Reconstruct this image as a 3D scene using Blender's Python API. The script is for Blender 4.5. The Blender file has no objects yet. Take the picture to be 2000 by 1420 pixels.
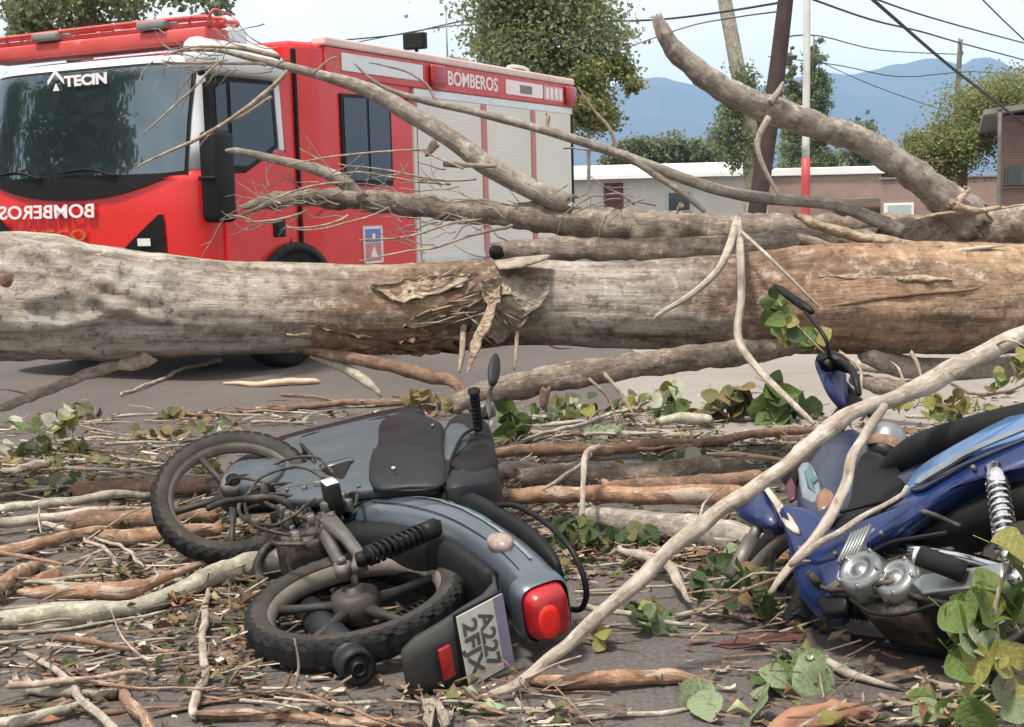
import bpy, bmesh, math, random
from mathutils import Vector, Matrix, noise

# ------------------------------------------------------------------ camera, sky, sun, exposure
SC = bpy.context.scene
COL = SC.collection
FPX, HC = 2600.0, 1.35
TH = math.atan(310 / 2600.0)
RO = math.radians(1.5)
_f = Vector((0, math.cos(TH), -math.sin(TH)))
_u0 = Vector((0, math.sin(TH), math.cos(TH)))
_r0 = Vector((1, 0, 0))
RT = _r0 * math.cos(RO) - _u0 * math.sin(RO)
UP = _u0 * math.cos(RO) + _r0 * math.sin(RO)
EYE = Vector((0, 0, HC))
cam = bpy.data.cameras.new('camera')
cam.sensor_width = 36; cam.sensor_fit = 'HORIZONTAL'
cam.lens = 36 * FPX / 2000
cam.clip_start = .05; cam.clip_end = 20000
camo = bpy.data.objects.new('camera', cam); COL.objects.link(camo)
m = Matrix.Identity(4)
for i in range(3):
    m[i][0] = RT[i]; m[i][1] = UP[i]; m[i][2] = -_f[i]; m[i][3] = EYE[i]
camo.matrix_world = m
SC.camera = camo

SUN_EL, SUN_AZ = math.radians(66), math.radians(222)     # azimuth measured from +Y clockwise: behind the camera, to the left
wd = bpy.data.worlds.new('World'); SC.world = wd; wd.use_nodes = True
nt = wd.node_tree
bg = nt.nodes['Background']
sky = nt.nodes.new('ShaderNodeTexSky'); sky.sky_type = 'NISHITA'; sky.sun_disc = False
sky.sun_elevation = SUN_EL; sky.sun_rotation = SUN_AZ
sky.altitude = 700; sky.air_density = 1.0; sky.dust_density = 2.0; sky.ozone_density = 1.0
hs = nt.nodes.new('ShaderNodeHueSaturation'); hs.inputs['Saturation'].default_value = .34; hs.inputs['Value'].default_value = 1.0
nt.links.new(sky.outputs[0], hs.inputs['Color'])
# thin cloud sheet, the same in every direction
tc = nt.nodes.new('ShaderNodeTexCoord')
mp = nt.nodes.new('ShaderNodeMapping'); mp.inputs['Scale'].default_value = (1.2, 1.2, 4.0)
nz = nt.nodes.new('ShaderNodeTexNoise'); nz.inputs['Scale'].default_value = 2.2; nz.inputs['Detail'].default_value = 5
rp = nt.nodes.new('ShaderNodeValToRGB'); rp.color_ramp.elements[0].position = .36; rp.color_ramp.elements[1].position = .72
mx = nt.nodes.new('ShaderNodeMix'); mx.data_type = 'RGBA'
mx.inputs[7].default_value = (10.6, 9.9, 9.3, 1)
mul = nt.nodes.new('ShaderNodeMath'); mul.operation = 'MULTIPLY_ADD'; mul.inputs[1].default_value = .42; mul.inputs[2].default_value = .46
nt.links.new(tc.outputs['Generated'], mp.inputs[0]); nt.links.new(mp.outputs[0], nz.inputs['Vector'])
nt.links.new(nz.outputs[0], rp.inputs[0]); nt.links.new(rp.outputs[0], mul.inputs[0])
nt.links.new(mul.outputs[0], mx.inputs[0]); nt.links.new(hs.outputs[0], mx.inputs[6]); nt.links.new(mx.outputs[2], bg.inputs[0])
bg.inputs[1].default_value = .115

sl = bpy.data.lights.new('sun', 'SUN'); sl.energy = 3.9; sl.angle = math.radians(8); sl.color = (1, .92, .80)
so = bpy.data.objects.new('sun', sl); COL.objects.link(so)
sd = Vector((math.sin(SUN_AZ) * math.cos(SUN_EL), math.cos(SUN_AZ) * math.cos(SUN_EL), math.sin(SUN_EL)))
so.rotation_euler = sd.to_track_quat('Z', 'Y').to_euler(); so.location = (0, 0, 30)

SC.view_settings.view_transform = 'Standard'; SC.view_settings.look = 'None'
SC.view_settings.exposure = 0.50; SC.view_settings.gamma = 1.0; SC.view_settings.use_curve_mapping = False
SC.cycles.use_denoising = True
SC.cycles.max_bounces = 6; SC.cycles.transparent_max_bounces = 8; SC.cycles.volume_bounces = 2

# ------------------------------------------------------------------ camera geometry helpers (photo pixels, 2000 x 1420)
def ray(px, py): return RT * ((px - 1000) / FPX) + UP * ((710 - py) / FPX) + _f
def A(px, py, Y):
    d = ray(px, py); return EYE + d * (Y / d.y)
def G(px, py, z=0.0):
    d = ray(px, py); return EYE + d * ((z - HC) / d.z)
def proj(p):
    d = Vector(p) - EYE; z = d.dot(_f)
    return 1000 + FPX * d.dot(RT) / z, 710 - FPX * d.dot(UP) / z
rnd = random.Random(7)
def nz3(p, s=1.0, o=0.0): return noise.noise(Vector((p[0] * s + o, p[1] * s - o, p[2] * s + 2 * o)))

# ------------------------------------------------------------------ mesh helpers
class MB:
    def __init__(s): s.v = []; s.f = []; s.uv = []; s.mi = []; s.col = []
    def add(s, vf, mi=0, M=None, uv=None, col=None):
        v, f = vf[0], vf[1]
        if uv is None and len(vf) > 2: uv = vf[2]
        b = len(s.v)
        s.v += [tuple(M @ Vector(p)) for p in v] if M is not None else [tuple(p) for p in v]
        for k, q in enumerate(f):
            s.f.append(tuple(b + i for i in q)); s.mi.append(mi)
            s.uv.append(uv[k] if uv else None); s.col.append(col)
        return s
    def build(s, name, mats, parent=None, smooth=True, loc=None, matrix=None):
        me = bpy.data.meshes.new(name)
        v = s.v
        if loc is not None: v = [(p[0] - loc[0], p[1] - loc[1], p[2] - loc[2]) for p in v]
        me.from_pydata(v, [], s.f)
        if any(u is not None for u in s.uv):
            L = me.uv_layers.new(name='UVMap'); k = 0; flat = []
            for q, u in zip(s.f, s.uv):
                for j in range(len(q)): flat += list(u[j]) if u else [0, 0]
            L.data.foreach_set('uv', flat)
        if any(c is not None for c in s.col):
            a = me.color_attributes.new('col', 'FLOAT_COLOR', 'CORNER'); flat = []
            for q, c in zip(s.f, s.col):
                for j in range(len(q)): flat += [c[0], c[1], c[2], 1] if c else [1, 1, 1, 1]
            a.data.foreach_set('color', flat)
        if not isinstance(mats, (list, tuple)): mats = [mats]
        for mm in mats: me.materials.append(mm)
        me.polygons.foreach_set('material_index', s.mi)
        me.polygons.foreach_set('use_smooth', [smooth] * len(s.f))
        me.update()
        o = bpy.data.objects.new(name, me); COL.objects.link(o)
        if parent is not None: o.parent = parent
        if loc is not None:
            o.location = Vector(loc) - (parent.location if parent is not None else Vector((0, 0, 0)))
        elif matrix is not None: o.matrix_local = matrix
        return o

def tag(o, label=None, cat=None, group=None, kind=None):
    if label: o['label'] = label
    if cat: o['category'] = cat
    if group: o['group'] = group
    if kind: o['kind'] = kind
    return o
def empty(name, loc, label, cat, group=None):
    o = bpy.data.objects.new(name, None); COL.objects.link(o); o.location = loc
    o.empty_display_size = .1
    return tag(o, label, cat, group)

def catmull(P, n):
    out = []
    Q = [P[0]] + list(P) + [P[-1]]
    for i in range(1, len(Q) - 2):
        a, b, c, d = Q[i - 1], Q[i], Q[i + 1], Q[i + 2]
        for k in range(n):
            t = k / n
            out.append(.5 * ((2 * b) + (c - a) * t + (2 * a - 5 * b + 4 * c - d) * t * t + (3 * b - a - 3 * c + d) * t ** 3))
    out.append(Q[-2].copy())
    return out

def tubegeo(pts, rad, seg=10, sub=5, amp=.06, nsc=6.0, off=0.0, cap=True, flat=1.0, wob=0.0):
    """swept tube; returns verts, faces, per-face uv (u metres along, v 0..1 around)"""
    P4 = [Vector((p[0], p[1], p[2])) for p in pts]
    C = catmull(P4, sub) if len(P4) > 1 else P4
    R = []
    for i in range(len(rad) - 1):
        for k in range(sub):
            t = k / sub; t = t * t * (3 - 2 * t)
            R.append(rad[i] * (1 - t) + rad[i + 1] * t)
    R.append(rad[-1])
    if wob:
        L_ = 0; Q_ = [c.copy() for c in C]
        for i in range(len(C)):
            if i: L_ += (Q_[i] - Q_[i - 1]).length
            if 0 < i < len(C) - 1:
                c = Q_[i]; C[i] = c + Vector((nz3(c, 3, off + 5) + .5 * nz3(c, 9, off + 5), nz3(c, 3, off + 9), nz3(c, 3, off + 13) + .5 * nz3(c, 9, off + 1))) * wob
            R[i] *= .95 + .13 * noise.noise(Vector((L_ * 9, off, 0))) + .20 * max(0, noise.noise(Vector((L_ * 22, off, 5))) - .25)
    n = len(C)
    T = [(C[min(i + 1, n - 1)] - C[max(i - 1, 0)]).normalized() for i in range(n)]
    ref = Vector((0, 0, 1)) if abs(T[0].z) < .9 else Vector((1, 0, 0))
    N = (ref - T[0] * ref.dot(T[0])).normalized()
    v = []; f = []; uv = []; L = 0; us = []
    for i in range(n):
        if i:
            L += (C[i] - C[i - 1]).length
            N = N - T[i] * N.dot(T[i])
            N.normalize()
        B = T[i].cross(N); us.append(L)
        for k in range(seg):
            a = 2 * math.pi * k / seg
            d = N * math.cos(a) * flat + B * math.sin(a)
            p = C[i] + d * R[i]
            r = R[i] * (1 + amp * (nz3(p, nsc, off) + .5 * nz3(p, nsc * 3, off + 3)))
            v.append(C[i] + d * r)
    if cap and amp > .02:
        for e, sg in ((0, -1), (n - 1, 1)):
            if R[e] > .008:
                for k in range(seg): v[e * seg + k] = v[e * seg + k] + T[e] * (sg * R[e] * rnd.uniform(-.3, 1.1))
    for i in range(n - 1):
        for k in range(seg):
            k2 = (k + 1) % seg
            f.append((i * seg + k, (i + 1) * seg + k, (i + 1) * seg + k2, i * seg + k2))
            uv.append(((us[i], k / seg), (us[i + 1], k / seg), (us[i + 1], (k + 1) / seg), (us[i], (k + 1) / seg)))
    if cap:
        for e, T0, s in ((0, -T[0], 1), (n - 1, T[-1], -1)):
            b = len(v); c = C[e] + T0 * R[e] * (-.1 + .5 * rnd.random()); v.append(c)
            for k in range(seg):
                k2 = (k + 1) % seg
                a1, a2 = (e * seg + k, e * seg + k2)
                f.append((a1, a2, b) if s > 0 else (a2, a1, b)); u = us[e]
                uv.append(((u, k / seg), (u, (k + 1) / seg), (u + .01, (k + .5) / seg)))
    return v, f, uv

def cyl(p0, p1, r0, r1=None, seg=14):
    p0, p1 = Vector(p0), Vector(p1); r1 = r0 if r1 is None else r1
    t = (p1 - p0).normalized(); n = t.orthogonal().normalized(); b = t.cross(n)
    v = []
    for p, r in ((p0, r0), (p1, r1)):
        for k in range(seg):
            a = 2 * math.pi * k / seg; v.append(p + (n * math.cos(a) + b * math.sin(a)) * r)
    f = [(k, (k + 1) % seg, seg + (k + 1) % seg, seg + k) for k in range(seg)]
    f += [tuple(range(seg))[::-1], tuple(range(seg, 2 * seg))]
    return v, f

def bmout(bm):
    bm.verts.ensure_lookup_table(); bm.verts.index_update()
    v = [tuple(x.co) for x in bm.verts]; f = [tuple(y.index for y in x.verts) for x in bm.faces]
    bm.free(); return v, f

def box(x0, x1, y0, y1, z0, z1, bev=0.0, seg=2):
    bm = bmesh.new(); bmesh.ops.create_cube(bm, size=1)
    for q in bm.verts:
        q.co = Vector(((x0 + x1) / 2 + q.co.x * (x1 - x0), (y0 + y1) / 2 + q.co.y * (y1 - y0), (z0 + z1) / 2 + q.co.z * (z1 - z0)))
    if bev: bmesh.ops.bevel(bm, geom=bm.edges[:], offset=bev, segments=seg, profile=.5, affect='EDGES')
    return bmout(bm)

def loft(rings, cap=True, closed=True):
    n = len(rings[0]); v = [p for r in rings for p in r]; f = []
    for i in range(len(rings) - 1):
        for k in range(n if closed else n - 1):
            k2 = (k + 1) % n
            f.append((i * n + k, i * n + k2, (i + 1) * n + k2, (i + 1) * n + k))
    if cap and closed:
        f.append(tuple(range(n))[::-1]); f.append(tuple(range((len(rings) - 1) * n, len(rings) * n)))
    return v, f

def lathe(profile, seg=32, M=None, tread=None):
    """profile (radius, y) swept about the local y axis"""
    v = []; f = []; n = len(profile)
    for s in range(seg):
        a = 2 * math.pi * s / seg
        for i, (r, y) in enumerate(profile):
            rr = r + (tread(s, i) if tread else 0)
            v.append(Vector((rr * math.cos(a), y, rr * math.sin(a))))
    for s in range(seg):
        s2 = (s + 1) % seg
        for i in range(n - 1):
            f.append((s * n + i, s * n + i + 1, s2 * n + i + 1, s2 * n + i))
    if M is not None: v = [M @ p for p in v]
    return v, f

def pad(outline, nrm, thick, ins=.02, raise_=.008, bev=0.004, center=None, rows=2):
    """shaped panel: outline (3-D points) extruded back by thick, its front face softly domed"""
    nrm = Vector(nrm).normalized()
    O = [Vector(p) for p in outline]
    c = sum(O, Vector()) / len(O)
    rings = [[p - nrm * thick for p in O], [p - nrm * bev for p in O]]
    for j in range(rows + 1):
        t = j / (rows + 1)
        k = ins * j
        R = []
        for p in O:
            d = (c - p); l = d.length
            R.append(p + d * min(.85, (bev * .7 + k) / max(l, 1e-5)) + nrm * raise_ * math.sin(t * math.pi / 2))
        rings.append(R)
    v, f = loft(rings, cap=False)
    n = len(O); b = len(v); v.append(c + nrm * raise_ * 1.05)
    L = (len(rings) - 1) * n
    f += [(L + k, L + (k + 1) % n, b) for k in range(n)]
    b2 = len(v); v.append(c - nrm * thick)
    f += [((k + 1) % n, k, b2) for k in range(n)]
    return v, f

def smooth_outline(P, n=4):
    P = [Vector(p) for p in P]; m = len(P); out = []
    for i in range(m):
        a, b, c, d = P[i - 1], P[i], P[(i + 1) % m], P[(i + 2) % m]
        for k in range(n):
            t = k / n
            out.append(.5 * ((2 * b) + (c - a) * t + (2 * a - 5 * b + 4 * c - d) * t * t + (3 * b - a - 3 * c + d) * t ** 3))
    return out

def text_mesh(name, s, size, mat, M, parent, extrude=.002, align='CENTER', width=None, bold=0.0, shear=0):
    cu = bpy.data.curves.new(name, 'FONT'); cu.body = s; cu.size = size; cu.extrude = extrude
    cu.align_x = align; cu.align_y = 'CENTER'; cu.offset = bold; cu.shear = shear; cu.resolution_u = 3
    t = bpy.data.objects.new(name + '_tmp', cu); COL.objects.link(t)
    bpy.context.view_layer.update()
    dg = bpy.context.evaluated_depsgraph_get()
    me = bpy.data.meshes.new_from_object(t.evaluated_get(dg)); me.name = name
    bpy.data.objects.remove(t); bpy.data.curves.remove(cu)
    if width and len(me.vertices):
        xs = [q.co.x for q in me.vertices]; k = width / (max(xs) - min(xs))
        for q in me.vertices: q.co.x *= k
    me.materials.clear(); me.materials.append(mat)
    o = bpy.data.objects.new(name, me); COL.objects.link(o)
    o.parent = parent; o.matrix_local = M
    return o
def frame_matrix(x, y, z, loc):
    M = Matrix.Identity(4)
    for i in range(3): M[i][0] = x[i]; M[i][1] = y[i]; M[i][2] = z[i]; M[i][3] = loc[i]
    return M

# ------------------------------------------------------------------ materials
def newmat(name):
    mt = bpy.data.materials.new(name); mt.use_nodes = True
    return mt, mt.node_tree, mt.node_tree.nodes['Principled BSDF']
def N(nt, t, **kw):
    n = nt.nodes.new(t)
    for k, v in kw.items():
        if k in n.inputs: n.inputs[k].default_value = v
        else: setattr(n, k, v)
    return n
def mixc(nt, fac, a, b):
    n = nt.nodes.new('ShaderNodeMix'); n.data_type = 'RGBA'
    for s, x in ((0, fac), (6, a), (7, b)):
        if isinstance(x, (int, float)): n.inputs[s].default_value = x
        elif isinstance(x, (tuple, list)): n.inputs[s].default_value = (x[0], x[1], x[2], 1)
        else: nt.links.new(x, n.inputs[s])
    return n.outputs[2]
def ramp(nt, src, stops):
    r = nt.nodes.new('ShaderNodeValToRGB'); e = r.color_ramp.elements
    while len(e) < len(stops): e.new(.5)
    for k, (p, c) in enumerate(stops):
        e[k].position = p
        e[k].color = (c[0], c[1], c[2], 1) if isinstance(c, (tuple, list)) else (c, c, c, 1)
    nt.links.new(src, r.inputs[0]); return r.outputs[0]
def coords(nt, kind='Object', scale=(1, 1, 1), rand=True):
    tc = nt.nodes.new('ShaderNodeTexCoord'); mp = nt.nodes.new('ShaderNodeMapping')
    mp.inputs['Scale'].default_value = scale
    nt.links.new(tc.outputs[kind], mp.inputs[0])
    if rand:
        oi = nt.nodes.new('ShaderNodeObjectInfo'); ml = nt.nodes.new('ShaderNodeMath'); ml.operation = 'MULTIPLY'
        ml.inputs[1].default_value = 37.0
        nt.links.new(oi.outputs['Random'], ml.inputs[0]); nt.links.new(ml.outputs[0], mp.inputs['Location'])
    return mp.outputs[0]
def bumpn(nt, b, h, st, dist=.01):
    n = nt.nodes.new('ShaderNodeBump'); n.inputs['Strength'].default_value = st; n.inputs['Distance'].default_value = dist
    nt.links.new(h, n.inputs['Height']); nt.links.new(n.outputs[0], b.inputs['Normal']); return n

def pmat(name, c1, c2=None, scale=8, rough=.5, metal=0, bump=0, bscale=60, coat=0, dirt=None, spec=.5, bd=.004, rvar=.12):
    mt, nt, b = newmat(name)
    vec = coords(nt, 'Object')
    n1 = N(nt, 'ShaderNodeTexNoise', Scale=scale, Detail=6.0, Roughness=.6); nt.links.new(vec, n1.inputs['Vector'])
    c2 = c2 or tuple(x * .75 for x in c1)
    c = mixc(nt, ramp(nt, n1.outputs[0], [(.35, 0), (.68, 1)]), c1, c2)
    rr = ramp(nt, n1.outputs[0], [(.3, max(0, rough - rvar)), (.7, min(1, rough + rvar))])
    if dirt:
        n2 = N(nt, 'ShaderNodeTexNoise', Scale=dirt[2], Detail=8.0, Roughness=.7); nt.links.new(vec, n2.inputs['Vector'])
        m = ramp(nt, n2.outputs[0], [(1 - dirt[1] - .12, 0), (1 - dirt[1] + .15, 1)])
        c = mixc(nt, m, c, dirt[0]); rr = mixc(nt, m, rr, (.85, .85, .85))
    nt.links.new(c, b.inputs['Base Color']); nt.links.new(rr, b.inputs['Roughness'])
    b.inputs['Metallic'].default_value = metal; b.inputs['Coat Weight'].default_value = coat
    b.inputs['Coat Roughness'].default_value = .12; b.inputs['Specular IOR Level'].default_value = spec
    if bump:
        n3 = N(nt, 'ShaderNodeTexNoise', Scale=bscale, Detail=5.0); nt.links.new(vec, n3.inputs['Vector'])
        bumpn(nt, b, n3.outputs[0], bump, bd)
    return mt

def bark(name, base, dark, peel, amt=.35, su=2.2, sv=5.0, bump=.6, along=None):
    """streaked bark with peeled patches, in the tube's own length/girth coordinates"""
    mt, nt, b = newmat(name)
    v1 = coords(nt, 'UV', (su * 1.6, sv * 1.0, 1)); v2 = coords(nt, 'UV', (su * .9, 2.0, 1)); v3 = coords(nt, 'UV', (su * 5, sv * 4, 1))
    n1 = N(nt, 'ShaderNodeTexNoise', Scale=1.6, Detail=9.0, Roughness=.66, Distortion=.35); nt.links.new(v1, n1.inputs['Vector'])
    n2 = N(nt, 'ShaderNodeTexNoise', Scale=1.9, Detail=5.0, Roughness=.55, Distortion=.6); nt.links.new(v2, n2.inputs['Vector'])
    n3 = N(nt, 'ShaderNodeTexNoise', Scale=2.2, Detail=8.0, Roughness=.75); nt.links.new(v3, n3.inputs['Vector'])
    basec = base
    if along:
        tc = nt.nodes.new('ShaderNodeTexCoord'); sp = nt.nodes.new('ShaderNodeSeparateXYZ'); nt.links.new(tc.outputs['UV'], sp.inputs[0])
        ma = nt.nodes.new('ShaderNodeMath'); ma.operation = 'MULTIPLY_ADD'; ma.inputs[1].default_value = 1 / along[0]
        wob = nt.nodes.new('ShaderNodeMath'); wob.operation = 'MULTIPLY_ADD'; wob.inputs[1].default_value = .22; wob.inputs[2].default_value = -.11
        nt.links.new(n2.outputs[0], wob.inputs[0]); nt.links.new(sp.outputs[0], ma.inputs[0]); nt.links.new(wob.outputs[0], ma.inputs[2])
        basec = ramp(nt, ma.outputs[0], along[1])
    c = mixc(nt, ramp(nt, n1.outputs[0], [(.33, 1), (.60, 0)]), basec, dark)
    pm = ramp(nt, n2.outputs[0], [(1 - amt - .04, 0), (1 - amt + .03, 1)])
    pc = mixc(nt, ramp(nt, n3.outputs[0], [(.35, 0), (.7, 1)]), peel, tuple(x * .55 for x in peel))
    c = mixc(nt, pm, c, pc)
    c = mixc(nt, ramp(nt, n3.outputs[0], [(.50, 0), (.78, .55)]), c, tuple(min(1, x * 1.7 + .03) for x in base))
    c = mixc(nt, ramp(nt, n3.outputs[0], [(.28, .7), (.43, 0)]), c, tuple(x * .55 for x in dark))
    v4 = coords(nt, 'Object', (1, 1, 1)); n4 = N(nt, 'ShaderNodeTexNoise', Scale=17.0, Detail=9.0, Roughness=.78, Distortion=.3); nt.links.new(v4, n4.inputs['Vector'])
    n5 = N(nt, 'ShaderNodeTexNoise', Scale=3.4, Detail=7.0, Roughness=.7, Distortion=.8); nt.links.new(v4, n5.inputs['Vector'])
    c = mixc(nt, ramp(nt, n4.outputs[0], [(.53, 0), (.66, .75)]), c, tuple(min(.7, x * 1.9 + .05) for x in base))
    c = mixc(nt, ramp(nt, n4.outputs[0], [(.36, .8), (.47, 0)]), c, tuple(x * .6 for x in dark))
    c = mixc(nt, ramp(nt, n5.outputs[0], [(.34, .6), (.50, 0)]), c, tuple(x * .8 for x in dark))
    nt.links.new(c, b.inputs['Base Color']); b.inputs['Roughness'].default_value = .85; b.inputs['Specular IOR Level'].default_value = .25
    ad = nt.nodes.new('ShaderNodeMath'); ad.operation = 'ADD'; nt.links.new(n1.outputs[0], ad.inputs[0]); nt.links.new(n3.outputs[0], ad.inputs[1])
    ad2 = nt.nodes.new('ShaderNodeMath'); ad2.operation = 'ADD'; nt.links.new(ad.outputs[0], ad2.inputs[0]); nt.links.new(n4.outputs[0], ad2.inputs[1])
    sb = nt.nodes.new('ShaderNodeMath'); sb.operation = 'SUBTRACT'; nt.links.new(ad2.outputs[0], sb.inputs[0]); nt.links.new(pm, sb.inputs[1])
    bumpn(nt, b, sb.outputs[0], bump, .012)
    return mt

def leafmat(name, c, c2, trans=.25, rough=.5):
    mt, nt, b = newmat(name)
    oi = nt.nodes.new('ShaderNodeObjectInfo')
    vec = coords(nt, 'Object')
    n1 = N(nt, 'ShaderNodeTexNoise', Scale=9.0, Detail=4.0); nt.links.new(vec, n1.inputs['Vector'])
    ad = nt.nodes.new('ShaderNodeMath'); ad.operation = 'MULTIPLY_ADD'; ad.inputs[1].default_value = .5; ad.inputs[2].default_value = 0
    nt.links.new(oi.outputs['Random'], ad.inputs[0])
    ad2 = nt.nodes.new('ShaderNodeMath'); ad2.operation = 'MULTIPLY_ADD'; ad2.inputs[1].default_value = .5
    nt.links.new(n1.outputs[0], ad2.inputs[0]); nt.links.new(ad.outputs[0], ad2.inputs[2])
    cc = mixc(nt, ad2.outputs[0], c, c2)
    tc = nt.nodes.new('ShaderNodeTexCoord'); wv = N(nt, 'ShaderNodeTexWave', Scale=2.4, Distortion=4.0); nt.links.new(tc.outputs['Object'], wv.inputs['Vector'])
    cc = mixc(nt, ramp(nt, wv.outputs[1], [(.5, 0), (.98, .16)]), cc, tuple(min(.6, x * 1.5 + .03) for x in c2))
    n9 = N(nt, 'ShaderNodeTexNoise', Scale=4.0, Detail=5.0, Roughness=.7); nt.links.new(vec, n9.inputs['Vector'])
    cc = mixc(nt, ramp(nt, n9.outputs[0], [(.30, .75), (.45, 0)]), cc, (c[0] * .5 + .02, c[1] * .45 + .01, c[2] * .5))
    bumpn(nt, b, n9.outputs[0], .4, .08)
    nt.links.new(cc, b.inputs['Base Color']); b.inputs['Roughness'].default_value = rough
    tr = nt.nodes.new('ShaderNodeBsdfTranslucent'); nt.links.new(cc, tr.inputs[0])
    ms = nt.nodes.new('ShaderNodeMixShader'); ms.inputs[0].default_value = trans
    nt.links.new(b.outputs[0], ms.inputs[1]); nt.links.new(tr.outputs[0], ms.inputs[2])
    nt.links.new(ms.outputs[0], nt.nodes['Material Output'].inputs[0])
    return mt

def attrmat(name, rough=.85, trans=0, vary=.35, scale=30):
    mt, nt, b = newmat(name)
    at = nt.nodes.new('ShaderNodeAttribute'); at.attribute_name = 'col'
    n1 = N(nt, 'ShaderNodeTexNoise', Scale=float(scale), Detail=4.0)
    tc = nt.nodes.new('ShaderNodeTexCoord'); nt.links.new(tc.outputs['Object'], n1.inputs['Vector'])
    hv = nt.nodes.new('ShaderNodeHueSaturation'); nt.links.new(at.outputs['Color'], hv.inputs['Color'])
    nt.links.new(ramp(nt, n1.outputs[0], [(.3, 1 - vary), (.7, 1 + vary)]), hv.inputs['Value'])
    nt.links.new(hv.outputs[0], b.inputs['Base Color']); b.inputs['Roughness'].default_value = rough; b.inputs['Specular IOR Level'].default_value = .3
    if trans:
        tr = nt.nodes.new('ShaderNodeBsdfTranslucent'); nt.links.new(hv.outputs[0], tr.inputs[0])
        ms = nt.nodes.new('ShaderNodeMixShader'); ms.inputs[0].default_value = trans
        nt.links.new(b.outputs[0], ms.inputs[1]); nt.links.new(tr.outputs[0], ms.inputs[2])
        nt.links.new(ms.outputs[0], nt.nodes['Material Output'].inputs[0])
    return mt

def glassmat(name, tint, refl=.35, rough=.03):
    mt, nt, b = newmat(name)
    b.inputs['Base Color'].default_value = (*tint, 1); b.inputs['Roughness'].default_value = .25
    gl = nt.nodes.new('ShaderNodeBsdfGlossy'); gl.inputs['Roughness'].default_value = rough; gl.inputs['Color'].default_value = (.50, .68, .82, 1)
    vec = coords(nt, 'Object'); n1 = N(nt, 'ShaderNodeTexNoise', Scale=3.0, Detail=5.0); nt.links.new(vec, n1.inputs['Vector'])
    ms = nt.nodes.new('ShaderNodeMixShader')
    nt.links.new(ramp(nt, n1.outputs[0], [(.3, refl * .85), (.7, refl * 1.1)]), ms.inputs[0])
    nt.links.new(b.outputs[0], ms.inputs[1]); nt.links.new(gl.outputs[0], ms.inputs[2])
    nt.links.new(ms.outputs[0], nt.nodes['Material Output'].inputs[0])
    return mt

M_red = pmat('red_paint', (.62, .014, .012), (.54, .012, .010), 2, .34, coat=.3, dirt=((.34, .06, .045), .16, 3))
M_redpale = pmat('faded_red_band', (.55, .09, .085), (.48, .06, .06), 3, .45, dirt=((.62, .36, .33), .3, 4))
M_white = pmat('white_paint', (.66, .70, .74), (.58, .62, .66), 3, .35, coat=.3, dirt=((.42, .40, .36), .25, 5))
M_shutter = pmat('grey_shutter', (.66, .655, .61), (.61, .61, .57), 1.5, .5, dirt=((.46, .45, .40), .22, 2))
M_black = pmat('black_plastic', (.005, .0055, .0065), (.010, .0105, .0115), 20, .5, bump=.1, dirt=((.045, .04, .035), .16, 9), spec=.22)
M_rubber = pmat('tyre_rubber', (.010, .0115, .013), (.018, .019, .020), 14, .8, bump=.2, dirt=((.055, .05, .044), .26, 16), spec=.18)
M_sidewall = pmat('dusty_sidewall', (.052, .048, .043), (.030, .028, .026), 10, .85, bump=.2, dirt=((.12, .105, .088), .3, 12), spec=.18)
M_glass = glassmat('tinted_windscreen', (.008, .016, .022), .19, .02)
M_glass2 = glassmat('dark_side_glass', (.01, .012, .014), .055, .04)
M_lettering = pmat('white_lettering', (.80, .76, .78), (.7, .62, .66), 20, .5)
M_gold = pmat('dull_gold_lettering', (.36, .17, .05), (.3, .1, .04), 20, .5)
M_lampred = pmat('red_lens', (.36, .012, .016), (.25, .008, .012), 20, .3, coat=.2, dirt=((.22, .06, .05), .25, 12))
M_lampbright = pmat('bright_red_lens', (.75, .02, .014), (.6, .015, .012), 30, .35, coat=.2, bump=.3, bscale=150)
M_clear = pmat('clear_lens', (.7, .72, .72), (.6, .6, .58), 20, .15, coat=.5)
M_orange = pmat('amber_lens', (.22, .11, .065), (.16, .085, .055), 20, .35, coat=.2)
M_chassis = pmat('dark_chassis', (.010, .010, .011), (.02, .019, .018), 6, .9, spec=.15)

M_asphalt, _nt, _b = newmat('asphalt')
_v = coords(_nt, 'Object', rand=False)
_n1 = N(_nt, 'ShaderNodeTexNoise', Scale=.55, Detail=9.0, Roughness=.62); _nt.links.new(_v, _n1.inputs['Vector'])
_n2 = N(_nt, 'ShaderNodeTexNoise', Scale=55.0, Detail=6.0, Roughness=.7); _nt.links.new(_v, _n2.inputs['Vector'])
_n3 = N(_nt, 'ShaderNodeTexVoronoi', Scale=130.0); _nt.links.new(_v, _n3.inputs['Vector'])
_c = mixc(_nt, ramp(_nt, _n1.outputs[0], [(.36, 0), (.66, 1)]), (.070, .065, .064), (.110, .098, .092))
_c = mixc(_nt, ramp(_nt, _n2.outputs[0], [(.42, 0), (.70, .8)]), _c, (.15, .134, .123))
_c = mixc(_nt, ramp(_nt, _n2.outputs[0], [(.28, .8), (.44, 0)]), _c, (.035, .03, .028))
_nt.links.new(_c, _b.inputs['Base Color']); _b.inputs['Roughness'].default_value = .9; _b.inputs['Specular IOR Level'].default_value = .3
bumpn(_nt, _b, _n3.outputs[0], .5, .006)
M_concrete = pmat('pale_concrete', (.245, .225, .208), (.20, .183, .17), .7, .9, bump=.25, bscale=60, dirt=((.24, .20, .17), .3, 1.3))

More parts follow.
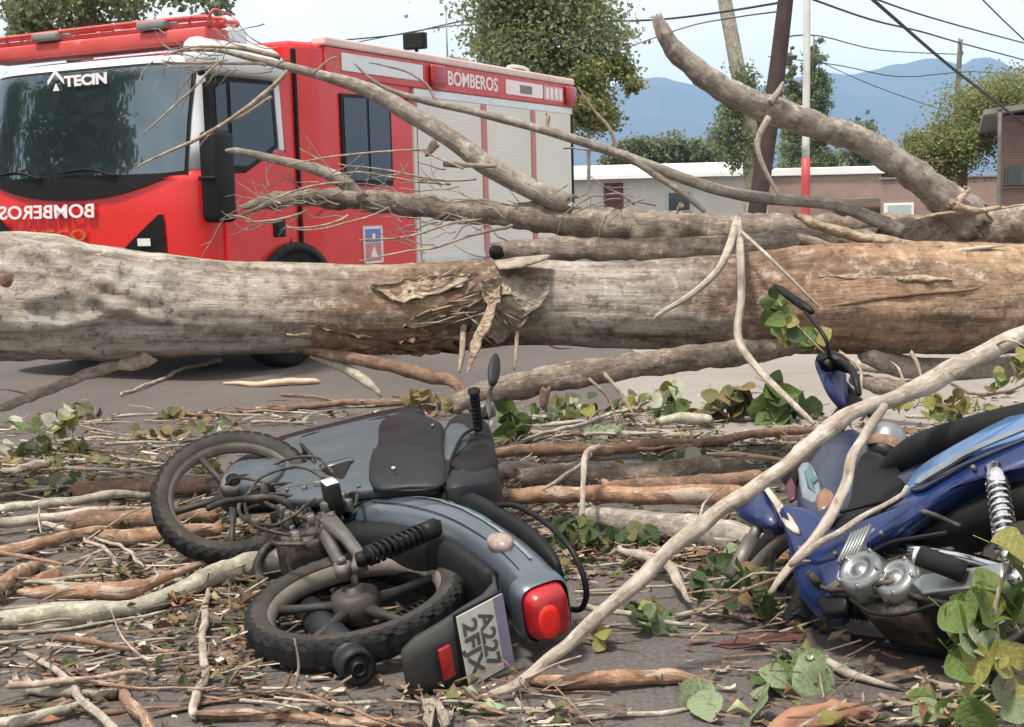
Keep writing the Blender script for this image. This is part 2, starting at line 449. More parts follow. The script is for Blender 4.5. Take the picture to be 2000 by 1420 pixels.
M_trunk = bark('trunk_bark', (.31, .265, .215), (.105, .074, .054), (.34, .215, .13), .26, .55, 9.0, 1.0,
               along=(5.9, [(.0, (.45, .42, .38)), (.25, (.49, .46, .42)), (.34, (.42, .37, .315)), (.40, (.26, .175, .115)), (.49, (.21, .13, .085)),
                            (.535, (.43, .40, .355)), (.63, (.42, .39, .345)), (.675, (.23, .14, .095)), (.75, (.31, .185, .12)), (.88, (.43, .29, .185)), (1.0, (.33, .21, .135))]))
M_limb = bark('limb_bark', (.31, .265, .22), (.13, .098, .076), (.26, .16, .105), .30, 2.2, 4.0, 1.0)
M_smooth = bark('smooth_grey_bark', (.31, .285, .25), (.165, .14, .118), (.24, .175, .13), .26, 1.4, 3.5, .7)
M_pale = bark('pale_bark', (.50, .445, .38), (.27, .225, .18), (.42, .29, .20), .24, 2.6, 3.0, .7)
M_orange_bark = bark('peeled_orange_bark', (.32, .195, .125), (.18, .105, .068), (.45, .39, .325), .44, 3.4, 2.2, .5)
M_brown = bark('brown_bark', (.26, .165, .115), (.13, .083, .06), (.36, .25, .175), .30, 2.2, 3.5, .6)
M_greenbark = bark('grey_green_bark', (.36, .345, .28), (.21, .195, .155), (.42, .30, .22), .18, 2.0, 3.0, .4)
M_twig = bark('twig_bark', (.34, .28, .22), (.17, .13, .10), (.40, .28, .20), .25, 5, 2.0, .3)
M_splinter = pmat('bare_wood', (.62, .45, .32), (.50, .34, .23), 12, .8, bump=.3, bscale=30)
M_plate = pmat('flaky_bark', (.38, .29, .205), (.20, .14, .10), 14, .9, bump=1.0, bscale=40, dirt=((.50, .44, .35), .42, 12), bd=.03)
M_plate_red = pmat('red_brown_bark', (.33, .17, .105), (.22, .11, .07), 9, .9, bump=.6, bscale=26, dirt=((.42, .28, .2), .25, 7), bd=.01)
M_wire = pmat('black_cable', (.02, .02, .024), (.04, .04, .045), 4, .7)
M_litter = attrmat('litter', vary=.5)
M_leaflitter = attrmat('leaf_litter', .6, .2)
M_crown = attrmat('crown_leaves', .55, .5, .25, 8)
L_green = leafmat('green_leaf', (.07, .135, .026), (.13, .19, .045))
L_dark = leafmat('dark_green_leaf', (.028, .062, .018), (.055, .10, .026))
L_yellow = leafmat('yellow_green_leaf', (.19, .21, .05), (.30, .27, .08))
L_pale = leafmat('pale_underside_leaf', (.46, .47, .38), (.34, .37, .26), .2, .7)
L_sage = leafmat('sage_leaf', (.15, .215, .11), (.24, .30, .17), .2, .6)
L_brown = leafmat('dry_brown_leaf', (.16, .12, .05), (.22, .15, .07), .15, .8)
L_olive = leafmat('olive_leaf', (.09, .11, .03), (.15, .15, .05))
# ------------------------------------------------------------------ the setting
def sheet(name, pts, z, mat, kind='structure'):
    b = MB(); b.add(([(p[0], p[1], z) for p in pts], [tuple(range(len(pts)))]))
    return tag(b.build(name, mat, smooth=False), kind=kind)
sheet('ground', [(-6000, -3000), (6000, -3000), (6000, 7000), (-6000, 7000)], 0, M_asphalt)
# pale concrete apron behind the trunk, laid as slabs with open joints
pv = tag(bpy.data.objects.new('pavement', None), kind='structure'); COL.objects.link(pv)
for i in range(9):
    for j in range(11):
        x0, y0 = .75 + i * 3.0 + j * .35, 7.2 + j * 3.0
        q = MB(); q.add(box(x0, x0 + 2.975, y0, y0 + 2.975, .002, .012 + .003 * rnd.random(), .004, 1))
        q.build('slab', M_concrete, pv, smooth=False)

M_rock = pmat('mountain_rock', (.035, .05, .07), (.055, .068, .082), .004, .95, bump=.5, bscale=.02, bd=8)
ridge = [(-900, 190), (-500, 175), (-100, 190), (300, 215), (700, 205), (1000, 212), (1130, 186), (1208, 166), (1260, 152), (1288, 150), (1332, 160), (1352, 165), (1420, 172),
         (1480, 168), (1550, 152), (1616, 142), (1648, 146), (1704, 138), (1760, 124), (1824, 112), (1856, 120), (1876, 128), (1904, 114), (1932, 114), (1996, 136), (2100, 128), (2300, 165), (2700, 150), (3100, 200)]
def ridge_y(px):
    for (a, b), (c, d) in zip(ridge, ridge[1:]):
        if a <= px <= c:
            t = (px - a) / (c - a); t = t * t * (3 - 2 * t); return b + (d - b) * t
    return 200
def mountain(name, dY, lift, seed):
    q = MB(); rows = []; NX = 240; NY = 16
    for j in range(NY + 1):
        t = j / NY; r = []
        for i in range(NX + 1):
            px = -900 + 4000 * i / NX
            top = A(px, ridge_y(px) + lift + 5 * noise.noise(Vector((px * .02, seed, 0))), 3400 + dY)
            Y = 2300 + dY + 1100 * t
            h = max(0, top.z) * (t ** 1.15)
            p = Vector((top.x * (Y / (3400 + dY)), Y, h))
            k = math.sin(math.pi * t)
            e = noise.hetero_terrain(Vector((p.x * .004 + seed, p.y * .004, 0)), 1.0, 2.0, 5, .6)
            p.z += k * (e - .8) * 45; p.z = max(p.z, -.5 if t < .01 else .2)
            r.append(p)
        rows.append(r)
    rows.append([Vector((p.x * 1.1, p.y + 500, -.5)) for p in rows[-1]])
    q.add(loft(rows, cap=False, closed=False))
    return tag(q.build(name, M_rock), kind='structure')
mountain('hills', 0, 0, 1.0)

# ---- poles
M_wood = pmat('dark_creosoted_wood', (.055, .036, .032), (.035, .022, .02), 3, .9, bump=.5, bscale=14)
M_polewhite = pmat('white_painted_steel', (.62, .65, .62), (.5, .52, .50), 3, .5, dirt=((.3, .28, .25), .2, 3))
M_polered = pmat('red_painted_steel', (.50, .06, .06), (.4, .05, .05), 3, .5, dirt=((.5, .3, .28), .25, 3))
M_grey = pmat('weathered_grey_wood', (.16, .15, .14), (.10, .095, .09), 3, .9, bump=.3, bscale=10)
def gz(px, py, Y, z):  # the point straight below a pixel's point, at height z
    p = A(px, py, Y); return Vector((p.x, p.y, z))
q = MB(); Y = 24
top, low = A(1545, -90, Y), A(1490, 330, Y); bot = low + (low - top).normalized() * ((low.z + .3) / (top - low).normalized().z)
q.add(tubegeo([bot, low, A(1515, 160, Y), top], [.17, .165, .15, .13], 12, 6, .03))
tag(q.build('utility_pole', M_wood, loc=bot), 'thick dark brown wooden utility pole leaning behind the trunk', 'pole')
lp = empty('street_light_pole', gz(1572, 380, 28, 0), 'slim white steel pole with a red painted base', 'pole')
b0 = lp.location
topw = A(1577, -60, 28)
q = MB(); q.add(tubegeo([b0 + (topw - b0) * .36, topw], [.082, .07], 12, 8, .0)); q.build('shaft', M_polewhite, lp, loc=b0)
q = MB(); q.add(tubegeo([b0, b0 + (topw - b0) * .36], [.095, .092], 12, 4, .0)); q.build('painted_base', M_polered, lp, loc=b0)
q = MB(); q.add(cyl(b0 + Vector((0, 0, 0)), b0 + Vector((0, 0, .03)), .2)); q.build('base_plate', M_polered, lp, loc=b0)
q = MB(); Y = 46; t = A(1876, 78, Y); b0 = gz(1855, 360, Y, 0)
q.add(tubegeo([b0, t], [.11, .085], 10, 8, .03)); q.add(box(t.x - .09, t.x + .09, t.y - .06, t.y + .06, t.z - .5, t.z - .38, .01))
tag(q.build('utility_pole', M_grey, loc=b0), 'thin grey utility pole far off before the mountain', 'pole')
q = MB(); Y = 29; t = A(1953, 215, Y); b0 = gz(1951, 400, Y, 0)
q.add(tubegeo([b0, t], [.05, .045], 8, 4, .03)); q.add(cyl(t, t + Vector((0, 0, .04)), .06))
tag(q.build('porch_post', M_grey, loc=b0), 'thin grey post holding the eave of the brick building', 'post')

# ---- overhead cables
def cable(label, P, r, sag=0.0):
    pts = [A(*p) for p in P]
    if len(pts) == 2 and sag:
        a, b = pts; pts = [a + (b - a) * t - Vector((0, 0, sag * 4 * t * (1 - t))) for t in (0, .17, .33, .5, .67, .83, 1)]
    q = MB(); q.add(tubegeo(pts, [r] * len(pts), 6, 4, 0, cap=False))
    tag(q.build('overhead_cable', M_wire, loc=pts[0]), label, 'cable', 'overhead cables against the sky')
cable('thick black cable slanting down to the brick eave at right', [(1660, -40, 17), (1740, 30, 19), (1850, 125, 22), (1953, 205, 27), (2020, 260, 30)], .026)
cable('cable sagging left from the dark leaning pole to the poplar', [(1180, 42, 30), (1290, 38, 29), (1400, 25, 27), (1530, 4, 24)], .022)
cable('cable sagging from the white pole past the far grey pole', [(1577, -5, 28), (1700, 38, 33), (1800, 62, 39), (1876, 84, 46), (2030, 125, 60)], .026)
cable('upper cable running right from above the white pole', [(1640, -30, 30), (1760, 16, 36), (1880, 52, 44), (2030, 92, 56)], .026)
cable('faint cable dropping to the right edge of the sky', [(1890, -30, 22), (1960, 40, 24), (2040, 115, 26)], .013)
cable('lowest cable crossing the mountain slope', [(1500, 110, 60), (1640, 128, 60), (1760, 150, 62), (1900, 140, 66), (2040, 152, 70)], .022)
cable('thin cable dipping between dark pole and far pole', [(1515, 75, 24), (1600, 70, 32), (1720, 98, 40), (1868, 106, 46)], .016)
cable('thin cable left of the dark pole under the first one', [(1180, 110, 40), (1330, 56, 32), (1430, 35, 28), (1525, 22, 24)], .014)
cable('cable over the fire engine roof left of the poplar', [(540, 88, 40), (760, 70, 38), (870, 48, 36), (960, 28, 34)], .02)
cable('lower cable over the fire engine roof', [(700, 82, 44), (840, 56, 42), (960, 44, 40)], .018)
cable('thin service cable over the mountain behind the big limb', [(1580, 110, 40), (1700, 165, 44), (1840, 215, 50)], .014)

# ---- houses
M_plaster = pmat('white_plaster', (.60, .60, .57), (.52, .52, .49), 1.2, .85, dirt=((.42, .40, .36), .25, 1.5))
M_roofwhite = pmat('white_roof_sheet', (.80, .81, .80), (.72, .73, .73), 1.5, .5)
M_doorred = pmat('dark_red_door', (.12, .035, .04), (.09, .03, .03), 4, .6)
M_sill = pmat('pale_blue_frame', (.45, .52, .54), (.38, .45, .48), 4, .5)
M_tin = pmat('grey_roof_sheet', (.22, .21, .20), (.16, .15, .14), 2, .7)
def brickmat(name, c1, c2, mort, sc):
    mt, nt, b = newmat(name)
    tc = nt.nodes.new('ShaderNodeTexCoord'); sp = nt.nodes.new('ShaderNodeSeparateXYZ'); nt.links.new(tc.outputs['Object'], sp.inputs[0])
    ad = nt.nodes.new('ShaderNodeMath'); ad.operation = 'ADD'; nt.links.new(sp.outputs[0], ad.inputs[0]); nt.links.new(sp.outputs[1], ad.inputs[1])
    cb = nt.nodes.new('ShaderNodeCombineXYZ'); nt.links.new(ad.outputs[0], cb.inputs[0]); nt.links.new(sp.outputs[2], cb.inputs[1])
    br = nt.nodes.new('ShaderNodeTexBrick'); br.inputs['Scale'].default_value = sc
    for k, c in (('Color1', c1), ('Color2', c2), ('Mortar', mort)): br.inputs[k].default_value = (*c, 1)
    br.inputs['Mortar Size'].default_value = .025
    nt.links.new(cb.outputs[0], br.inputs['Vector'])
    n = N(nt, 'ShaderNodeTexNoise', Scale=1.5, Detail=6.0); nt.links.new(tc.outputs['Object'], n.inputs['Vector'])
    c = mixc(nt, ramp(nt, n.outputs[0], [(.4, 0), (.7, .5)]), br.outputs[0], tuple(x * .6 for x in c1))
    nt.links.new(c, b.inputs['Base Color']); b.inputs['Roughness'].default_value = .9
    bumpn(nt, b, br.outputs['Fac'], -.4, .02); return mt
M_brick = brickmat('brown_brick', (.33, .225, .185), (.28, .19, .155), (.36, .31, .28), 3.5)
M_brick2 = brickmat('dark_brick', (.20, .12, .105), (.165, .10, .09), (.24, .20, .18), 4.0)

def wallbox(name, px0, px1, pyt, Y, depth, mat, root, zt=None):
    a, b = A(px0, pyt, Y), A(px1, pyt, Y); z = zt or max(a.z, b.z)
    q = MB(); q.add(box(a.x, b.x, Y, Y + depth, 0, z, .02, 1))
    o = q.build(name, mat, root, smooth=False, loc=root.location); return a.x, b.x, z
def front(name, px0, px1, py0, py1, Y, d, mat, root, parent=None):
    a, b = A(px0, py1, Y), A(px1, py0, Y)
    q = MB(); q.add(box(a.x, b.x, Y - d, Y + .02, a.z, b.z, min(.02, d * .4), 1))
    o = q.build(name, mat, parent or root, smooth=False)
    o.location = Vector((0, 0, 0)) - root.location if parent is None else Vector((0, 0, 0))
    return o
Y = 46
wh = empty('white_house', gz(1290, 400, Y, 0), 'low white house with white roof and dark red door', 'house')
x0, x1, z = wallbox('wall', 1118, 1500, 352, Y, 8, M_plaster, wh)
q = MB(); zz = A(1300, 330, Y).z
q.add(([(x0 - .3, Y - .5, z), (x1 + .2, Y - .5, z), (x1 + .2, Y + 8, zz + .25), (x0 - .3, Y + 8, zz + .25), (x0 - .3, Y - .5, z + .12), (x1 + .2, Y - .5, z + .12), (x1 + .2, Y + 8, zz + .40), (x0 - .3, Y + 8, zz + .40)],
       [(3, 2, 1, 0), (4, 5, 6, 7), (0, 1, 5, 4), (1, 2, 6, 5), (2, 3, 7, 6), (3, 0, 4, 7)]))
q.build('roof', M_roofwhite, wh, smooth=False, loc=wh.location)
d = front('door', 1180, 1217, 357, 425, Y, .06, M_doorred, wh)
wn = front('window', 1300, 1352, 372, 415, Y, .05, M_sill, wh)
q = MB(); a, b = A(1306, 411, Y), A(1346, 376, Y); q.add(box(a.x, b.x, Y - .07, Y - .052, a.z, b.z)); o = q.build('pane', M_glass2, wn, smooth=False)
Y = 52
bh = empty('brick_house', gz(1640, 400, Y, 0), 'brown brick house with bright white parapet behind the white pole', 'house')
x0, x1, z = wallbox('wall', 1500, 1722, 345, Y, 9, M_brick, bh)
q = MB(); zt = A(1600, 327, Y).z; q.add(box(x0 - .1, x1 + .1, Y - .12, Y + 9.1, z + .003, zt, .02, 1)); q.build('parapet', M_roofwhite, bh, smooth=False, loc=bh.location)
q = MB(); a, b = A(1660, 390, Y - 3), A(1800, 386, Y - 3)
q.add(box(a.x, b.x, Y - 3, Y - .12, a.z - .08, a.z + .04, .01, 1)); q.build('porch_roof', M_tin, bh, smooth=False, loc=bh.location)
Y = 48
bw = empty('brick_wall', gz(1850, 400, Y, 0), 'long low brown brick wall running to the right edge', 'wall')
x0, x1, z = wallbox('wall_body', 1724, 2080, 352, Y, .3, M_brick, bw)
q = MB(); q.add(box(x0 - .05, x1 + .05, Y - .06, Y + .36, z + .003, z + .09, .015, 1)); q.build('coping', M_concrete, bw, smooth=False, loc=bw.location)
wn = front('window', 1720 + 6, 1785, 396, 432, Y, .05, M_roofwhite, bw)
q = MB(); a, b = A(1733, 428, Y), A(1778, 400, Y); q.add(box(a.x, b.x, Y - .07, Y - .052, a.z, b.z)); q.build('pane', M_sill, wn, smooth=False)
Y = 30
rb = empty('brick_building', gz(1990, 400, Y, 0), 'dark brick building with overhanging eave cut by the right edge', 'building')
x0, x1, z = A(1956, 226, Y).x, A(2300, 226, Y).x, A(1956, 226, Y).z
k9 = (Y + 9) / Y * 1.02; q = MB()
fpb = [(x0, Y), (x1, Y), (x1 * k9, Y + 9), (x0 * k9, Y + 9)]
q.add(loft([[Vector((a, b, zz_)) for a, b in fpb] for zz_ in (0, z)])); q.build('wall', M_brick2, rb, smooth=False, loc=rb.location)
q = MB(); a = A(1918, 222, Y - .8)
q.add(([(a.x, Y - .9, z - .02), (x1, Y - .9, z + .50), (x1 * k9, Y + 9, z + .50), (a.x * k9, Y + 9, z - .02), (a.x, Y - .9, z + .09), (x1, Y - .9, z + .62), (x1 * k9, Y + 9, z + .62), (a.x * k9, Y + 9, z + .09)],
       [(3, 2, 1, 0), (4, 5, 6, 7), (0, 1, 5, 4), (1, 2, 6, 5), (2, 3, 7, 6), (3, 0, 4, 7)]))
q.build('roof', M_tin, rb, smooth=False, loc=rb.location)
wn = front('window', 1962, 2030, 322, 364, Y, .06, M_grey, rb)
q = MB()
for k in range(2):
    a, b = A(1966 + k * 33, 360, Y), A(1993 + k * 33, 327, Y); q.add(box(a.x, b.x, Y - .08, Y - .062, a.z, b.z))
q.build('pane', M_glass2, wn, smooth=False)
q = MB(); a, b = A(1958, 368, Y), A(2035, 364, Y); q.add(box(a.x, b.x, Y - .12, Y - .01, a.z, b.z, .01, 1)); q.build('sill', M_concrete, wn, smooth=False)

# ---- living trees
def leaves(q, clumps, n, size, pal, seed, sub=14, tight=.42):
    r = random.Random(seed)
    vol = [c[1][0] * c[1][1] * c[1][2] for c in clumps]; tot = sum(vol)
    for (c, rad), w in zip(clumps, vol):
        k = max(3, int(sub * (w / tot) * len(clumps)))
        cs = []
        for _ in range(k):
            while True:
                p = Vector((r.uniform(-1, 1), r.uniform(-1, 1), r.uniform(-1, 1)))
                if .25 < p.length < 1: break
            cs.append((Vector((p.x * rad[0], p.y * rad[1], p.z * rad[2])), r.uniform(.6, 1.25)))
        m = int(n * w / tot)
        for _ in range(m):
            b, sc = r.choice(cs)
            s0 = min(rad) * tight * sc
            p = Vector(c) + b + Vector((r.gauss(0, s0), r.gauss(0, s0), r.gauss(0, s0 * .8)))
            s = size * r.uniform(.6, 1.3)
            nrm = Vector((r.gauss(0, 1), r.gauss(0, 1), r.gauss(.5, 1))).normalized()
            t = nrm.orthogonal().normalized(); t = Matrix.Rotation(r.uniform(0, 6.28), 3, nrm) @ t; bb = nrm.cross(t)
            v = [p - t * s * .6, p + bb * s * .42 + nrm * s * .08, p + t * s * .6, p - bb * s * .42 + nrm * s * .08]
            cc = r.choice(pal); vv = r.uniform(.85, 1.15)
            q.add((v, [(0, 1, 2, 3)]), col=tuple(x * vv for x in cc))
def tree(name, label, base, limbs, clumps, n, size, pal, seed, tm, group=None, sub=14, tight=.42):
    t = empty(name, base, label, 'tree', group)
    q = MB()
    for P, R in limbs: q.add(tubegeo(P, R, 9, 4, .08))
    q.build('trunk', tm, t, loc=base)
    q = MB(); leaves(q, clumps, n, size, pal, seed, sub, tight)
    q.build('crown', M_crown, t, smooth=False, loc=base)
    return t
GRN = [(.20, .245, .115), (.25, .29, .14), (.165, .205, .10), (.29, .325, .17), (.36, .38, .23)]
GRND = [(.12, .16, .10), (.165, .205, .12), (.22, .255, .16)]
GRNY = [(.25, .28, .11), (.29, .30, .12), (.20, .24, .09), (.33, .32, .14), (.16, .20, .08)]
def E(px, py, rx, ry, Y, dy=1.0):
    k = Y / FPX; return (A(px, py, Y), (rx * k, dy, ry * k))
def rise(base, P): return [Vector(base)] + P
Y = 25; b0 = gz(1060, 400, Y, 0)
tree('poplar_tree', 'tall green poplar turning yellow at its right, behind the fire engine', b0,
     [(rise(b0, [A(1060, 250, Y), A(1050, 100, Y), A(1050, -100, Y)]), [.2, .17, .12, .06]),
      ([A(1060, 230, Y), A(1120, 150, Y), A(1180, 110, Y)], [.08, .05, .02]), ([A(1055, 200, Y), A(990, 120, Y), A(960, 60, Y)], [.08, .05, .02])],
     [E(1040, -60, 120, 150, Y, 1.3), E(1010, 60, 90, 110, Y, 1.2), E(1110, 60, 105, 120, Y, 1.2), E(1090, 165, 85, 80, Y, 1.0), E(1180, 120, 55, 50, Y, .7)], 38000, .075, GRN, 3, M_greenbark, sub=34, tight=.30)
tree('poplar_tree', 'small yellowing tree crown beside the rear of the fire engine', gz(1150, 400, Y - 1, 0),
     [([gz(1150, 400, Y - 1, 0), A(1150, 260, Y - 1), A(1160, 150, Y - 1)], [.04, .035, .02])],
     [E(1155, 195, 42, 60, Y - 1, .5), E(1225, 135, 28, 35, Y - 1, .4)], 6000, .075, GRNY, 4, M_greenbark, sub=7)
Y = 20; b0 = gz(150, 400, Y, 0)
tree('shade_tree', 'dark green tree crown rising over the ladder rack at upper left', b0,
     [(rise(b0, [A(150, 200, Y), A(170, 50, Y), A(160, -150, Y)]), [.25, .2, .15, .1]), ([A(150, 120, Y), A(60, 20, Y), A(20, -60, Y)], [.12, .09, .05])],
     [E(40, -50, 120, 100, Y, 1.2), E(200, -30, 120, 90, Y, 1.2), E(320, -40, 70, 80, Y, 1.0), E(120, 30, 110, 50, Y, 1.0)], 9500, .085, GRN, 5, M_brown, sub=18, tight=.34)
b0 = gz(430, 400, 22, 0)
tree('slender_tree', 'thin sparse sapling top showing above the cab roof', b0, [(rise(b0, [A(425, 150, 22), A(425, 20, 22)]), [.06, .05, .02])],
     [E(425, 25, 22, 40, 22, .3), E(395, -10, 22, 22, 22, .3), E(438, -20, 20, 20, 22, .3)], 260, .11, GRND, 6, M_brown, sub=6)
Y = 32; b0 = gz(1475, 400, Y, 0)
tree('leaning_tree', 'pale grey green leaning tree trunk with sparse dark foliage', b0,
     [(rise(b0, [A(1468, 300, Y), A(1455, 200, Y), A(1438, 120, Y), A(1405, -60, Y)]), [.26, .22, .2, .18, .15])],
     [E(1450, 180, 30, 55, Y, .5), E(1425, 245, 28, 55, Y, .5), E(1490, 215, 22, 60, Y, .4), E(1460, 290, 45, 40, Y, .6)], 7500, .075, GRND + GRN[:2], 8, M_greenbark, sub=10)
Y = 60
for k, (px, t0, hw, lab) in enumerate([(1590, 70, 26, 'dark slender poplar just right of the white pole'), (1545, 95, 16, 'narrow dark poplar between dark pole and white pole')]):
    b0 = gz(px, 400, Y, 0)
    tree('poplar_tree', lab, b0, [(rise(b0, [A(px, 200, Y), A(px, t0, Y)]), [.2, .12, .03])],
         [E(px + 2, t0 + 20, hw * .4, 30, Y, .4), E(px, t0 + 60, hw * .7, 45, Y, .6), E(px + 3, t0 + 120, hw, 60, Y, .8), E(px - 2, t0 + 180, hw, 50, Y, .8), E(px, t0 + 225, hw * .8, 35, Y, .8)], 17000, .10, GRND + GRN[:2], 20 + k, M_brown, sub=30, tight=.26)
Y = 58
b0 = gz(1680, 400, Y, 0)
tree('round_tree', 'small dark tree peeping out under the big curved limb', b0, [(rise(b0, [A(1680, 300, Y)]), [.15, .08])],
     [E(1675, 262, 30, 26, Y, .7), E(1690, 300, 40, 26, Y, .7)], 2600, .2, GRND, 23, M_brown, sub=7)
Y = 40
b0 = gz(1880, 400, Y, 0)
tree('shade_tree', 'wide yellow green tree in front of the mountain at right', b0,
     [(rise(b0, [A(1880, 320, Y), A(1890, 230, Y)]), [.2, .15, .06]), ([A(1880, 330, Y), A(1840, 290, Y), A(1820, 260, Y)], [.1, .06, .03])],
     [E(1850, 290, 75, 50, Y, 1.2), E(1915, 235, 75, 62, Y, 1.2), E(1975, 195, 50, 50, Y, 1.0), E(1825, 310, 55, 30, Y, .9)], 30000, .085, GRNY, 9, M_brown, sub=24, tight=.36)
Y = 85
for k, (px, py, rx, ry, lab) in enumerate([(1235, 300, 45, 22, 'leftmost far bush beside the fire engine rear, above the white roof'), (1310, 302, 55, 24, 'wide far bush in the middle above the white roof'),
                                           (1385, 300, 42, 26, 'far dark bush left of the leaning tree foot'), (1600, 305, 60, 22, 'far bush line behind the foot of the white pole'), (1760, 318, 40, 16, 'far low bush left of the yellow green tree')]):
    b0 = gz(px, 400, Y, 0)
    t = tree('bush', lab, b0, [(rise(b0, [A(px, py + 8, Y)]), [.15, .08])], [E(px, py, rx, ry, Y, 1.5), E(px - rx * .3, py + ry * .7, rx, ry, Y, 1.5)], 4500, .26, GRND + GRN[:2] + [(.12, .10, .05)], 30 + k, M_brown, sub=14, tight=.45)
    t['category'] = 'bush'
# trees across the street, off to the left: what the windscreen mirrors
for k, (x, y, h, lab) in enumerate([(-11.6, 8.4, 9.2, 'broad tree across the street mirrored dark in the windscreen'), (-14.6, 12.2, 8.4, 'pale green tree further along the street mirrored in the windscreen')]):
    b0 = Vector((x, y, 0))
    tree('street_tree', lab, b0, [([b0, b0 + Vector((0, 0, h * .35)), b0 + Vector((.2, .1, h * .8))], [.22, .18, .07])],
         [(b0 + Vector((0, 0, h * .62)), (1.6, 1.5, h * .30)), (b0 + Vector((-.7, .9, h * .42)), (1.3, 1.2, h * .20)), (b0 + Vector((.6, -.7, h * .45)), (1.0, 1.0, h * .2))], 4200, .26, GRN + [(.10, .22, .05), (.14, .28, .06)], 50 + k, M_brown, sub=12)
# ------------------------------------------------------------------ fire engine (x back along the truck, y across to its far side)
PSI = math.radians(27)
tk = empty('fire_engine', Vector((-2.43, 10.4, 0)), 'red and white fire engine parked behind the fallen trunk', 'fire truck')
tk.rotation_euler = (0, 0, math.pi / 2 - PSI)
CN, CD = 3.6, .55
X0 = [(.40, .03), (1.0, .0), (1.5, -.02), (1.68, .0), (2.1, .06), (2.5, .14), (2.6, .22), (2.66, .40)]
def cx0(z):
    if z <= X0[0][0]: return X0[0][1]
    for (a, b), (c, d) in zip(X0, X0[1:]):
        if a <= z <= c: return b + (d - b) * (z - a) / (c - a)
    return X0[-1][1]
def inset(z): return .0 if z < 1.7 else .05 * (z - 1.7) / .9
def cabx(y, z, off=0):
    w = 1.25 - inset(z); s = min(.9999, abs((y - 1.25) / w)) ** (CN / 2)
    c = math.sqrt(max(0, 1 - s * s))
    return cx0(z) + CD * (1 - c ** (2 / CN)) - off
def cabring(z, xr=1.30, n=36, shrink=0):
    w = 1.25 - inset(z) - shrink; r = []
    r.append(Vector((xr, 1.25 - w, z)))
    for i in range(n + 1):
        t = -math.pi / 2 + math.pi * i / n
        s, c = math.sin(t), max(0, math.cos(t))
        r.append(Vector((cx0(z) + shrink + CD * (1 - c ** (2 / CN)), 1.25 + w * math.copysign(abs(s) ** (2 / CN), s), z)))
    r.append(Vector((xr, 1.25 + w, z)))
    return r
def smooth_outline2(P): return [(p.x, p.y) for p in smooth_outline([(a, b, 0) for a, b in P], 3)]
def tpart(q, name, mat, par=None, smooth=True):
    return q.build(name, mat, par or tk, smooth)
q = MB(); q.add(loft([cabring(z) for z in (.48, .55, .8, 1.1, 1.4, 1.6, 1.685)], cap=True)); cablow = tpart(q, 'cab', M_red)
q = MB(); q.add(loft([cabring(z) for z in (1.69, 1.9, 2.1, 2.3, 2.45, 2.55, 2.60)] + [cabring(2.645, shrink=.06), cabring(2.66, shrink=.2)], cap=True)); tpart(q, 'cab_upper', M_white)
def cabpatch(y0, y1, zlo, zhi, off, ny=24, nz=8, th=.012):
    rows = []
    for j in range(nz + 1):
        r = []
        for i in range(ny + 1):
            y = y0 + (y1 - y0) * i / ny; a, b = zlo(y), zhi(y); z = a + (b - a) * j / nz
            r.append(Vector((cabx(y, z, off), y, z)))
        rows.append(r)
    v, f = loft(rows, cap=False, closed=False)
    n = len(v); v2 = v + [p + Vector((th, 0, 0)) for p in v]
    return v2, f
fl = lambda c: (lambda y: c)
q = MB(); q.add(cabpatch(.17, 2.40, lambda y: 1.655 + .05 * abs((y - 1.25) / 1.25) ** 4, fl(2.52), .016, 40, 14)); ws = tpart(q, 'windscreen', M_glass)
q = MB(); q.add(cabpatch(.15, 2.425, fl(1.66), fl(2.545), .008, 40, 10)); tpart(q, 'windscreen_seal', M_black)
q = MB(); q.add(cabpatch(.22, 2.28, lambda y: 1.475 + .19 * abs((y - 1.25) / 1.03) ** 2.2, fl(1.668), .022, 36, 5)); cowl = tpart(q, 'cowl_panel', M_black)
for y0, y1 in ((.75, 1.35), (1.55, 2.15)):
    q = MB(); q.add(tubegeo([(cabx(y0, 1.66, .05), y0, 1.66), (cabx((y0 + y1) / 2, 1.72, .045), (y0 + y1) / 2, 1.72), (cabx(y1, 1.70, .04), y1, 1.70)], [.012, .01, .008], 6, 4, 0)); tpart(q, 'wiper', M_black)
XL, YL, ZL = Vector((1, 0, 0)), Vector((0, 1, 0)), Vector((0, 0, 1))
# mirrored lettering across the nose, plain lettering below and on the glass
text_mesh('mirrored_lettering', 'BOMBEROS', .155, M_lettering, frame_matrix(YL, ZL, XL, (-.045, 1.52, 1.385)), tk, .004, width=1.06, bold=.002)
text_mesh('grille_lettering', 'IVECO', .13, M_gold, frame_matrix(-YL, ZL, -XL, (-.035, 1.42, 1.19)), tk, .004, width=.62)
text_mesh('screen_lettering', 'TECIN', .115, M_lettering, frame_matrix(-YL, ZL, -XL, (.085, 1.12, 2.44)), tk, .003, width=.46, bold=.005)
q = MB(); e = [(0, 0), (.07, .115), (.14, .0), (.105, .0), (.07, .06), (.035, .0)]
for pts in ([(-.02, .02), (.07, .105), (.16, .02), (.16, .055), (.07, .14), (-.02, .055)], [(.035, -.03), (.07, .03), (.105, -.03)]):
    v = [Vector((.083, 1.52 - a, 2.405 + b)) for a, b in pts]; n = len(v)
    q.add((v + [p - XL * -.006 for p in v], [tuple(range(n))] + [(i, (i + 1) % n, n + (i + 1) % n, n + i) for i in range(n)]))
tpart(q, 'screen_emblem', M_lettering, smooth=False)
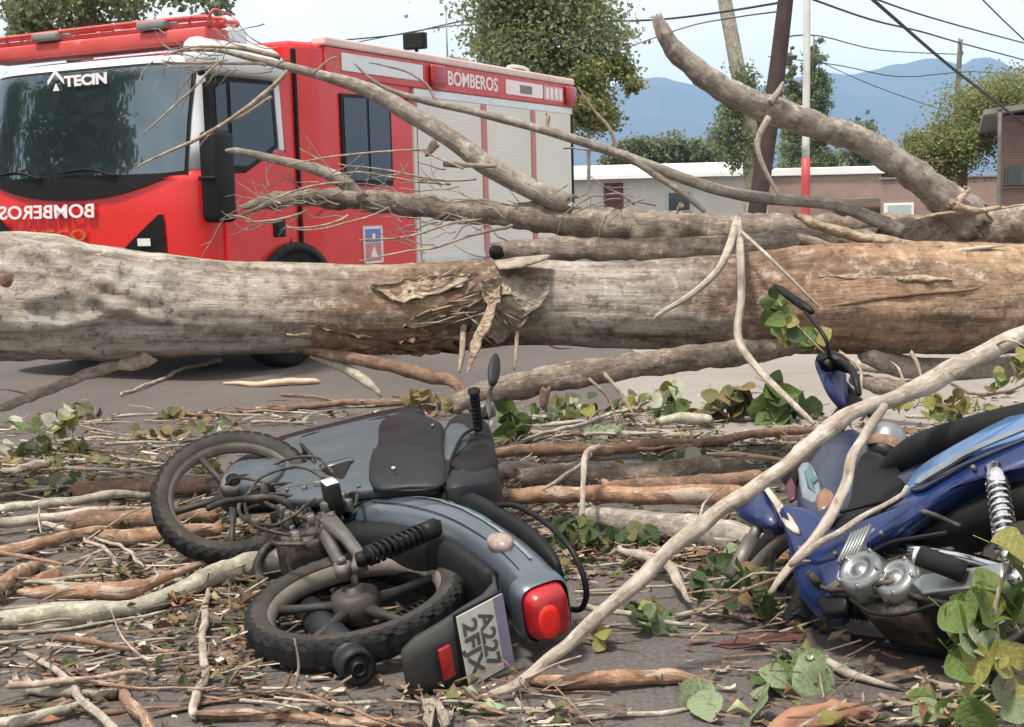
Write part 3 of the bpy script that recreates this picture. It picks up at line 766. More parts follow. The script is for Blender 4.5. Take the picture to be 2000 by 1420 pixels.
# nose: dark grille slot, headlamps, bumper
q = MB(); q.add(cabpatch(.86, 1.64, fl(.78), fl(1.06), .014, 12, 3)); tpart(q, 'grille', M_black)
for s in (0, 1):
    f = (lambda y: y) if not s else (lambda y: 2.5 - y)
    q = MB(); q.add(cabpatch(f(.34), f(.74), fl(.93), lambda y: 1.36 - .75 * abs((y if not s else 2.5 - y) - .36), .016, 10, 6)); h = tpart(q, 'headlamp_housing', M_black)
    q = MB(); v = []
    yc = f(.52); q.add(cabpatch(yc - .06, yc + .06, fl(1.10), fl(1.16), .03, 5, 3)); q.build('lens', M_clear, h)
q = MB(); q.add(loft([[p + Vector((-.05, 0, 0)) if p.x < 1 else p for p in cabring(z)] for z in (.38, .45, .70, .76)])); tpart(q, 'bumper', M_red)
# near side of the cab: door, glass, mirror
def sidepoly(pts, y0, y1, bev=.0):
    """prism of an (x, z) outline standing on the truck's near side"""
    n = len(pts); v = [Vector((a, y1, b)) for a, b in pts] + [Vector((a, y0, b)) for a, b in pts]
    f = [tuple(range(n, 2 * n)), tuple(range(n))[::-1]] + [(i, (i + 1) % n, n + (i + 1) % n, n + i) for i in range(n)]
    return v, f
q = MB(); q.add(sidepoly([(.36, .62), (.36, 1.655), (.62, 1.66), (1.02, 1.84), (1.22, 1.84), (1.24, 1.16), (1.12, 1.02), (.95, .86), (.80, .62)], -.022, .02)); door = tpart(q, 'door', M_red, smooth=False)
q = MB(); q.add(sidepoly([(.24, 1.655), (.24, 2.36), (.40, 2.43), (1.04, 2.44), (1.08, 1.88), (.64, 1.67)], -.02, .06)); wfr = tpart(q, 'window_frame', M_black, smooth=False)
q = MB(); q.add(sidepoly([(.47, 1.72), (.47, 2.38), (.99, 2.39), (1.02, 1.90), (.66, 1.72)], -.028, -.0215)); q.build('side_window', M_glass2, wfr, smooth=False)
q = MB(); q.add(sidepoly([(.29, 1.72), (.29, 2.32), (.42, 2.37), (.42, 1.72)], -.028, -.0215)); q.build('quarter_window', M_glass2, wfr, smooth=False)
q = MB(); q.add(sidepoly([(1.10, 1.86), (1.06, 2.44), (1.13, 2.44), (1.17, 1.86)], -.018, .03)); tpart(q, 'door_trim', M_white, smooth=False)
q = MB(); q.add(box(.96, 1.12, -.036, -.018, 1.13, 1.29, .012)); h = tpart(q, 'door_handle', M_black); q = MB(); q.add(box(.99, 1.09, -.05, -.037, 1.19, 1.225, .006)); q.build('lever', M_black, h)
q = MB(); q.add(box(.04, .29, -.20, -.02, 1.27, 1.98, .05, 3)); q.add(box(.02, .05, -.19, -.03, 1.60, 1.63, .005, 1)); mir = tpart(q, 'mirror', M_black)
q = MB(); q.add(tubegeo([(.12, -.02, 2.42), (.10, -.12, 2.40), (.12, -.13, 2.0), (.14, -.12, 1.6)], [.02, .022, .02, .02], 8, 4, 0)); q.build('mirror_arm', M_black, mir)
q = MB(); q.add(loft([[Vector((x, .06 + (y - .06) * k, 2.57 + (z - 2.57) * k)) for y, z in smooth_outline2(((-.05, 2.43), (-.11, 2.47), (-.11, 2.58), (-.03, 2.68), (.10, 2.71), (.10, 2.44)))] for x, k in ((.06, .35), (.08, .62), (.13, .85), (.22, .97), (.35, 1), (.6, 1), (1.05, 1), (1.12, .9), (1.16, .6))])); tpart(q, 'roof_side_fairing', M_white)
q = MB(); q.add(sidepoly([(1.245, .7), (1.20, 1.84), (1.13, 2.5), (1.19, 2.62), (1.34, 2.62), (1.34, .7)], -.008, .05)); tpart(q, 'cab_rear_pillar', M_red, smooth=False)
# crew section, wider than the cab
fp = [(1.345, .03), (1.60, -.06), (3.245, -.06), (3.245, 2.56), (1.60, 2.56), (1.345, 2.47)]
def prism(fp, z0, z1, bev=.05):
    bm = bmesh.new(); vs = [bm.verts.new((a, b, z0)) for a, b in fp]; fc = bm.faces.new(vs)
    r = bmesh.ops.extrude_face_region(bm, geom=[fc]); up = [x for x in r['geom'] if isinstance(x, bmesh.types.BMVert)]
    for x in up: x.co.z = z1
    bmesh.ops.recalc_face_normals(bm, faces=bm.faces[:])
    bmesh.ops.bevel(bm, geom=[e for e in bm.edges if all(abs(p.co.z - z1) < 1e-5 for p in e.verts)] + [e for e in bm.edges if abs(e.verts[0].co.z - e.verts[1].co.z) > .5], offset=bev, segments=3, profile=.5, affect='EDGES')
    return bmout(bm)
q = MB(); q.add(prism(fp, .62, 2.80, .06)); crew = tpart(q, 'crew_cabin', M_red, smooth=False)
q = MB(); q.add(sidepoly([(1.34, .95), (1.34, 2.72), (1.375, 2.72), (1.375, .95)], -.03, -.0)); tpart(q, 'door_gap', M_chassis, smooth=False)
q = MB(); q.add(sidepoly([(1.96, 1.56), (1.96, 2.38), (2.80, 2.40), (2.80, 1.56)], -.078, -.05)); cw = tpart(q, 'crew_window', M_black, smooth=False)
for a, b in ((2.0, 2.37), (2.41, 2.76)):
    q = MB(); q.add(sidepoly([(a, 1.61), (a, 2.345), (b, 2.355), (b, 1.61)], -.084, -.0785)); q.build('pane', M_glass2, cw, smooth=False)
q = MB(); q.add(box(2.26, 2.58, -.068, -.058, .84, 1.19, .02)); cr = tpart(q, 'crest', M_lettering)
M_crestblue = pmat('crest_blue', (.12, .22, .45), (.10, .18, .38), 30, .5); M_crestred = pmat('crest_red', (.50, .20, .18), (.42, .2, .2), 30, .5)
q = MB(); q.add(box(2.29, 2.55, -.074, -.069, 1.04, 1.16, .004, 1)); q.build('upper_field', M_crestblue, cr, smooth=False)
q = MB(); q.add(box(2.29, 2.55, -.074, -.069, .865, 1.03, .004, 1)); lf = q.build('lower_field', M_crestred, cr, smooth=False)
q = MB(); q.add(sidepoly([(2.36, .90), (2.42, 1.0), (2.48, .90)], -.079, -.0745)); q.add(cyl((2.42, -.079, 1.09), (2.42, -.0745, 1.09), .03, seg=10)); q.build('figure', M_lettering, cr, smooth=False)
# body with roller shutters and header band
q = MB(); q.add(box(3.25, 7.0, -.06, 2.56, .66, 2.84, .05)); tpart(q, 'body', M_shutter, smooth=False)
q = MB(); q.add(box(1.75, 7.03, -.085, 0.0, 2.515, 2.775, .012)); band = tpart(q, 'header_band', M_redpale, smooth=False)
q = MB(); q.add(box(1.72, 7.05, -.10, .05, 2.78, 2.86, .02)); tpart(q, 'roof_edge', pmat('pale_pink_edge', (.70, .55, .52), (.62, .45, .42), 3, .5), smooth=False)
q = MB(); q.add(box(3.25, 7.02, -.075, -.03, 2.43, 2.51, .008)); tpart(q, 'shutter_housing', M_white, smooth=False)
text_mesh('band_lettering', 'BOMBEROS', .20, M_lettering, frame_matrix(XL, ZL, -YL, (4.45, -.089, 2.645)), tk, .003, width=1.10, bold=.004)
for nm, a, b, z0, z1, mt in (('side_marker_panel', 1.98, 3.40, 2.58, 2.74, M_white), ('side_marker_panel', 5.2, 6.15, 2.57, 2.73, M_lettering), ('side_marker_panel', 6.18, 6.72, 2.56, 2.73, pmat('pale_red_panel', (.62, .36, .36), (.55, .3, .3), 5, .5))):
    q = MB(); q.add(box(a, b, -.094, -.086, z0, z1, .003, 1)); o = tpart(q, nm, mt, smooth=False)
for k in range(4):
    q = MB(); q.add(box(6.22 + k * .125, 6.30 + k * .125, -.099, -.0945, 2.58, 2.71, .002, 1)); q.build('pale_stripe', M_lettering, o, smooth=False)
q = MB(); q.add(box(5.55, 5.85, -.099, -.0945, 2.60, 2.69)); q.build('dim_print', M_tin, o, smooth=False)
for x in (3.64, 6.88):
    q = MB(); q.add(box(x - .13, x + .13, -.15, -.088, 2.53, 2.76, .03, 3)); tpart(q, 'side_beacon', M_lampred)
q = MB(); q.add(box(3.10, 3.24, -.10, -.062, 2.28, 2.44, .02, 3)); tpart(q, 'side_beacon', M_lampred)
M_divider = pmat('faded_pink_divider', (.48, .17, .17), (.42, .22, .21), 3, .6)
for x in (4.69, 5.90):
    q = MB(); q.add(box(x - .055, x + .055, -.085, -.05, .75, 2.42, .008)); tpart(q, 'shutter_divider', M_divider, smooth=False)
# shutters: interlocking slats, one panel per bay
for a, b in ((3.30, 4.63), (4.75, 5.84), (5.96, 6.96)):
    rings = []; n = 42; z0, z1 = .80, 2.43
    for k in range(n):
        zb = z0 + (z1 - z0) * k / n; h = (z1 - z0) / n
        for t, d in ((.03, -.0700), (.08, -.0712), (.5, -.0715), (.92, -.0712), (.97, -.0700)): rings.append([Vector((a, d, zb + t * h)), Vector((b, d, zb + t * h))])
    q = MB(); q.add(loft(rings, cap=False, closed=False)); sh = tpart(q, 'roller_shutter', M_shutter, smooth=False)
    q = MB(); q.add(box(a + .02, b - .02, -.095, -.074, .78, .84, .008)); q.build('pull_bar', M_polewhite, sh, smooth=False)
q = MB(); q.add(box(4.70, 5.6, -.08, -.062, .66, .74, .006)); tpart(q, 'sill_strip', M_redpale, smooth=False)
q = MB(); q.add(box(6.985, 7.06, -.07, 2.57, .6, 2.5, .02)); tpart(q, 'rear_frame', M_black, smooth=False)
# chassis, wheels, arches
q = MB(); q.add(box(.35, 6.9, .35, 2.15, .45, .75, .03)); q.add(box(.3, 1.3, .2, 2.3, .38, .6, .05)); q.add(box(2.2, 4.4, .05, 2.4, .40, .72, .03)); q.add(box(6.0, 6.95, .05, 2.45, .45, .72, .03)); tpart(q, 'chassis', M_chassis)
for x in (1.22, 5.25):
    for y, s in ((.14, -1), (2.36, 1)):
        Mw = Matrix.Translation((x, y, .48))
        q = MB(); prof = [(.26, -.13), (.30, -.14), (.42, -.14), (.465, -.12), (.48, -.08), (.48, .08), (.465, .12), (.42, .14), (.30, .14), (.26, .13)]
        q.add(lathe(prof, 48, Mw, lambda s_, i: -.012 if (i in (4, 5) and s_ % 3 == 0) else 0)); w = tpart(q, 'wheel', M_rubber)
        q = MB(); q.add(lathe([(.0, s * .05), (.08, s * .06), (.09, s * .02), (.2, s * -.02), (.25, s * .10), (.275, s * .14), (.27, s * .10)], 32, Mw)); q.build('rim', M_tin, w)
for x in (1.22, 5.25):
    rings = []
    for i in range(15):
        a = math.radians(8 + 164 * i / 14); r0, r1 = .52, .60
        c, s = math.cos(a), math.sin(a)
        rings.append([Vector((x + c * r, y, .48 + s * r)) for r, y in ((r0, -.075), (r1, -.075), (r1, .30), (r0, .30))])
    q = MB(); q.add(loft(rings))
    if x < 3: tpart(q, 'wheel_arch', M_black)
    q = MB(); pts = [(x + .515 * math.cos(math.radians(a)), .48 + .515 * math.sin(math.radians(a))) for a in range(0, 181, 12)]
    q.add(sidepoly(pts, -.066, .02))
    if x < 3: tpart(q, 'arch_liner', M_chassis, smooth=False)
# roof gear: ladder rack over the cab, work lamp, rail
rk = None
q = MB(); q.add(box(.26, .56, .02, 2.48, 2.68, 2.80, .02)); q.add(box(.30, .36, .0, 2.46, 2.805, 2.84, .01)); q.add(box(.46, .52, .0, 2.46, 2.805, 2.84, .01)); rk = tpart(q, 'ladder_rack', M_redpale)
for x in (.28, .44, .60):
    q = MB(); z = 2.855 + (.44 - abs(x - .44)) * .06; q.add(tubegeo([(x, -.02, z - .05), (x, .08, z), (x, 1.2, z + .01), (x, 2.45, z)], [.016] * 4, 8, 6, 0)); q.build('rail', M_redpale, rk)
for y in (.15, .55, .95, 1.35, 1.75, 2.15):
    q = MB(); q.add(tubegeo([(.26, y, 2.875), (.44, y, 2.905), (.62, y, 2.875)], [.013] * 3, 8, 3, 0)); q.add(cyl((.3, y + .05, 2.80), (.3, y + .05, 2.86), .012, seg=8)); q.build('rung', M_redpale, rk)
for y in (.55, 1.7):
    q = MB(); q.add(box(.22, .42, y - .14, y + .14, 2.81, 2.88, .02)); q.build('clamp', M_tin, rk)
q = MB(); q.add(tubegeo([(.3, .03, 2.80), (.26, -.04, 2.88), (.3, -.06, 2.92), (.5, -.05, 2.90)], [.012] * 4, 8, 5, 0)); q.build('rack_hook', M_redpale, rk)
q = MB(); q.add(box(.55, .80, .02, .22, 2.67, 2.83, .03)); q.add(cyl((.66, .1, 2.82), (.66, .1, 2.92), .07)); tpart(q, 'roof_beacon', M_white)
wl = MB(); wl.add(box(4.06, 4.14, .27, .53, 2.99, 3.16, .015)); wl.add(cyl((4.12, .4, 2.83), (4.12, .4, 3.02), .02)); wl.add(box(4.0, 4.4, .2, .6, 2.845, 2.89, .01)); lampo = tpart(wl, 'work_lamp', M_black)
q = MB(); q.add(box(4.045, 4.058, .285, .515, 3.005, 3.145)); q.build('lens', M_glass2, lampo, smooth=False)
q = MB(); q.add(cyl((4.6, .3, 2.84), (4.6, .3, 3.36), .012, .006, 8)); tpart(q, 'aerial', M_tin)
q = MB()
for k in range(8): q.add(cyl((4.7 + k * .16, .3, 2.84), (4.7 + k * .16, .3, 2.99 - .010 * k), .012, seg=6))
q.add(cyl((4.65, .3, 2.96), (5.9, .3, 2.91), .010, seg=6)); tpart(q, 'roof_rail', M_tin)
q = MB(); q.add(tubegeo([(6.2, .4, 2.84), (6.25, .4, 2.98), (6.75, .4, 2.99), (6.8, .4, 2.84)], [.02] * 4, 8, 4, 0)); tpart(q, 'roof_handrail', M_polewhite)
# ------------------------------------------------------------------ the fallen tree
TR = [(-260, 430, 712), (-120, 442, 708), (0, 455, 702), (100, 462, 702), (200, 478, 700), (300, 496, 696), (400, 506, 692), (500, 513, 690), (600, 516, 688), (700, 517, 690),
      (800, 516, 690), (900, 511, 684), (1000, 508, 674), (1100, 509, 674), (1200, 511, 679), (1300, 508, 682), (1400, 500, 685), (1500, 490, 688), (1600, 481, 690),
      (1700, 476, 692), (1800, 474, 693), (1900, 476, 690), (2000, 478, 686), (2120, 480, 684), (2260, 482, 684)]
YT = lambda px: 6.25 + .10 * (px - 1000) / 1000
def tint(px):
    for (a, b, c), (d, e, g) in zip(TR, TR[1:]):
        if a <= px <= d:
            t = (px - a) / (d - a); return b + (e - b) * t, c + (g - c) * t
    return (TR[0] if px < 0 else TR[-1])[1:]
tp = [A(px, (a + b) / 2, YT(px)) for px, a, b in TR]; trd = [(b - a) / 2 * YT(px) / FPX for px, a, b in TR]
tbase = Vector((tp[0].x, tp[0].y, 0))
ft = empty('fallen_tree', tbase, 'huge fallen tree lying across the whole road with broken bark and bare limbs', 'tree')
v, f, uv = tubegeo(tp, trd, 72, 13, .0)
ctr = catmull(tp, 13)
FOLDS = [[(-60, 460), (60, 497), (130, 527), (200, 550), (290, 580)], [(-40, 640), (60, 638), (130, 632), (190, 620), (250, 596)], [(60, 585), (130, 570), (190, 580), (240, 608), (320, 625)], [(150, 500), (240, 530), (330, 548), (400, 556)]]
def trunk_disp(p, i):
    c = ctr[min(i, len(ctr) - 1)]; d = (p - c); r = d.length
    if r < 1e-4: return p
    a = math.atan2(d.z, d.y); s = p.x
    h = .060 * noise.noise(Vector((s * .9, a * .8, 1))) + .035 * noise.noise(Vector((s * 2.4, a * 2.4, 7)))
    h += .030 * noise.noise(Vector((s * 5, a * 7, 3))) + .016 * noise.noise(Vector((s * 14, a * 16, 5)))
    h += .045 * (.35 - abs(noise.noise(Vector((s * 1.6 + .4 * a, a * 4.5, 21))))) + .022 * (.3 - abs(noise.noise(Vector((s * 4, a * 11, 25)))))
    left = max(0, min(1, (-.8 - s) / 1.6))                       # gnarled, folded root flare towards the left
    h += left * (.12 * abs(noise.noise(Vector((s * 1.5 + a * 1.1, a * 2.2 - s * .8, 2)))) - .03)
    px, py = proj(p)
    if p.y < c.y and px < 420:
        for pl in FOLDS:
            for (x1, y1), (x2, y2) in zip(pl, pl[1:]):
                if min(x1, x2) - 40 < px < max(x1, x2) + 40:
                    t = max(0, min(1, ((px - x1) * (x2 - x1) + (py - y1) * (y2 - y1)) / ((x2 - x1) ** 2 + (y2 - y1) ** 2)))
                    dx, dy = px - x1 - t * (x2 - x1), py - y1 - t * (y2 - y1); dd = dx * dx + dy * dy
                    h += .075 * math.exp(-dd / 160) - .06 * math.exp(-((dy - 17) ** 2 + dx * dx) / 90)
        h -= .16 * math.exp(-((px - 8) ** 2 + (py - 548) ** 2) / 300)
    g = noise.noise(Vector((s * .8, a * 5.5, 11)))
    h -= .05 * max(0, .25 - abs(g)) * (1 - left)
    return c + d * (1 + h)
v = [trunk_disp(p, k // 72) for k, p in enumerate(v)]
q = MB(); q.add((v, f, uv)); q.build('trunk', M_trunk, ft, loc=tbase)
def tsurf(px, py, off=.0):
    """point on the near face of the trunk under a pixel"""
    a, b = tint(px); Yc = YT(px); c = A(px, (a + b) / 2, Yc); r = (b - a) / 2 * Yc / FPX
    Y = Yc - r * .9
    for _ in range(4):
        p = A(px, py, Y); dz = p.z - c.z; Y = Yc - math.sqrt(max(r * r - dz * dz, (.15 * r) ** 2)) - off
    return A(px, py, Y)

def limb(name, P, mat, Y=None, seg=12, sub=6, amp=.10, nsc=5, par=ft, off=None, wob=0.0, flat=1.0):
    """P: (px, py, width px[, Y])"""
    pts = []; rad = []
    for p in P:
        y = p[3] if len(p) > 3 else Y
        pts.append(A(p[0], p[1], y)); rad.append(max(.0015, p[2] / 2 * y / FPX))
    q = MB(); q.add(tubegeo(pts, rad, seg, sub, amp, nsc, off if off is not None else rnd.uniform(0, 50), wob=wob, flat=flat))
    return q.build(name, mat, par, loc=tbase if par is ft else None)
# second limb lying behind the trunk
limb('limb', [(470, 405, 10, 6.9), (560, 388, 34, 6.85), (680, 388, 42, 6.8), (800, 400, 44, 6.75), (950, 415, 44, 6.72), (1080, 428, 58, 6.7), (1200, 440, 62, 6.7), (1350, 447, 62, 6.7), (1500, 450, 60, 6.7), (1650, 452, 64, 6.68), (1800, 450, 60, 6.66), (1900, 446, 82, 6.64), (2030, 442, 96, 6.6), (2200, 440, 96, 6.6)], M_limb, seg=26, sub=14, amp=.30, nsc=11)
limb('limb', [(975, 492, 36, 6.62), (1030, 486, 42, 6.62), (1120, 486, 44, 6.6), (1260, 488, 44, 6.6), (1420, 486, 50, 6.58), (1560, 480, 60, 6.52), (1700, 474, 56, 6.5)], M_limb, seg=22, sub=12, amp=.28, nsc=12)
q = MB(); c = A(973, 492, 6.60); q.add(cyl(c + Vector((-.02, -.03, 0)), c + Vector((.03, .02, 0)), .036, .03, 10)); q.build('hollow_end', M_chassis, ft, loc=tbase)
# big curved limb rearing over the scene
limb('limb', [(1890, 425, 90, 6.6), (1850, 392, 70, 6.55), (1800, 352, 58, 6.5), (1740, 308, 54, 6.45), (1670, 270, 52, 6.4), (1590, 243, 52, 6.35), (1510, 216, 54, 6.3), (1440, 188, 52, 6.25), (1380, 152, 46, 6.2), (1330, 110, 39, 6.18), (1300, 72, 32, 6.15), (1284, 38, 22, 6.15)], M_smooth, seg=30, sub=14, amp=.17, nsc=13)
for P in ([(1860, 400, 30), (1905, 412, 24), (1950, 405, 10)], [(1870, 395, 24), (1890, 372, 14), (1882, 365, 6)], [(1790, 428, 8), (1850, 416, 16), (1930, 410, 10), (2010, 398, 6)]):
    limb('splintered_bark', [(*p, 6.45) for p in P], M_plate, seg=9, amp=.55, nsc=14, flat=.6)
limb('broken_stub', [(1505, 200, 16), (1520, 180, 12), (1530, 160, 5)], M_pale, 6.22, 8)
limb('broken_stub', [(1500, 232, 14), (1484, 262, 12), (1480, 292, 11), (1496, 336, 9), (1516, 372, 7), (1522, 384, 4)], M_pale, 6.22, 8)
# slender grey branches sweeping left
limb('branch', [(1100, 395, 44, 6.66), (1050, 375, 42, 6.66), (950, 322, 40, 6.7), (880, 270, 36, 6.72), (800, 222, 34, 6.74), (740, 186, 30, 6.76), (690, 165, 26, 6.78), (600, 140, 18, 6.8), (500, 116, 13, 6.8), (420, 98, 8, 6.8), (340, 100, 4, 6.8)], M_smooth, seg=14, sub=7, amp=.07)
limb('branch', [(1760, 452, 30, 6.5), (1700, 425, 26, 6.5), (1620, 398, 24, 6.5), (1500, 388, 24, 6.48), (1400, 370, 22, 6.46), (1280, 328, 22, 6.45), (1200, 298, 20, 6.45), (1090, 262, 18, 6.45), (990, 235, 16, 6.45), (900, 213, 14, 6.45), (820, 195, 12, 6.45), (740, 165, 7, 6.45), (690, 122, 3, 6.45)], M_smooth, seg=12, sub=6, amp=.08)
limb('branch', [(700, 385, 30, 6.7), (670, 355, 28, 6.7), (620, 332, 22, 6.68), (540, 312, 17, 6.66), (470, 296, 14, 6.66), (440, 294, 6, 6.66)], M_smooth, seg=12, sub=6, amp=.1)
limb('branch', [(1375, 412, 10), (1330, 375, 12), (1270, 335, 14), (1220, 300, 16)], M_smooth, 6.43, 10)
limb('branch', [(700, 388, 26), (620, 380, 22), (560, 392, 14), (510, 405, 8), (470, 420, 3)], M_limb, 6.62, 10, amp=.25)
tw = [[(560, 140, 9), (500, 195, 9), (440, 240, 8), (370, 280, 7), (300, 312, 5), (265, 330, 3)], [(530, 190, 7), (480, 220, 6), (430, 245, 4), (390, 285, 3)], [(430, 120, 5), (380, 170, 5), (330, 215, 4), (280, 262, 3)],
      [(300, 120, 3), (280, 140, 3), (272, 165, 2)], [(545, 112, 10), (480, 98, 10), (420, 92, 7), (360, 95, 4), (320, 108, 3)], [(520, 128, 6), (430, 125, 6), (350, 122, 4), (315, 118, 3)],
      [(840, 296, 5), (760, 296, 4), (650, 305, 4), (560, 322, 3)], [(880, 360, 5), (800, 350, 4), (700, 335, 4), (640, 342, 2)], [(930, 350, 5), (850, 352, 5), (760, 332, 4), (660, 320, 2)],
      [(1000, 440, 7), (930, 455, 6), (860, 480, 5), (800, 488, 4), (700, 510, 3)], [(930, 430, 6), (880, 435, 5), (800, 460, 4), (700, 470, 3)], [(850, 200, 7), (830, 165, 6), (790, 140, 5), (720, 122, 3)],
      [(905, 330, 5), (860, 310, 4), (812, 285, 3)], [(850, 280, 22), (835, 298, 14), (830, 304, 4)], [(870, 320, 12), (960, 322, 8), (965, 318, 3)], [(1070, 252, 8), (1072, 230, 8), (1066, 222, 3)],
      [(1205, 292, 8), (1190, 250, 7), (1160, 215, 5), (1130, 170, 3)], [(690, 355, 6), (600, 365, 5), (520, 395, 4), (480, 425, 3)], [(600, 410, 5), (540, 428, 4), (480, 432, 3)], [(680, 420, 5), (620, 440, 4), (560, 445, 3)],
      [(760, 405, 5), (690, 430, 4), (600, 448, 3), (560, 440, 2)], [(610, 145, 5), (640, 120, 4), (660, 112, 3)], [(1240, 400, 5), (1210, 380, 4), (1180, 380, 3)], [(1330, 402, 14), (1326, 408, 10), (1322, 416, 4)], [(1100, 290, 4), (1150, 292, 4), (1200, 300, 5)]]
for k, P in enumerate(tw): limb('twig', [(*p, 6.42 + .03 * (k % 9)) for p in P], M_twig, seg=6, sub=4, amp=.1, wob=.012)
q = MB(); r = random.Random(12)                                   # finest dead twigs around the branch ends
for k in range(130):
    zone = r.choice([(640, 385, 180, 40), (450, 110, 120, 45), (760, 350, 190, 60), (560, 410, 110, 35), (900, 440, 150, 50), (1150, 390, 150, 30)])
    px, py = zone[0] + r.gauss(0, .5) * zone[2], zone[1] + r.gauss(0, .5) * zone[3]
    a = math.pi + r.gauss(0, .45); L = r.uniform(30, 110); y = 6.5 + r.uniform(-.15, .3)
    P = []; cx_, cy_ = px, py
    for t in range(5):
        P.append(A(cx_, cy_, y + .012 * t)); a += r.gauss(0, .28); cx_ += L / 4 * math.cos(a); cy_ += L / 4 * math.sin(a)
    q.add(tubegeo(P, [.0036, .0031, .0026, .002, .0012], 4, 2, 0, cap=False))
    if k % 2:
        a2 = a + r.choice((-.7, .7)); p2 = P[2]; j = r.uniform(15, 40); u_ = proj(p2)
        q.add(tubegeo([p2, A(u_[0] + j * .5 * math.cos(a2), u_[1] + j * .5 * math.sin(a2) + r.gauss(0, 2), y + .03), A(u_[0] + j * math.cos(a2), u_[1] + j * math.sin(a2), y + .04)], [.0024, .0018, .001], 4, 2, 0, cap=False))
tag(q.build('twig_spray', M_smooth, ft, loc=tbase), kind='stuff')
# pale dangling roots over the trunk
for P in ([(1440, 425, 16, 6.35), (1425, 480, 16, 5.98), (1400, 530, 15, 5.93), (1350, 575, 13, 5.92), (1290, 612, 10, 5.92), (1278, 625, 5, 5.92)],
          [(1440, 425, 16, 6.35), (1446, 500, 17, 5.96), (1448, 580, 16, 5.92), (1442, 660, 17, 5.85), (1480, 720, 15, 5.6), (1540, 780, 13, 5.4), (1590, 828, 10, 5.3)],
          [(1450, 455, 8, 6.1), (1500, 500, 7, 5.95), (1560, 560, 6, 5.9), (1600, 600, 4, 5.9)]): limb('hanging_root', P, M_pale, seg=9, sub=6, amp=.06)
# limbs under the trunk
limb('limb', [(1560, 668, 44, 6.2), (1440, 688, 52, 6.12), (1300, 704, 48, 6.05), (1180, 722, 52, 6.0), (1060, 744, 54, 5.95), (960, 764, 48, 5.9), (890, 790, 34, 5.85)], M_limb, seg=22, sub=12, amp=.24, nsc=11)
limb('limb', [(600, 684, 18, 6.1), (680, 698, 24, 6.05), (760, 714, 27, 6.0), (830, 732, 30, 5.95), (890, 750, 22, 5.9), (920, 800, 12, 5.85)], M_brown, seg=16, sub=9, amp=.26, nsc=14)
limb('limb', [(610, 694, 14, 6.15), (660, 712, 22, 6.1), (710, 742, 22, 6.0), (735, 762, 12, 5.95), (745, 776, 5, 5.95)], M_greenbark, seg=10, sub=5, amp=.12)
limb('broken_stub', [(1065, 760, 22), (1062, 785, 18), (1064, 800, 10)], M_brown, 5.9, 9)
limb('limb', [(1690, 690, 40, 6.2), (1760, 715, 46, 6.3), (1860, 722, 44, 6.5), (1990, 715, 40, 6.7)], M_pale, seg=12, sub=5, amp=.1)
for P in ([(1180, 730, 8, 5.9), (1215, 770, 7, 5.85), (1240, 815, 5, 5.8)], [(1150, 740, 7, 5.9), (1190, 780, 6, 5.9), (1205, 830, 5, 5.85)], [(1010, 640, 10, 6.05), (1008, 690, 9, 5.98), (1004, 722, 5, 5.95)], [(905, 640, 14, 6.02), (902, 695, 12, 5.95), (896, 728, 6, 5.92)],
          [(1640, 688, 8, 6.0), (1680, 720, 7, 5.9), (1680, 770, 6, 5.8)], [(1780, 690, 10, 6.0), (1792, 712, 8, 5.95), (1800, 740, 5, 5.9)]): limb('twig', P, M_twig, seg=6, sub=4)
# bark torn off the trunk in plates
def bark_plate(P, off, mat, curl=.03, th=.012, jag=6, seed=0, par=ft):
    r = random.Random(seed); out = []
    n = len(P)
    for i in range(n):
        a, b = P[i], P[(i + 1) % n]; m = max(2, int(math.hypot(b[0] - a[0], b[1] - a[1]) / 11))
        for k in range(m):
            t = k / m; out.append((a[0] + (b[0] - a[0]) * t + r.gauss(0, jag * .45), a[1] + (b[1] - a[1]) * t + r.gauss(0, jag * .45)))
    cx_ = sum(p[0] for p in out) / len(out); cy_ = sum(p[1] for p in out) / len(out)
    rings = []
    for s in (1, .86, .72, .58, .44, .30, .16):
        rings.append([(cx_ + (p[0] - cx_) * s, cy_ + (p[1] - cy_) * s) for p in out])
    v = []
    for j, R in enumerate(rings):
        for p in R: v.append(tsurf(p[0], p[1], off + (curl if j == 0 else curl * .35 if j == 1 else 0) + .018 * nz3(A(p[0], p[1], 6), 9, seed) + .012 * nz3(A(p[0], p[1], 6), 24, seed) + .012 * nz3(A(p[0] * .3 + p[1] * .4, p[1] - p[0] * .35, 6), 70, seed)))
    n = len(out); f = []
    for j in range(6):
        for k in range(n): f.append((j * n + k, j * n + (k + 1) % n, (j + 1) * n + (k + 1) % n, (j + 1) * n + k))
    f.append(tuple(range(6 * n, 7 * n)))
    b = len(v); v += [tsurf(p[0], p[1], max(0, off + curl - th)) for p in out]
    f += [(k, b + k, b + (k + 1) % n, (k + 1) % n) for k in range(n)]
    q = MB(); q.add((v, f)); return q.build('bark_plate', mat, par, loc=tbase if par is ft else None)
M_plate_pale = pmat('lichen_bark', (.37, .34, .275), (.21, .17, .13), 15, .9, bump=1.0, bscale=42, dirt=((.34, .34, .28), .35, 12), bd=.03)
bark_plate([(780, 640), (840, 605), (920, 570), (985, 552), (1000, 575), (940, 590), (880, 612), (820, 640)], .012, M_plate, .03, seed=1)
bark_plate([(930, 552), (985, 540), (1020, 545), (1075, 552), (1068, 590), (1030, 620), (985, 615), (960, 585)], .018, M_plate_pale, .03, seed=2)
bark_plate([(925, 615), (1000, 595), (1040, 610), (1010, 650), (975, 672), (950, 655), (930, 690), (912, 680)], .03, M_plate_pale, .03, seed=3)
bark_plate([(940, 560), (975, 552), (978, 590), (945, 592)], .04, M_plate, .015, jag=3, seed=4)
bark_plate([(600, 640), (700, 655), (760, 668), (880, 660), (900, 690), (760, 692), (620, 690)], .012, M_brown, .03, seed=5)
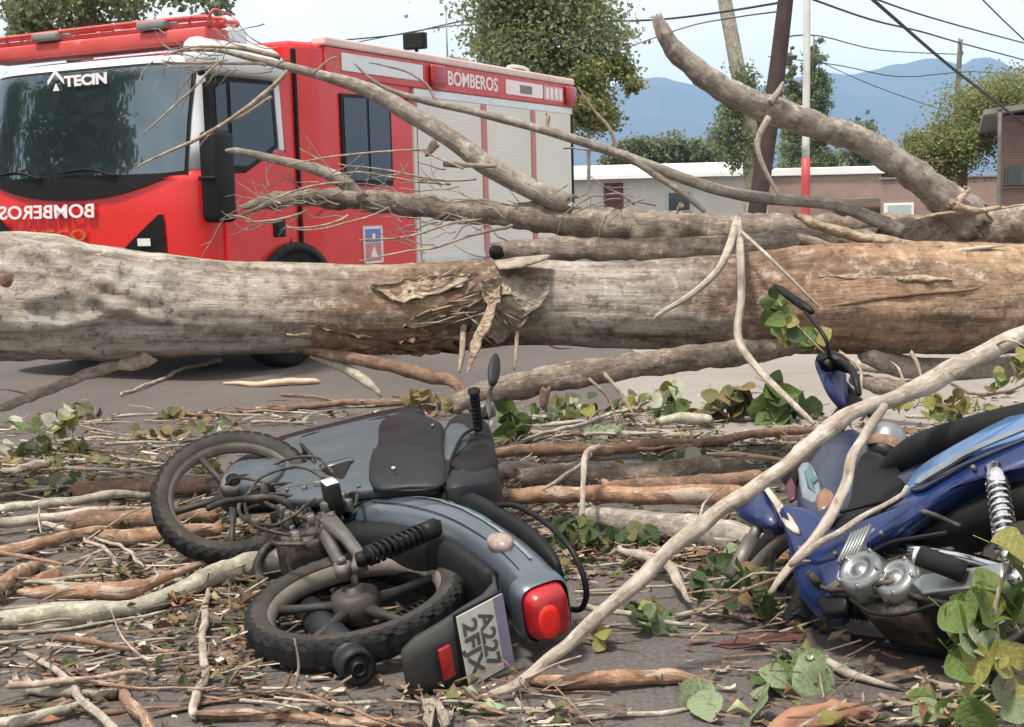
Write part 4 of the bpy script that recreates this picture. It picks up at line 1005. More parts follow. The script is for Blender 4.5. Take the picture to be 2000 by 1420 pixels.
bark_plate([(720, 560), (820, 540), (930, 532), (900, 560), (780, 590)], .002, M_plate, .02, seed=6)
q = MB(); q.add(tubegeo([tsurf(a, b, -.004) for a, b in ((1590, 602), (1660, 592), (1740, 580), (1820, 572), (1890, 566), (1960, 548))], [.003, .007, .008, .007, .006, .002], 7, 6, .4)); q.build('bark_crack', M_brown, ft, loc=tbase)
for k, P in enumerate([[(965, 512, 6.2), (1000, 504, 6.15), (1075, 498, 6.12), (1060, 506, 6.0), (1015, 520, 5.98), (975, 524, 6.0)]]):
    q = MB(); q.add(pad([A(*p) for p in P], (-.1, -.5, .85), .012, .01, .01)); q.build('bark_plate', M_plate_pale, ft, loc=tbase)
limb('bark_strip', [(960, 600, 30, 5.95), (945, 640, 34, 5.92), (930, 675, 30, 5.90), (918, 712, 16, 5.90), (912, 728, 5, 5.90)], M_plate, seg=9, amp=.5, nsc=16, flat=.35)
limb('bark_strip', [(1555, 420, 30, 6.4), (1600, 440, 34, 6.38), (1660, 458, 40, 6.36), (1720, 470, 46, 6.34), (1790, 478, 20, 6.34)], M_plate, seg=10, amp=.6, nsc=12, flat=.5)
limb('bark_strip', [(1830, 494, 8, 6.2), (1900, 486, 16, 6.2), (1965, 480, 6, 6.2)], M_pale, seg=8, amp=.5, nsc=14, flat=.5)
limb('bark_strip', [(1570, 470, 40, 6.3), (1660, 490, 34, 6.28), (1740, 488, 22, 6.28)], M_limb, seg=10, amp=.5, nsc=12, flat=.6)
c = tsurf(8, 548, -.03); q = MB(); q.add(lathe([(.0, .0), (.022, -.004), (.034, .012)], 16, Matrix.Translation(c))); q.build('knot_hole', M_brown, ft, loc=tbase)

# long peeling strips lying along the trunk
def trunk_ribbon(px, fy, L, w, drift, mat, seed):
    r = random.Random(seed); rows = []; n = max(8, int(L / 16)); curl = r.uniform(.008, .03)
    for i in range(n + 1):
        t = i / n; x = px + L * t; a, b = tint(max(-200, min(2200, x))); y = a + (b - a) * (fy + drift * t) + 5 * nz3((x * .02, seed, 0))
        ww = w * (math.sin(math.pi * min(.97, max(.06, t))) ** .5) * (1 + .5 * nz3((x * .06, seed, 3)))
        e = curl * (t ** 3 if seed % 2 else (1 - t) ** 3)
        rows.append([tsurf(x, y - ww / 2 + r.gauss(0, .8), -.006 + e), tsurf(x, y, .002 + e + r.gauss(0, .002)), tsurf(x, y + ww / 2 + r.gauss(0, .8), -.006 + e), tsurf(x, y + ww * .3, -.02 + e), tsurf(x, y - ww * .3, -.02 + e)])
    q = MB(); q.add(loft(rows)); q.build('bark_strip', mat, ft, loc=tbase)
rr_ = random.Random(31)
for k, (px, fy, L, w, dr, mt) in enumerate([(560, .80, 330, 20, .06, M_plate), (1600, .28, 260, 16, .05, M_plate), (840, .88, 260, 16, -.03, M_plate)]): trunk_ribbon(px, fy, L, w, dr, mt, 40 + k)
# torn fibres hanging in the wound
for k in range(26):
    x, y = rr_.uniform(800, 1060), rr_.uniform(545, 665); L = rr_.uniform(25, 90); an = rr_.uniform(.3, 1.2) if x > 900 else rr_.uniform(-.6, .2)
    P = [tsurf(x + L * t * math.cos(an), min(680, y + L * t * math.sin(an)), .03 + .03 * math.sin(3 * t)) for t in (0, .5, 1)]
    q = MB(); q.add(tubegeo(P, [.003, rr_.uniform(.006, .011), .002], 6, 4, .4, flat=.5)); q.build('bark_fibre', rr_.choice((M_plate, M_plate_pale, M_brown)), ft, loc=tbase)
# ------------------------------------------------------------------ motorcycles (x forward, y to the bike's left, z up)
M_dark = pmat('charcoal_fairing', (.010, .0125, .016), (.016, .019, .023), 5, .55, coat=.0, dirt=((.09, .08, .07), .16, 6), spec=.3)
M_satin = pmat('grey_fairing', (.078, .094, .110), (.056, .070, .084), 4, .58, metal=.0, coat=.0, spec=.25, dirt=((.15, .135, .12), .18, 7))
M_silverblue = pmat('silver_blue_paint', (.135, .165, .20), (.10, .125, .155), 3, .30, metal=.6, coat=.3, dirt=((.24, .22, .20), .16, 8))
M_seat = pmat('black_vinyl', (.007, .0075, .009), (.012, .013, .0145), 12, .6, bump=.15, bscale=200, dirt=((.05, .046, .041), .18, 6), spec=.22)
M_metal = pmat('dirty_aluminium', (.20, .193, .185), (.12, .113, .106), 10, .5, metal=.6, bump=.2, dirt=((.16, .13, .10), .38, 9))
M_metalclean = pmat('cast_aluminium', (.34, .36, .365), (.22, .24, .245), 8, .36, metal=.85, bump=.1, dirt=((.20, .19, .17), .18, 9))
M_chrome = pmat('chrome', (.75, .76, .78), (.6, .6, .62), 12, .14, metal=1.0, dirt=((.25, .23, .2), .12, 10))
M_iron = pmat('greasy_iron', (.028, .025, .022), (.014, .013, .012), 14, .6, metal=.35, bump=.3, dirt=((.20, .16, .12), .4, 9))
M_rimdark = pmat('dusty_cast_rim', (.05, .046, .042), (.03, .028, .026), 9, .65, metal=.3, dirt=((.13, .11, .092), .3, 9))
M_rimlight = pmat('dusty_rim_edge', (.20, .18, .155), (.13, .115, .10), 12, .6, metal=.2, dirt=((.12, .105, .09), .3, 14))
M_blue = pmat('royal_blue_paint', (.008, .024, .105), (.006, .017, .078), 4, .32, metal=.2, coat=.4, dirt=((.07, .075, .11), .3, 6))
M_lightblue = pmat('pale_blue_stripe', (.09, .19, .37), (.06, .14, .30), 5, .28, metal=.3, coat=.5)
M_white_dec = pmat('white_decal', (.20, .235, .26), (.12, .15, .18), 10, .4)
M_green_dec = pmat('green_decal', (.05, .12, .125), (.08, .16, .16), 14, .4)
M_reddec = pmat('red_decal', (.08, .015, .022), (.05, .015, .03), 14, .4)
M_navy = pmat('navy_fairing', (.012, .020, .045), (.018, .026, .05), 5, .36, coat=.3, dirt=((.10, .10, .12), .14, 6))
M_platew = pmat('number_plate', (.56, .58, .53), (.48, .50, .46), 20, .5, dirt=((.34, .31, .26), .25, 14))
M_platep = pmat('plate_band', (.22, .20, .30), (.18, .17, .26), 20, .5)
M_ink = pmat('plate_ink', (.06, .065, .06), (.10, .10, .09), 30, .7)

class Bike:
    def __init__(s, label, R, t, sc):
        s.R = Matrix(R); s.t = Vector(t); s.s = sc
        s.o = empty('motorcycle', s.t, label, 'motorcycle', 'motorcycles knocked down by the tree')
        s.M = Matrix.Translation(s.t) @ (s.R.to_4x4() @ Matrix.Scale(sc, 4)); s.o.matrix_world = s.M
        s.I = s.M.inverted()
    def at(s, px, py, y):
        n = s.R.col[1]; d = ray(px, py); o = s.t + n * (y * s.s)
        k = (o - EYE).dot(n) / d.dot(n); return s.I @ (EYE + d * k)
    def w(s, p): return s.I @ Vector(p)
    def part(s, q, name, mat, par=None, smooth=True): return q.build(name, mat, par or s.o, smooth)
    def poly(s, P, name, mat, y=0, th=.02, ins=.02, ra=.01, sm=3, par=None, nrm=(0, 1, 0)):
        pts = [s.at(p[0], p[1], p[2] if len(p) > 2 else y) for p in P]
        if sm: pts = smooth_outline(pts, sm)
        # outline must run counter-clockwise about the normal
        n = Vector((0, 0, 0))
        for a, b in zip(pts, pts[1:] + pts[:1]): n += a.cross(b)
        if n.dot(Vector(nrm)) < 0: pts = pts[::-1]
        q = MB(); q.add(pad(pts, nrm, th, ins, ra)); return s.part(q, name, mat, par)

def bike_wheel(B, name, M, rim_mat, n=5, drum=.075, drum_w=.10, sc=1.0, side=None):
    """wheel with its axis along M's y axis"""
    M = M @ Matrix.Scale(sc, 4); q = MB()
    q.add(lathe([(.254, -.030), (.240, -.034), (.226, -.022), (.214, 0), (.226, .022), (.240, .034), (.254, .030)], 48, M))
    q.add(lathe([(.0, -drum_w / 2), (drum * .5, -drum_w / 2), (drum, -drum_w * .38), (drum, drum_w * .38), (drum * .6, drum_w / 2), (.022, drum_w / 2), (.02, drum_w * .62), (0, drum_w * .62)], 28, M))
    for k in range(n):
        a = 2 * math.pi * k / n + .3; c, s = math.cos(a), math.sin(a); t = Vector((-s, 0, c)); d = Vector((c, 0, s)); Y = Vector((0, 1, 0))
        rings = []
        for r, wd, hh in ((.05, .017, .013), (.13, .009, .009), (.226, .012, .011)):
            rings.append([M @ (d * r + t * a_ + Y * b_) for a_, b_ in ((-wd, -hh), (wd, -hh), (wd, hh * .6), (wd * .4, hh), (-wd * .4, hh), (-wd, hh * .6))])
        q.add(loft(rings))
    q.mi = [1 if k < 48 * 6 else 0 for k in range(len(q.f))]
    w = B.part(q, name, [rim_mat, M_rimlight])
    prof = []; NP = 15
    for i in range(NP):
        a = math.radians(-138 + 276 * i / (NP - 1)); ca, sa = math.cos(a), math.sin(a); prof.append((.260 + .034 * math.copysign(abs(ca) ** .62, ca), .042 * math.copysign(abs(sa) ** .62, sa)))
    def tread(s_, i):
        k = abs(i - NP // 2)
        if k <= 1: return -.005 if (s_ // 2) % 3 == 0 else .001
        if k <= 4: return -.005 if (s_ + (2 if i > NP // 2 else 0) + k) % 4 < 2 else .001
        return 0
    q = MB(); q.add(lathe(prof, 180, M, tread)); q.mi = [0 if 3 <= (k % (NP - 1)) <= NP - 5 else 1 for k in range(len(q.f))]; t = B.part(q, 'tyre', [M_rubber, side or M_sidewall], w); t.data.polygons.foreach_set('use_smooth', [i == 1 for i in q.mi])
    return w

def spring(p0, p1, r, turns, wire, n=10):
    p0, p1 = Vector(p0), Vector(p1); t = (p1 - p0).normalized(); a = t.orthogonal().normalized(); b = t.cross(a); P = []
    m = turns * n
    for k in range(m + 1):
        an = 2 * math.pi * k / n; P.append(p0 + (p1 - p0) * (k / m) + (a * math.cos(an) + b * math.sin(an)) * r)
    return tubegeo(P, [wire] * len(P), 5, 1, 0)
def shock(B, p0, p1, body, coil):
    p0, p1 = Vector(p0), Vector(p1); d = p1 - p0
    q = MB(); q.add(cyl(p0, p0 + d * .5, .014)); q.add(cyl(p0 + d * .4, p1, .022)); q.add(cyl(p0 + d * .80, p1, .030)); q.add(cyl(p0 + d * .08, p0 + d * .13, .030))
    for e in (p0, p1): q.add(cyl(e - Vector((0, .018, 0)), e + Vector((0, .018, 0)), .018))
    o = B.part(q, 'shock_absorber', body)
    q = MB(); q.add(spring(p0 + d * .13, p0 + d * .82, .028, 9, .0055)); B.part(q, 'coil_spring', coil, o)
    return o
def sring(x, zc, a, b, n=22, e=2.6):
    r = []
    for k in range(n):
        t = 2 * math.pi * k / n; c, s = math.cos(t), math.sin(t)
        r.append(Vector((x, a * math.copysign(abs(c) ** (2 / e), c), zc + b * math.copysign(abs(s) ** (2 / e), s))))
    return r
def body_loft(S, e=2.6):
    """S: (x, z bottom, z top, half width) stations along the bike, catmull-smoothed"""
    P = catmull([Vector((s[0], s[1], s[2])) for s in S], 4); W = catmull([Vector((s[3], 0, 0)) for s in S], 4)
    return loft([sring(p.x, (p.y + p.z) / 2, max(w.x, .004), max((p.z - p.y) / 2, .004), 26, e) for p, w in zip(P, W)])
def engine(B, mcase, mdark, dx=0.0, dz=0.0):
    pre = B.part; off_ = Matrix.Translation((dx, 0, dz))
    class _B:
        @staticmethod
        def part(q, name, mat, par=None, smooth=True):
            q.v = [tuple(off_ @ Vector(p)) for p in q.v]; return pre(q, name, mat, par, smooth)
    B = _B
    q = MB(); q.add(loft([[Vector((x, y, .33 + z)) for x, z in ((.34, -.05), (.40, -.10), (.55, -.11), (.63, -.06), (.64, .02), (.58, .08), (.44, .09), (.36, .04))] for y in (-.085, -.07, .07, .085)]))
    eng = B.part(q, 'engine', mcase)
    q = MB()
    for c, r, y0, y1 in (((.56, .31), .062, .085, .115), ((.44, .32), .050, .085, .105)):
        q.add(lathe([(0, y1), (r * .35, y1), (r * .4, y1 - .006), (r * .8, y1 - .004), (r, y1 - .014), (r, y0)], 28, Matrix.Translation((c[0], 0, c[1]))))
    for k in range(6):
        a = k * 1.047 + .4; q.add(cyl((.56 + .052 * math.cos(a), .10, .31 + .052 * math.sin(a)), (.56 + .052 * math.cos(a), .116, .31 + .052 * math.sin(a)), .006, seg=6))
    B.part(q, 'crankcase_cover', mcase, eng)
    q = MB()
    for k in range(8): x = .65 + k * .016; q.add(box(x, x + .006, -.06, .06, .27, .385, .003, 1))
    q.add(box(.64, .78, -.035, .035, .29, .365, .006, 1)); q.add(box(.77, .83, -.05, .05, .275, .38, .012)); B.part(q, 'cylinder', mdark, eng)
    q = MB(); q.add(tubegeo([(.60, .05, .43), (.62, .06, .50), (.58, .03, .56)], [.026, .028, .022], 10, 4, .05)); q.add(cyl((.58, .0, .47), (.68, .0, .50), .03)); B.part(q, 'carburettor', mdark, eng)
    q = MB(); q.add(tubegeo([(.44, .12, .32), (.46, .15, .28), (.62, .15, .24), (.66, .17, .245)], [.008] * 4, 7, 4, 0)); q.add(cyl((.66, .15, .245), (.66, .21, .245), .012)); B.part(q, 'gear_lever', mdark, eng)
    return eng

# --- grey motorcycle lying on its right side
BA = Bike('grey and black motorcycle lying flat on its side, red tail light towards the camera',
          [[-0.4208, -0.1296, 0.8979], [0.9038, -0.1452, 0.4026], [0.0782, 0.9809, 0.1782]], (-0.804, 3.9338, 0.0709), 1.06)
Mi = Matrix.Translation((-.012, -.008, .305)); bike_wheel(BA, 'rear_wheel', Mi, M_rimdark, 5, .062, .085, 1.12)
fc = BA.w(A(458, 968, 5.02)); ax = BA.R.transposed() @ Vector((.10, -.62, .78)).normalized()
ux = ax.orthogonal().normalized(); uz = ux.cross(ax)
bike_wheel(BA, 'front_wheel', frame_matrix(ux, ax, uz, fc), M_rimdark, 5, .055, .09)
head = Vector((.97, -.03, .90)); fk = (fc - head)
for s in (-1, 1):
    q = MB(); a, b = head + Vector((.02, .075 * s, -.10)), fc + ax * .075 * s
    q.add(cyl(a, a + (b - a) * .62, .017)); q.add(cyl(a + (b - a) * .5, b, .024)); q.add(cyl(b - ax * .02, b + ax * .02, .026)); BA.part(q, 'fork_leg', M_black)
q = MB(); q.add(cyl(head + Vector((-.02, 0, .06)), head + Vector((.05, 0, -.18)), .03)); q.add(box(head.x - .04, head.x + .07, -.10, .10, head.z - .16, head.z - .11, .015)); BA.part(q, 'steering_head', M_iron)
rings = []
for i in range(13):                                             # front mudguard hugging the tyre on its rear, upper arc
    a = math.radians(-70 + 150 * i / 12); dd = None
    hd = (head - fc); hd = (hd - ax * hd.dot(ax)).normalized(); sd2 = ax.cross(hd)
    d = hd * math.cos(a) + sd2 * math.sin(a); k = 1 - .35 * abs(i - 6) / 6
    rings.append([fc + d * r + ax * y * k for r, y in ((.300, -.065), (.318, -.05), (.328, 0), (.318, .05), (.300, .065), (.308, .045), (.318, 0), (.308, -.045))])
q = MB(); q.add(loft(rings[2:9])); BA.part(q, 'front_mudguard', M_dark)
BA.poly([(436, 930, .10), (452, 905, .12), (500, 880, .10), (545, 868, .08), (556, 895, .12), (548, 925, .14), (500, 948, .14), (455, 945, .12)], 'mudguard_stay', M_satin, th=.05, ra=.02)
q = MB(); q.add(cyl(fc + ax * .05, fc + ax * .085, .05, .04)); q.add(box(-.02, .02, -.01, .01, 0, .0), M=Matrix.Translation(fc)); BA.part(q, 'brake_drum', M_metal)
# leg shield: left cheek, inner panel, cowl
BA.poly([(545, 862, .05), (600, 845, .02), (700, 822, .0), (780, 806, -.02), (835, 812, .02), (868, 835, .06), (872, 900, .10), (872, 946, .13), (800, 952, .14), (720, 956, .15), (655, 966, .15), (600, 975, .14), (548, 968, .12), (530, 930, .12), (532, 890, .10)], 'leg_shield', M_satin, th=.03, ins=.03, ra=.012, sm=3)
BA.poly([(745, 826, .0), (800, 808, .0), (850, 822, .03), (868, 838, .06), (872, 900, .115), (872, 944, .145), (800, 949, .16), (728, 950, .165), (722, 900, .12), (735, 860, .06)], 'inner_panel', M_dark, th=.02, ins=.02, ra=.02, sm=3)
BA.poly([(540, 858, .02), (640, 832, -.03), (720, 812, -.04), (800, 797, -.05), (830, 806, -.03), (780, 814, .0), (700, 830, .01), (600, 852, .03), (548, 872, .06)], 'shield_rim', M_black, th=.04, ins=.006, ra=.012, sm=2)
BA.poly([(629, 915, .138), (684, 898, .130), (671, 939, .142)], 'triangular_vent', M_chassis, th=.006, ins=.004, ra=.0, sm=0)
BA.poly([(622, 908, .134), (690, 892, .126), (688, 898, .130), (630, 913, .138)], 'vent_lip', M_silverblue, th=.01, ins=.004, ra=.004, sm=0)
q = MB(); p = BA.at(768, 913, .19); q.add(cyl(p - Vector((0, .012, 0)), p + Vector((0, .004, 0)), .008, seg=10)); BA.part(q, 'screw', M_chrome)
BA.poly([(868, 838, .06), (890, 815, .06), (925, 810, .05), (955, 830, .02), (966, 870, .05), (971, 935, .10), (930, 946, .14), (886, 952, .16), (866, 950, .14), (866, 890, .10)], 'handlebar_cowl', M_dark, th=.14, ins=.02, ra=.02, sm=2)
BA.poly([(870, 842, .085), (892, 828, .085), (918, 838, .09), (910, 868, .12), (884, 890, .135), (868, 896, .12)], 'cowl_facet', M_satin, th=.012, ins=.012, ra=.012, sm=2)
BA.poly([(884, 896, .15), (940, 868, .10), (966, 880, .09), (970, 905, .10), (930, 925, .14), (890, 915, .16)], 'cowl_ridge', M_black, th=.015, ins=.012, ra=.014, sm=2)
q = MB(); g0, g1 = BA.at(934, 838, .10), BA.at(926, 766, .26); q.add(tubegeo([head + Vector((0, -.25, .04)), head + Vector((.0, 0, .05)), g0], [.012] * 3, 8, 5, 0)); hb = BA.part(q, 'handlebar', M_iron)
q = MB(); d = (g1 - g0)
for k in range(9): q.add(cyl(g0 + d * (k / 9), g0 + d * ((k + .7) / 9), .0185)); q.add(cyl(g0 + d * ((k + .7) / 9), g0 + d * ((k + 1) / 9), .0165))
q.add(cyl(g1, g1 + d.normalized() * .008, .024)); BA.part(q, 'grip', M_rubber)
q = MB(); m0, m1, m2 = BA.at(952, 820, .14), BA.at(955, 775, .22), BA.at(962, 750, .27); q.add(tubegeo([m0, m1, m2], [.014, .010, .008], 8, 4, 0)); mr = BA.part(q, 'mirror', M_metal)
q = MB(); a, b = BA.at(961, 752, .275), BA.at(969, 692, .36); t = (b - a); n1 = Vector((.3, 0, 1)); n1 -= t * n1.dot(t) / t.length_squared; n1.normalize()
rings = []; n2 = t.normalized().cross(n1)
for k in range(9):
    u = k / 8; w = .004 + .021 * math.sin(math.pi * min(1, u * .9 + .07)) ** .6
    rings.append([a + t * u + (n1 * math.cos(x) * w + n2 * math.sin(x) * w * .55) for x in [2 * math.pi * i / 14 for i in range(14)]])
q.add(loft(rings)); BA.part(q, 'mirror_housing', M_dark, mr)
q = MB(); q.add(box(-.035, .03, -.03, .03, -.03, .03, .01), M=Matrix.Translation(BA.at(948, 800, .15))); sw = BA.part(q, 'switch_block', M_metal)
for px, py in ((950, 792), (948, 808)):
    q = MB(); p = BA.at(px, py, .185); q.add(cyl(p - Vector((0, .02, 0)), p, .009, seg=10)); BA.part(q, 'switch_button', M_black, sw)
q = MB(); q.add(tubegeo([BA.at(935, 836, .12), BA.at(905, 850, .14), BA.at(880, 900, .15), BA.at(860, 950, .16), BA.at(780, 960, .17)], [.006] * 5, 6, 5, 0)); BA.part(q, 'control_cable', M_black)
# rear body, seat, rail, lamp
q = MB(); q.add(body_loft([(.60, .50, .57, .07), (.48, .46, .66, .11), (.30, .53, .74, .135), (.10, .60, .785, .14), (-.10, .64, .805, .13), (-.28, .655, .81, .11), (-.40, .655, .80, .09), (-.455, .665, .785, .075)])); BA.part(q, 'tail_fairing', M_silverblue)
q = MB(); q.add(body_loft([(.55, .40, .52, .05), (.42, .36, .56, .075), (.22, .46, .60, .10), (.05, .54, .64, .11), (-.12, .585, .66, .10), (-.28, .61, .67, .08)])); BA.part(q, 'under_tray', M_seat)
q = MB(); q.add(body_loft([(.58, .60, .66, .06), (.46, .66, .76, .10), (.25, .745, .835, .13), (.02, .785, .85, .13), (-.15, .80, .862, .115), (-.28, .805, .855, .09), (-.34, .81, .838, .06)])); BA.part(q, 'seat', M_seat)
def strip(B, P, name, mat, S, e=2.6, lift=.003, wz=.02):
    """decal strip lying on a body_loft surface: (x, angle degrees) path"""
    q = MB(); top = []; bot = []
    st = catmull([Vector((s[0], s[1], s[2])) for s in S], 8); sw_ = catmull([Vector((s[3], 0, 0)) for s in S], 8)
    def surf(x, ang, l):
        k = min(range(len(st)), key=lambda i: abs(st[i].x - x)); p = st[k]; w = sw_[k].x
        t = math.radians(ang); c, s_ = math.cos(t), math.sin(t)
        return Vector((x, (w + l) * math.copysign(abs(c) ** (2 / e), c), (p.y + p.z) / 2 + ((p.z - p.y) / 2 + l) * math.copysign(abs(s_) ** (2 / e), s_)))
    rows = [[surf(x, a + d, lift) for d in (-wz * 500, -wz * 170, wz * 170, wz * 500)] for x, a in P]
    q.add(loft(rows, cap=False, closed=False)); return B.part(q, name, mat)
SA_ = [(.60, .50, .57, .07), (.48, .46, .66, .11), (.30, .53, .74, .135), (.10, .60, .785, .14), (-.10, .64, .805, .13), (-.28, .655, .81, .11), (-.40, .655, .80, .09), (-.455, .665, .785, .075)]
path = lambda a, b, x0=.40, x1=-.34, n=16: [(x0 + (x1 - x0) * i / n, a + (b - a) * i / n) for i in range(n + 1)]
strip(BA, path(26, 16, .30, -.06), 'decal_stripe', M_green_dec, SA_, wz=.010)
strip(BA, path(14, 6, .34, -.34), 'decal_stripe', M_white_dec, SA_, wz=.006)
strip(BA, path(-14, -22, .44, -.36), 'panel_gap', M_chassis, SA_, wz=.0025)
for s in (-1, 1):
    q = MB(); q.add(tubegeo([(.06, .125 * s, .82), (-.04, .145 * s, .85), (-.20, .135 * s, .865), (-.34, .10 * s, .868), (-.40, .04 * s, .868), (-.41, 0, .868)], [.009] * 6, 9, 5, 0)); BA.part(q, 'grab_rail', M_black)
q = MB(); q.add(loft([sring(-.42, .715, .076, .066, 26, 4), sring(-.45, .712, .078, .068, 26, 4), sring(-.50, .708, .068, .058, 26, 4), sring(-.515, .706, .052, .045, 26, 4)])); tl = BA.part(q, 'tail_light', M_lampred)
q = MB(); q.add(loft([sring(-.505, .70, .054, .036, 20, 2.2), sring(-.5160, .698, .050, .033, 20, 2.2), sring(-.5175, .697, .030, .020, 20, 2.2)], cap=True), M=Matrix.Translation((0, -.012, -.002))); BA.part(q, 'brake_lens', M_lampbright, tl)
q = MB(); q.add(loft([sring(-.40, .715, .090, .082, 26, 4), sring(-.455, .712, .090, .080, 26, 4), sring(-.468, .712, .082, .072, 26, 4)], cap=False)); BA.part(q, 'tail_light_surround', M_silverblue, tl)
# rear mudguard with number plate and reflector
gd = [(-.30, .64), (-.40, .60), (-.455, .54), (-.49, .46), (-.515, .38), (-.53, .30), (-.535, .26)]
q = MB(); q.add(loft([[Vector((x - .008, w, z)), Vector((x - .014, w * .5, z)), Vector((x - .014, -w * .5, z)), Vector((x - .008, -w, z)), Vector((x + .05 * (1 - i / 9), -w, z + .012)), Vector((x + .004, -w * .6, z)), Vector((x + .004, w * .6, z)), Vector((x + .05 * (1 - i / 9), w, z + .012))] for i, ((x, z), w) in enumerate(zip(gd, (.07, .08, .085, .09, .085, .08, .065)))])); mg = BA.part(q, 'rear_mudguard', pmat('dusty_grey_plastic', (.045, .047, .048), (.03, .032, .033), 8, .6, dirt=((.14, .125, .105), .22, 9), spec=.25))
pn = Vector((-.96, 0, .27)).normalized(); pu = Vector((.27, 0, .96)).normalized(); py_ = Vector((0, -1, 0)); pc = Vector((-.512, .0, .505))
MP = frame_matrix(py_, pu, pn, pc)
q = MB(); q.add(box(-.105, .105, -.08, .08, -.003, .0, .001, 1), M=MP); pl = BA.part(q, 'number_plate', M_platew, smooth=False)
q = MB(); q.add(box(-.105, .105, .046, .08, .0005, .0025), M=MP); BA.part(q, 'plate_band', M_platep, pl, smooth=False)
for s_, yy in (('A227', .010), ('2FJX', -.046)): text_mesh('plate_characters', s_, .066, M_ink, MP @ Matrix.Translation((0, yy, .0025)), pl, .0008, width=.168, bold=.0016)
q = MB(); q.add(box(-.105, .105, -.08, .08, -.012, -.0035, .002, 1), M=MP @ Matrix.Scale(1.06, 4)); BA.part(q, 'plate_holder', M_black, smooth=False)
q = MB(); q.add(box(-.045, .045, -.019, .019, 0, .012, .004), M=frame_matrix(py_, pu, pn, Vector((-.545, .0, .372)))); BA.part(q, 'reflector', M_lampred)
for s in (-1, 1):
    q = MB(); c = Vector((-.20, .122 * s, .715)); q.add(loft([[c + Vector((x * k, s * y, z * k)) for x, z in [(.055 * math.cos(a), .036 * math.sin(a)) for a in [2 * math.pi * i / 18 for i in range(18)]]] for k, y in ((1, -.02), (1.0, .004), (.85, .012), (.5, .017), (.1, .019))])); BA.part(q, 'turn_signal', pmat('smoky_signal', (.22, .15, .13), (.33, .29, .27), 30, .35, coat=.2))
# running gear
for s in (-1, 1):
    q = MB(); q.add(tubegeo([(.46, .075 * s, .36), (.30, .095 * s, .335), (.12, .10 * s, .31), (-.02, .10 * s, .29)], [.024, .022, .02, .02], 4, 4, 0)); q.add(cyl((0, .085 * s, .29), (0, .125 * s, .29), .026)); q.add(cyl((0, .125 * s, .29), (0, .145 * s, .29), .014, seg=6)); BA.part(q, 'swingarm', M_metal)
shock(BA, BA.at(706, 1092, .145), BA.at(852, 1030, .145), M_black, M_black); shock(BA, (0.0, -.13, .34), (.09, -.13, .62), M_black, M_black)
q = MB(); q.add(loft([[Vector((x, y, z)) for y, z in ((.105, a), (.135, a), (.135, b), (.105, b))] for x, a, b in ((.42, .34, .40), (.20, .35, .385), (.03, .34, .37), (-.06, .30, .35))])); BA.part(q, 'chain_guard', M_metal)
engine(BA, M_iron, M_iron)
q = MB(); q.add(cyl((.465, .10, .42), (.465, .165, .42), .022)); q.add(box(.43, .50, .13, .215, .395, .445, .008)); pg = BA.part(q, 'foot_peg', M_rubber)
q = MB(); q.add(box(.432, .498, .2155, .221, .398, .442, .002, 1)); BA.part(q, 'peg_cap', M_clear, pg)
q = MB(); q.add(tubegeo([(.50, .09, .30), (.52, .19, .26), (.50, .24, .10), (.46, .25, .02)], [.011] * 4, 8, 5, 0)); BA.part(q, 'side_stand', M_iron)
for P in ([(.62, .10, .40), (.72, .14, .30), (.66, .17, .16), (.52, .15, .14), (.42, .14, .22)], [(.70, .06, .46), (.84, .12, .38), (.80, .15, .22), (.66, .13, .17)], [(.40, .12, .20), (.26, .15, .16), (.20, .14, .24)], [(.55, .12, .46), (.46, .16, .50), (.36, .15, .46)]):
    q = MB(); q.add(tubegeo([Vector(p) for p in P], [.0065] * len(P), 6, 5, 0)); BA.part(q, 'control_cable', M_iron)
q = MB(); r = random.Random(4)
for k in range(26):
    x, z, y = r.uniform(.36, .72), r.uniform(.24, .48), r.uniform(.08, .15); s = r.uniform(.008, .024)
    q.add(box(x - s, x + s * .6, y - s * .8, y + s, z - s * .5, z + s * .7, s * .08, 1), M=Matrix.Translation((x, y, z)) @ Matrix.Rotation(r.uniform(-.9, .9), 4, 'Y') @ Matrix.Translation((-x, -y, -z)))
tag(BA.part(q, 'linkage', M_metal), kind='stuff')
q = MB(); q.add(tubegeo([(.80, -.05, .26), (.74, -.10, .18), (.55, -.14, .18), (.40, -.155, .22)], [.016, .018, .02, .024], 9, 5, 0)); ex = BA.part(q, 'exhaust_pipe', M_iron)
e0, e1 = Vector((.38, -.10, .225)), BA.w(G(699, 1304, .062))
q = MB(); d = (e1 - e0); q.add(cyl(e0, e0 + d * .08, .028, .046)); q.add(cyl(e0 + d * .08, e0 + d * .93, .046, .050)); q.add(cyl(e0 + d * .93, e1, .050, .047)); mf = BA.part(q, 'muffler', M_dark)
ed = d.normalized(); e1o = ed.orthogonal().normalized(); e2o = ed.cross(e1o)
q = MB(); Me = frame_matrix(e1o, ed, e2o, e1); q.add(lathe([(.047, 0), (.048, .006), (.040, .010), (.036, .004), (.020, .003), (.019, .020), (.014, .020), (.014, -.05), (0, -.05)], 28, Me)); BA.part(q, 'tail_pipe', M_black, mf)

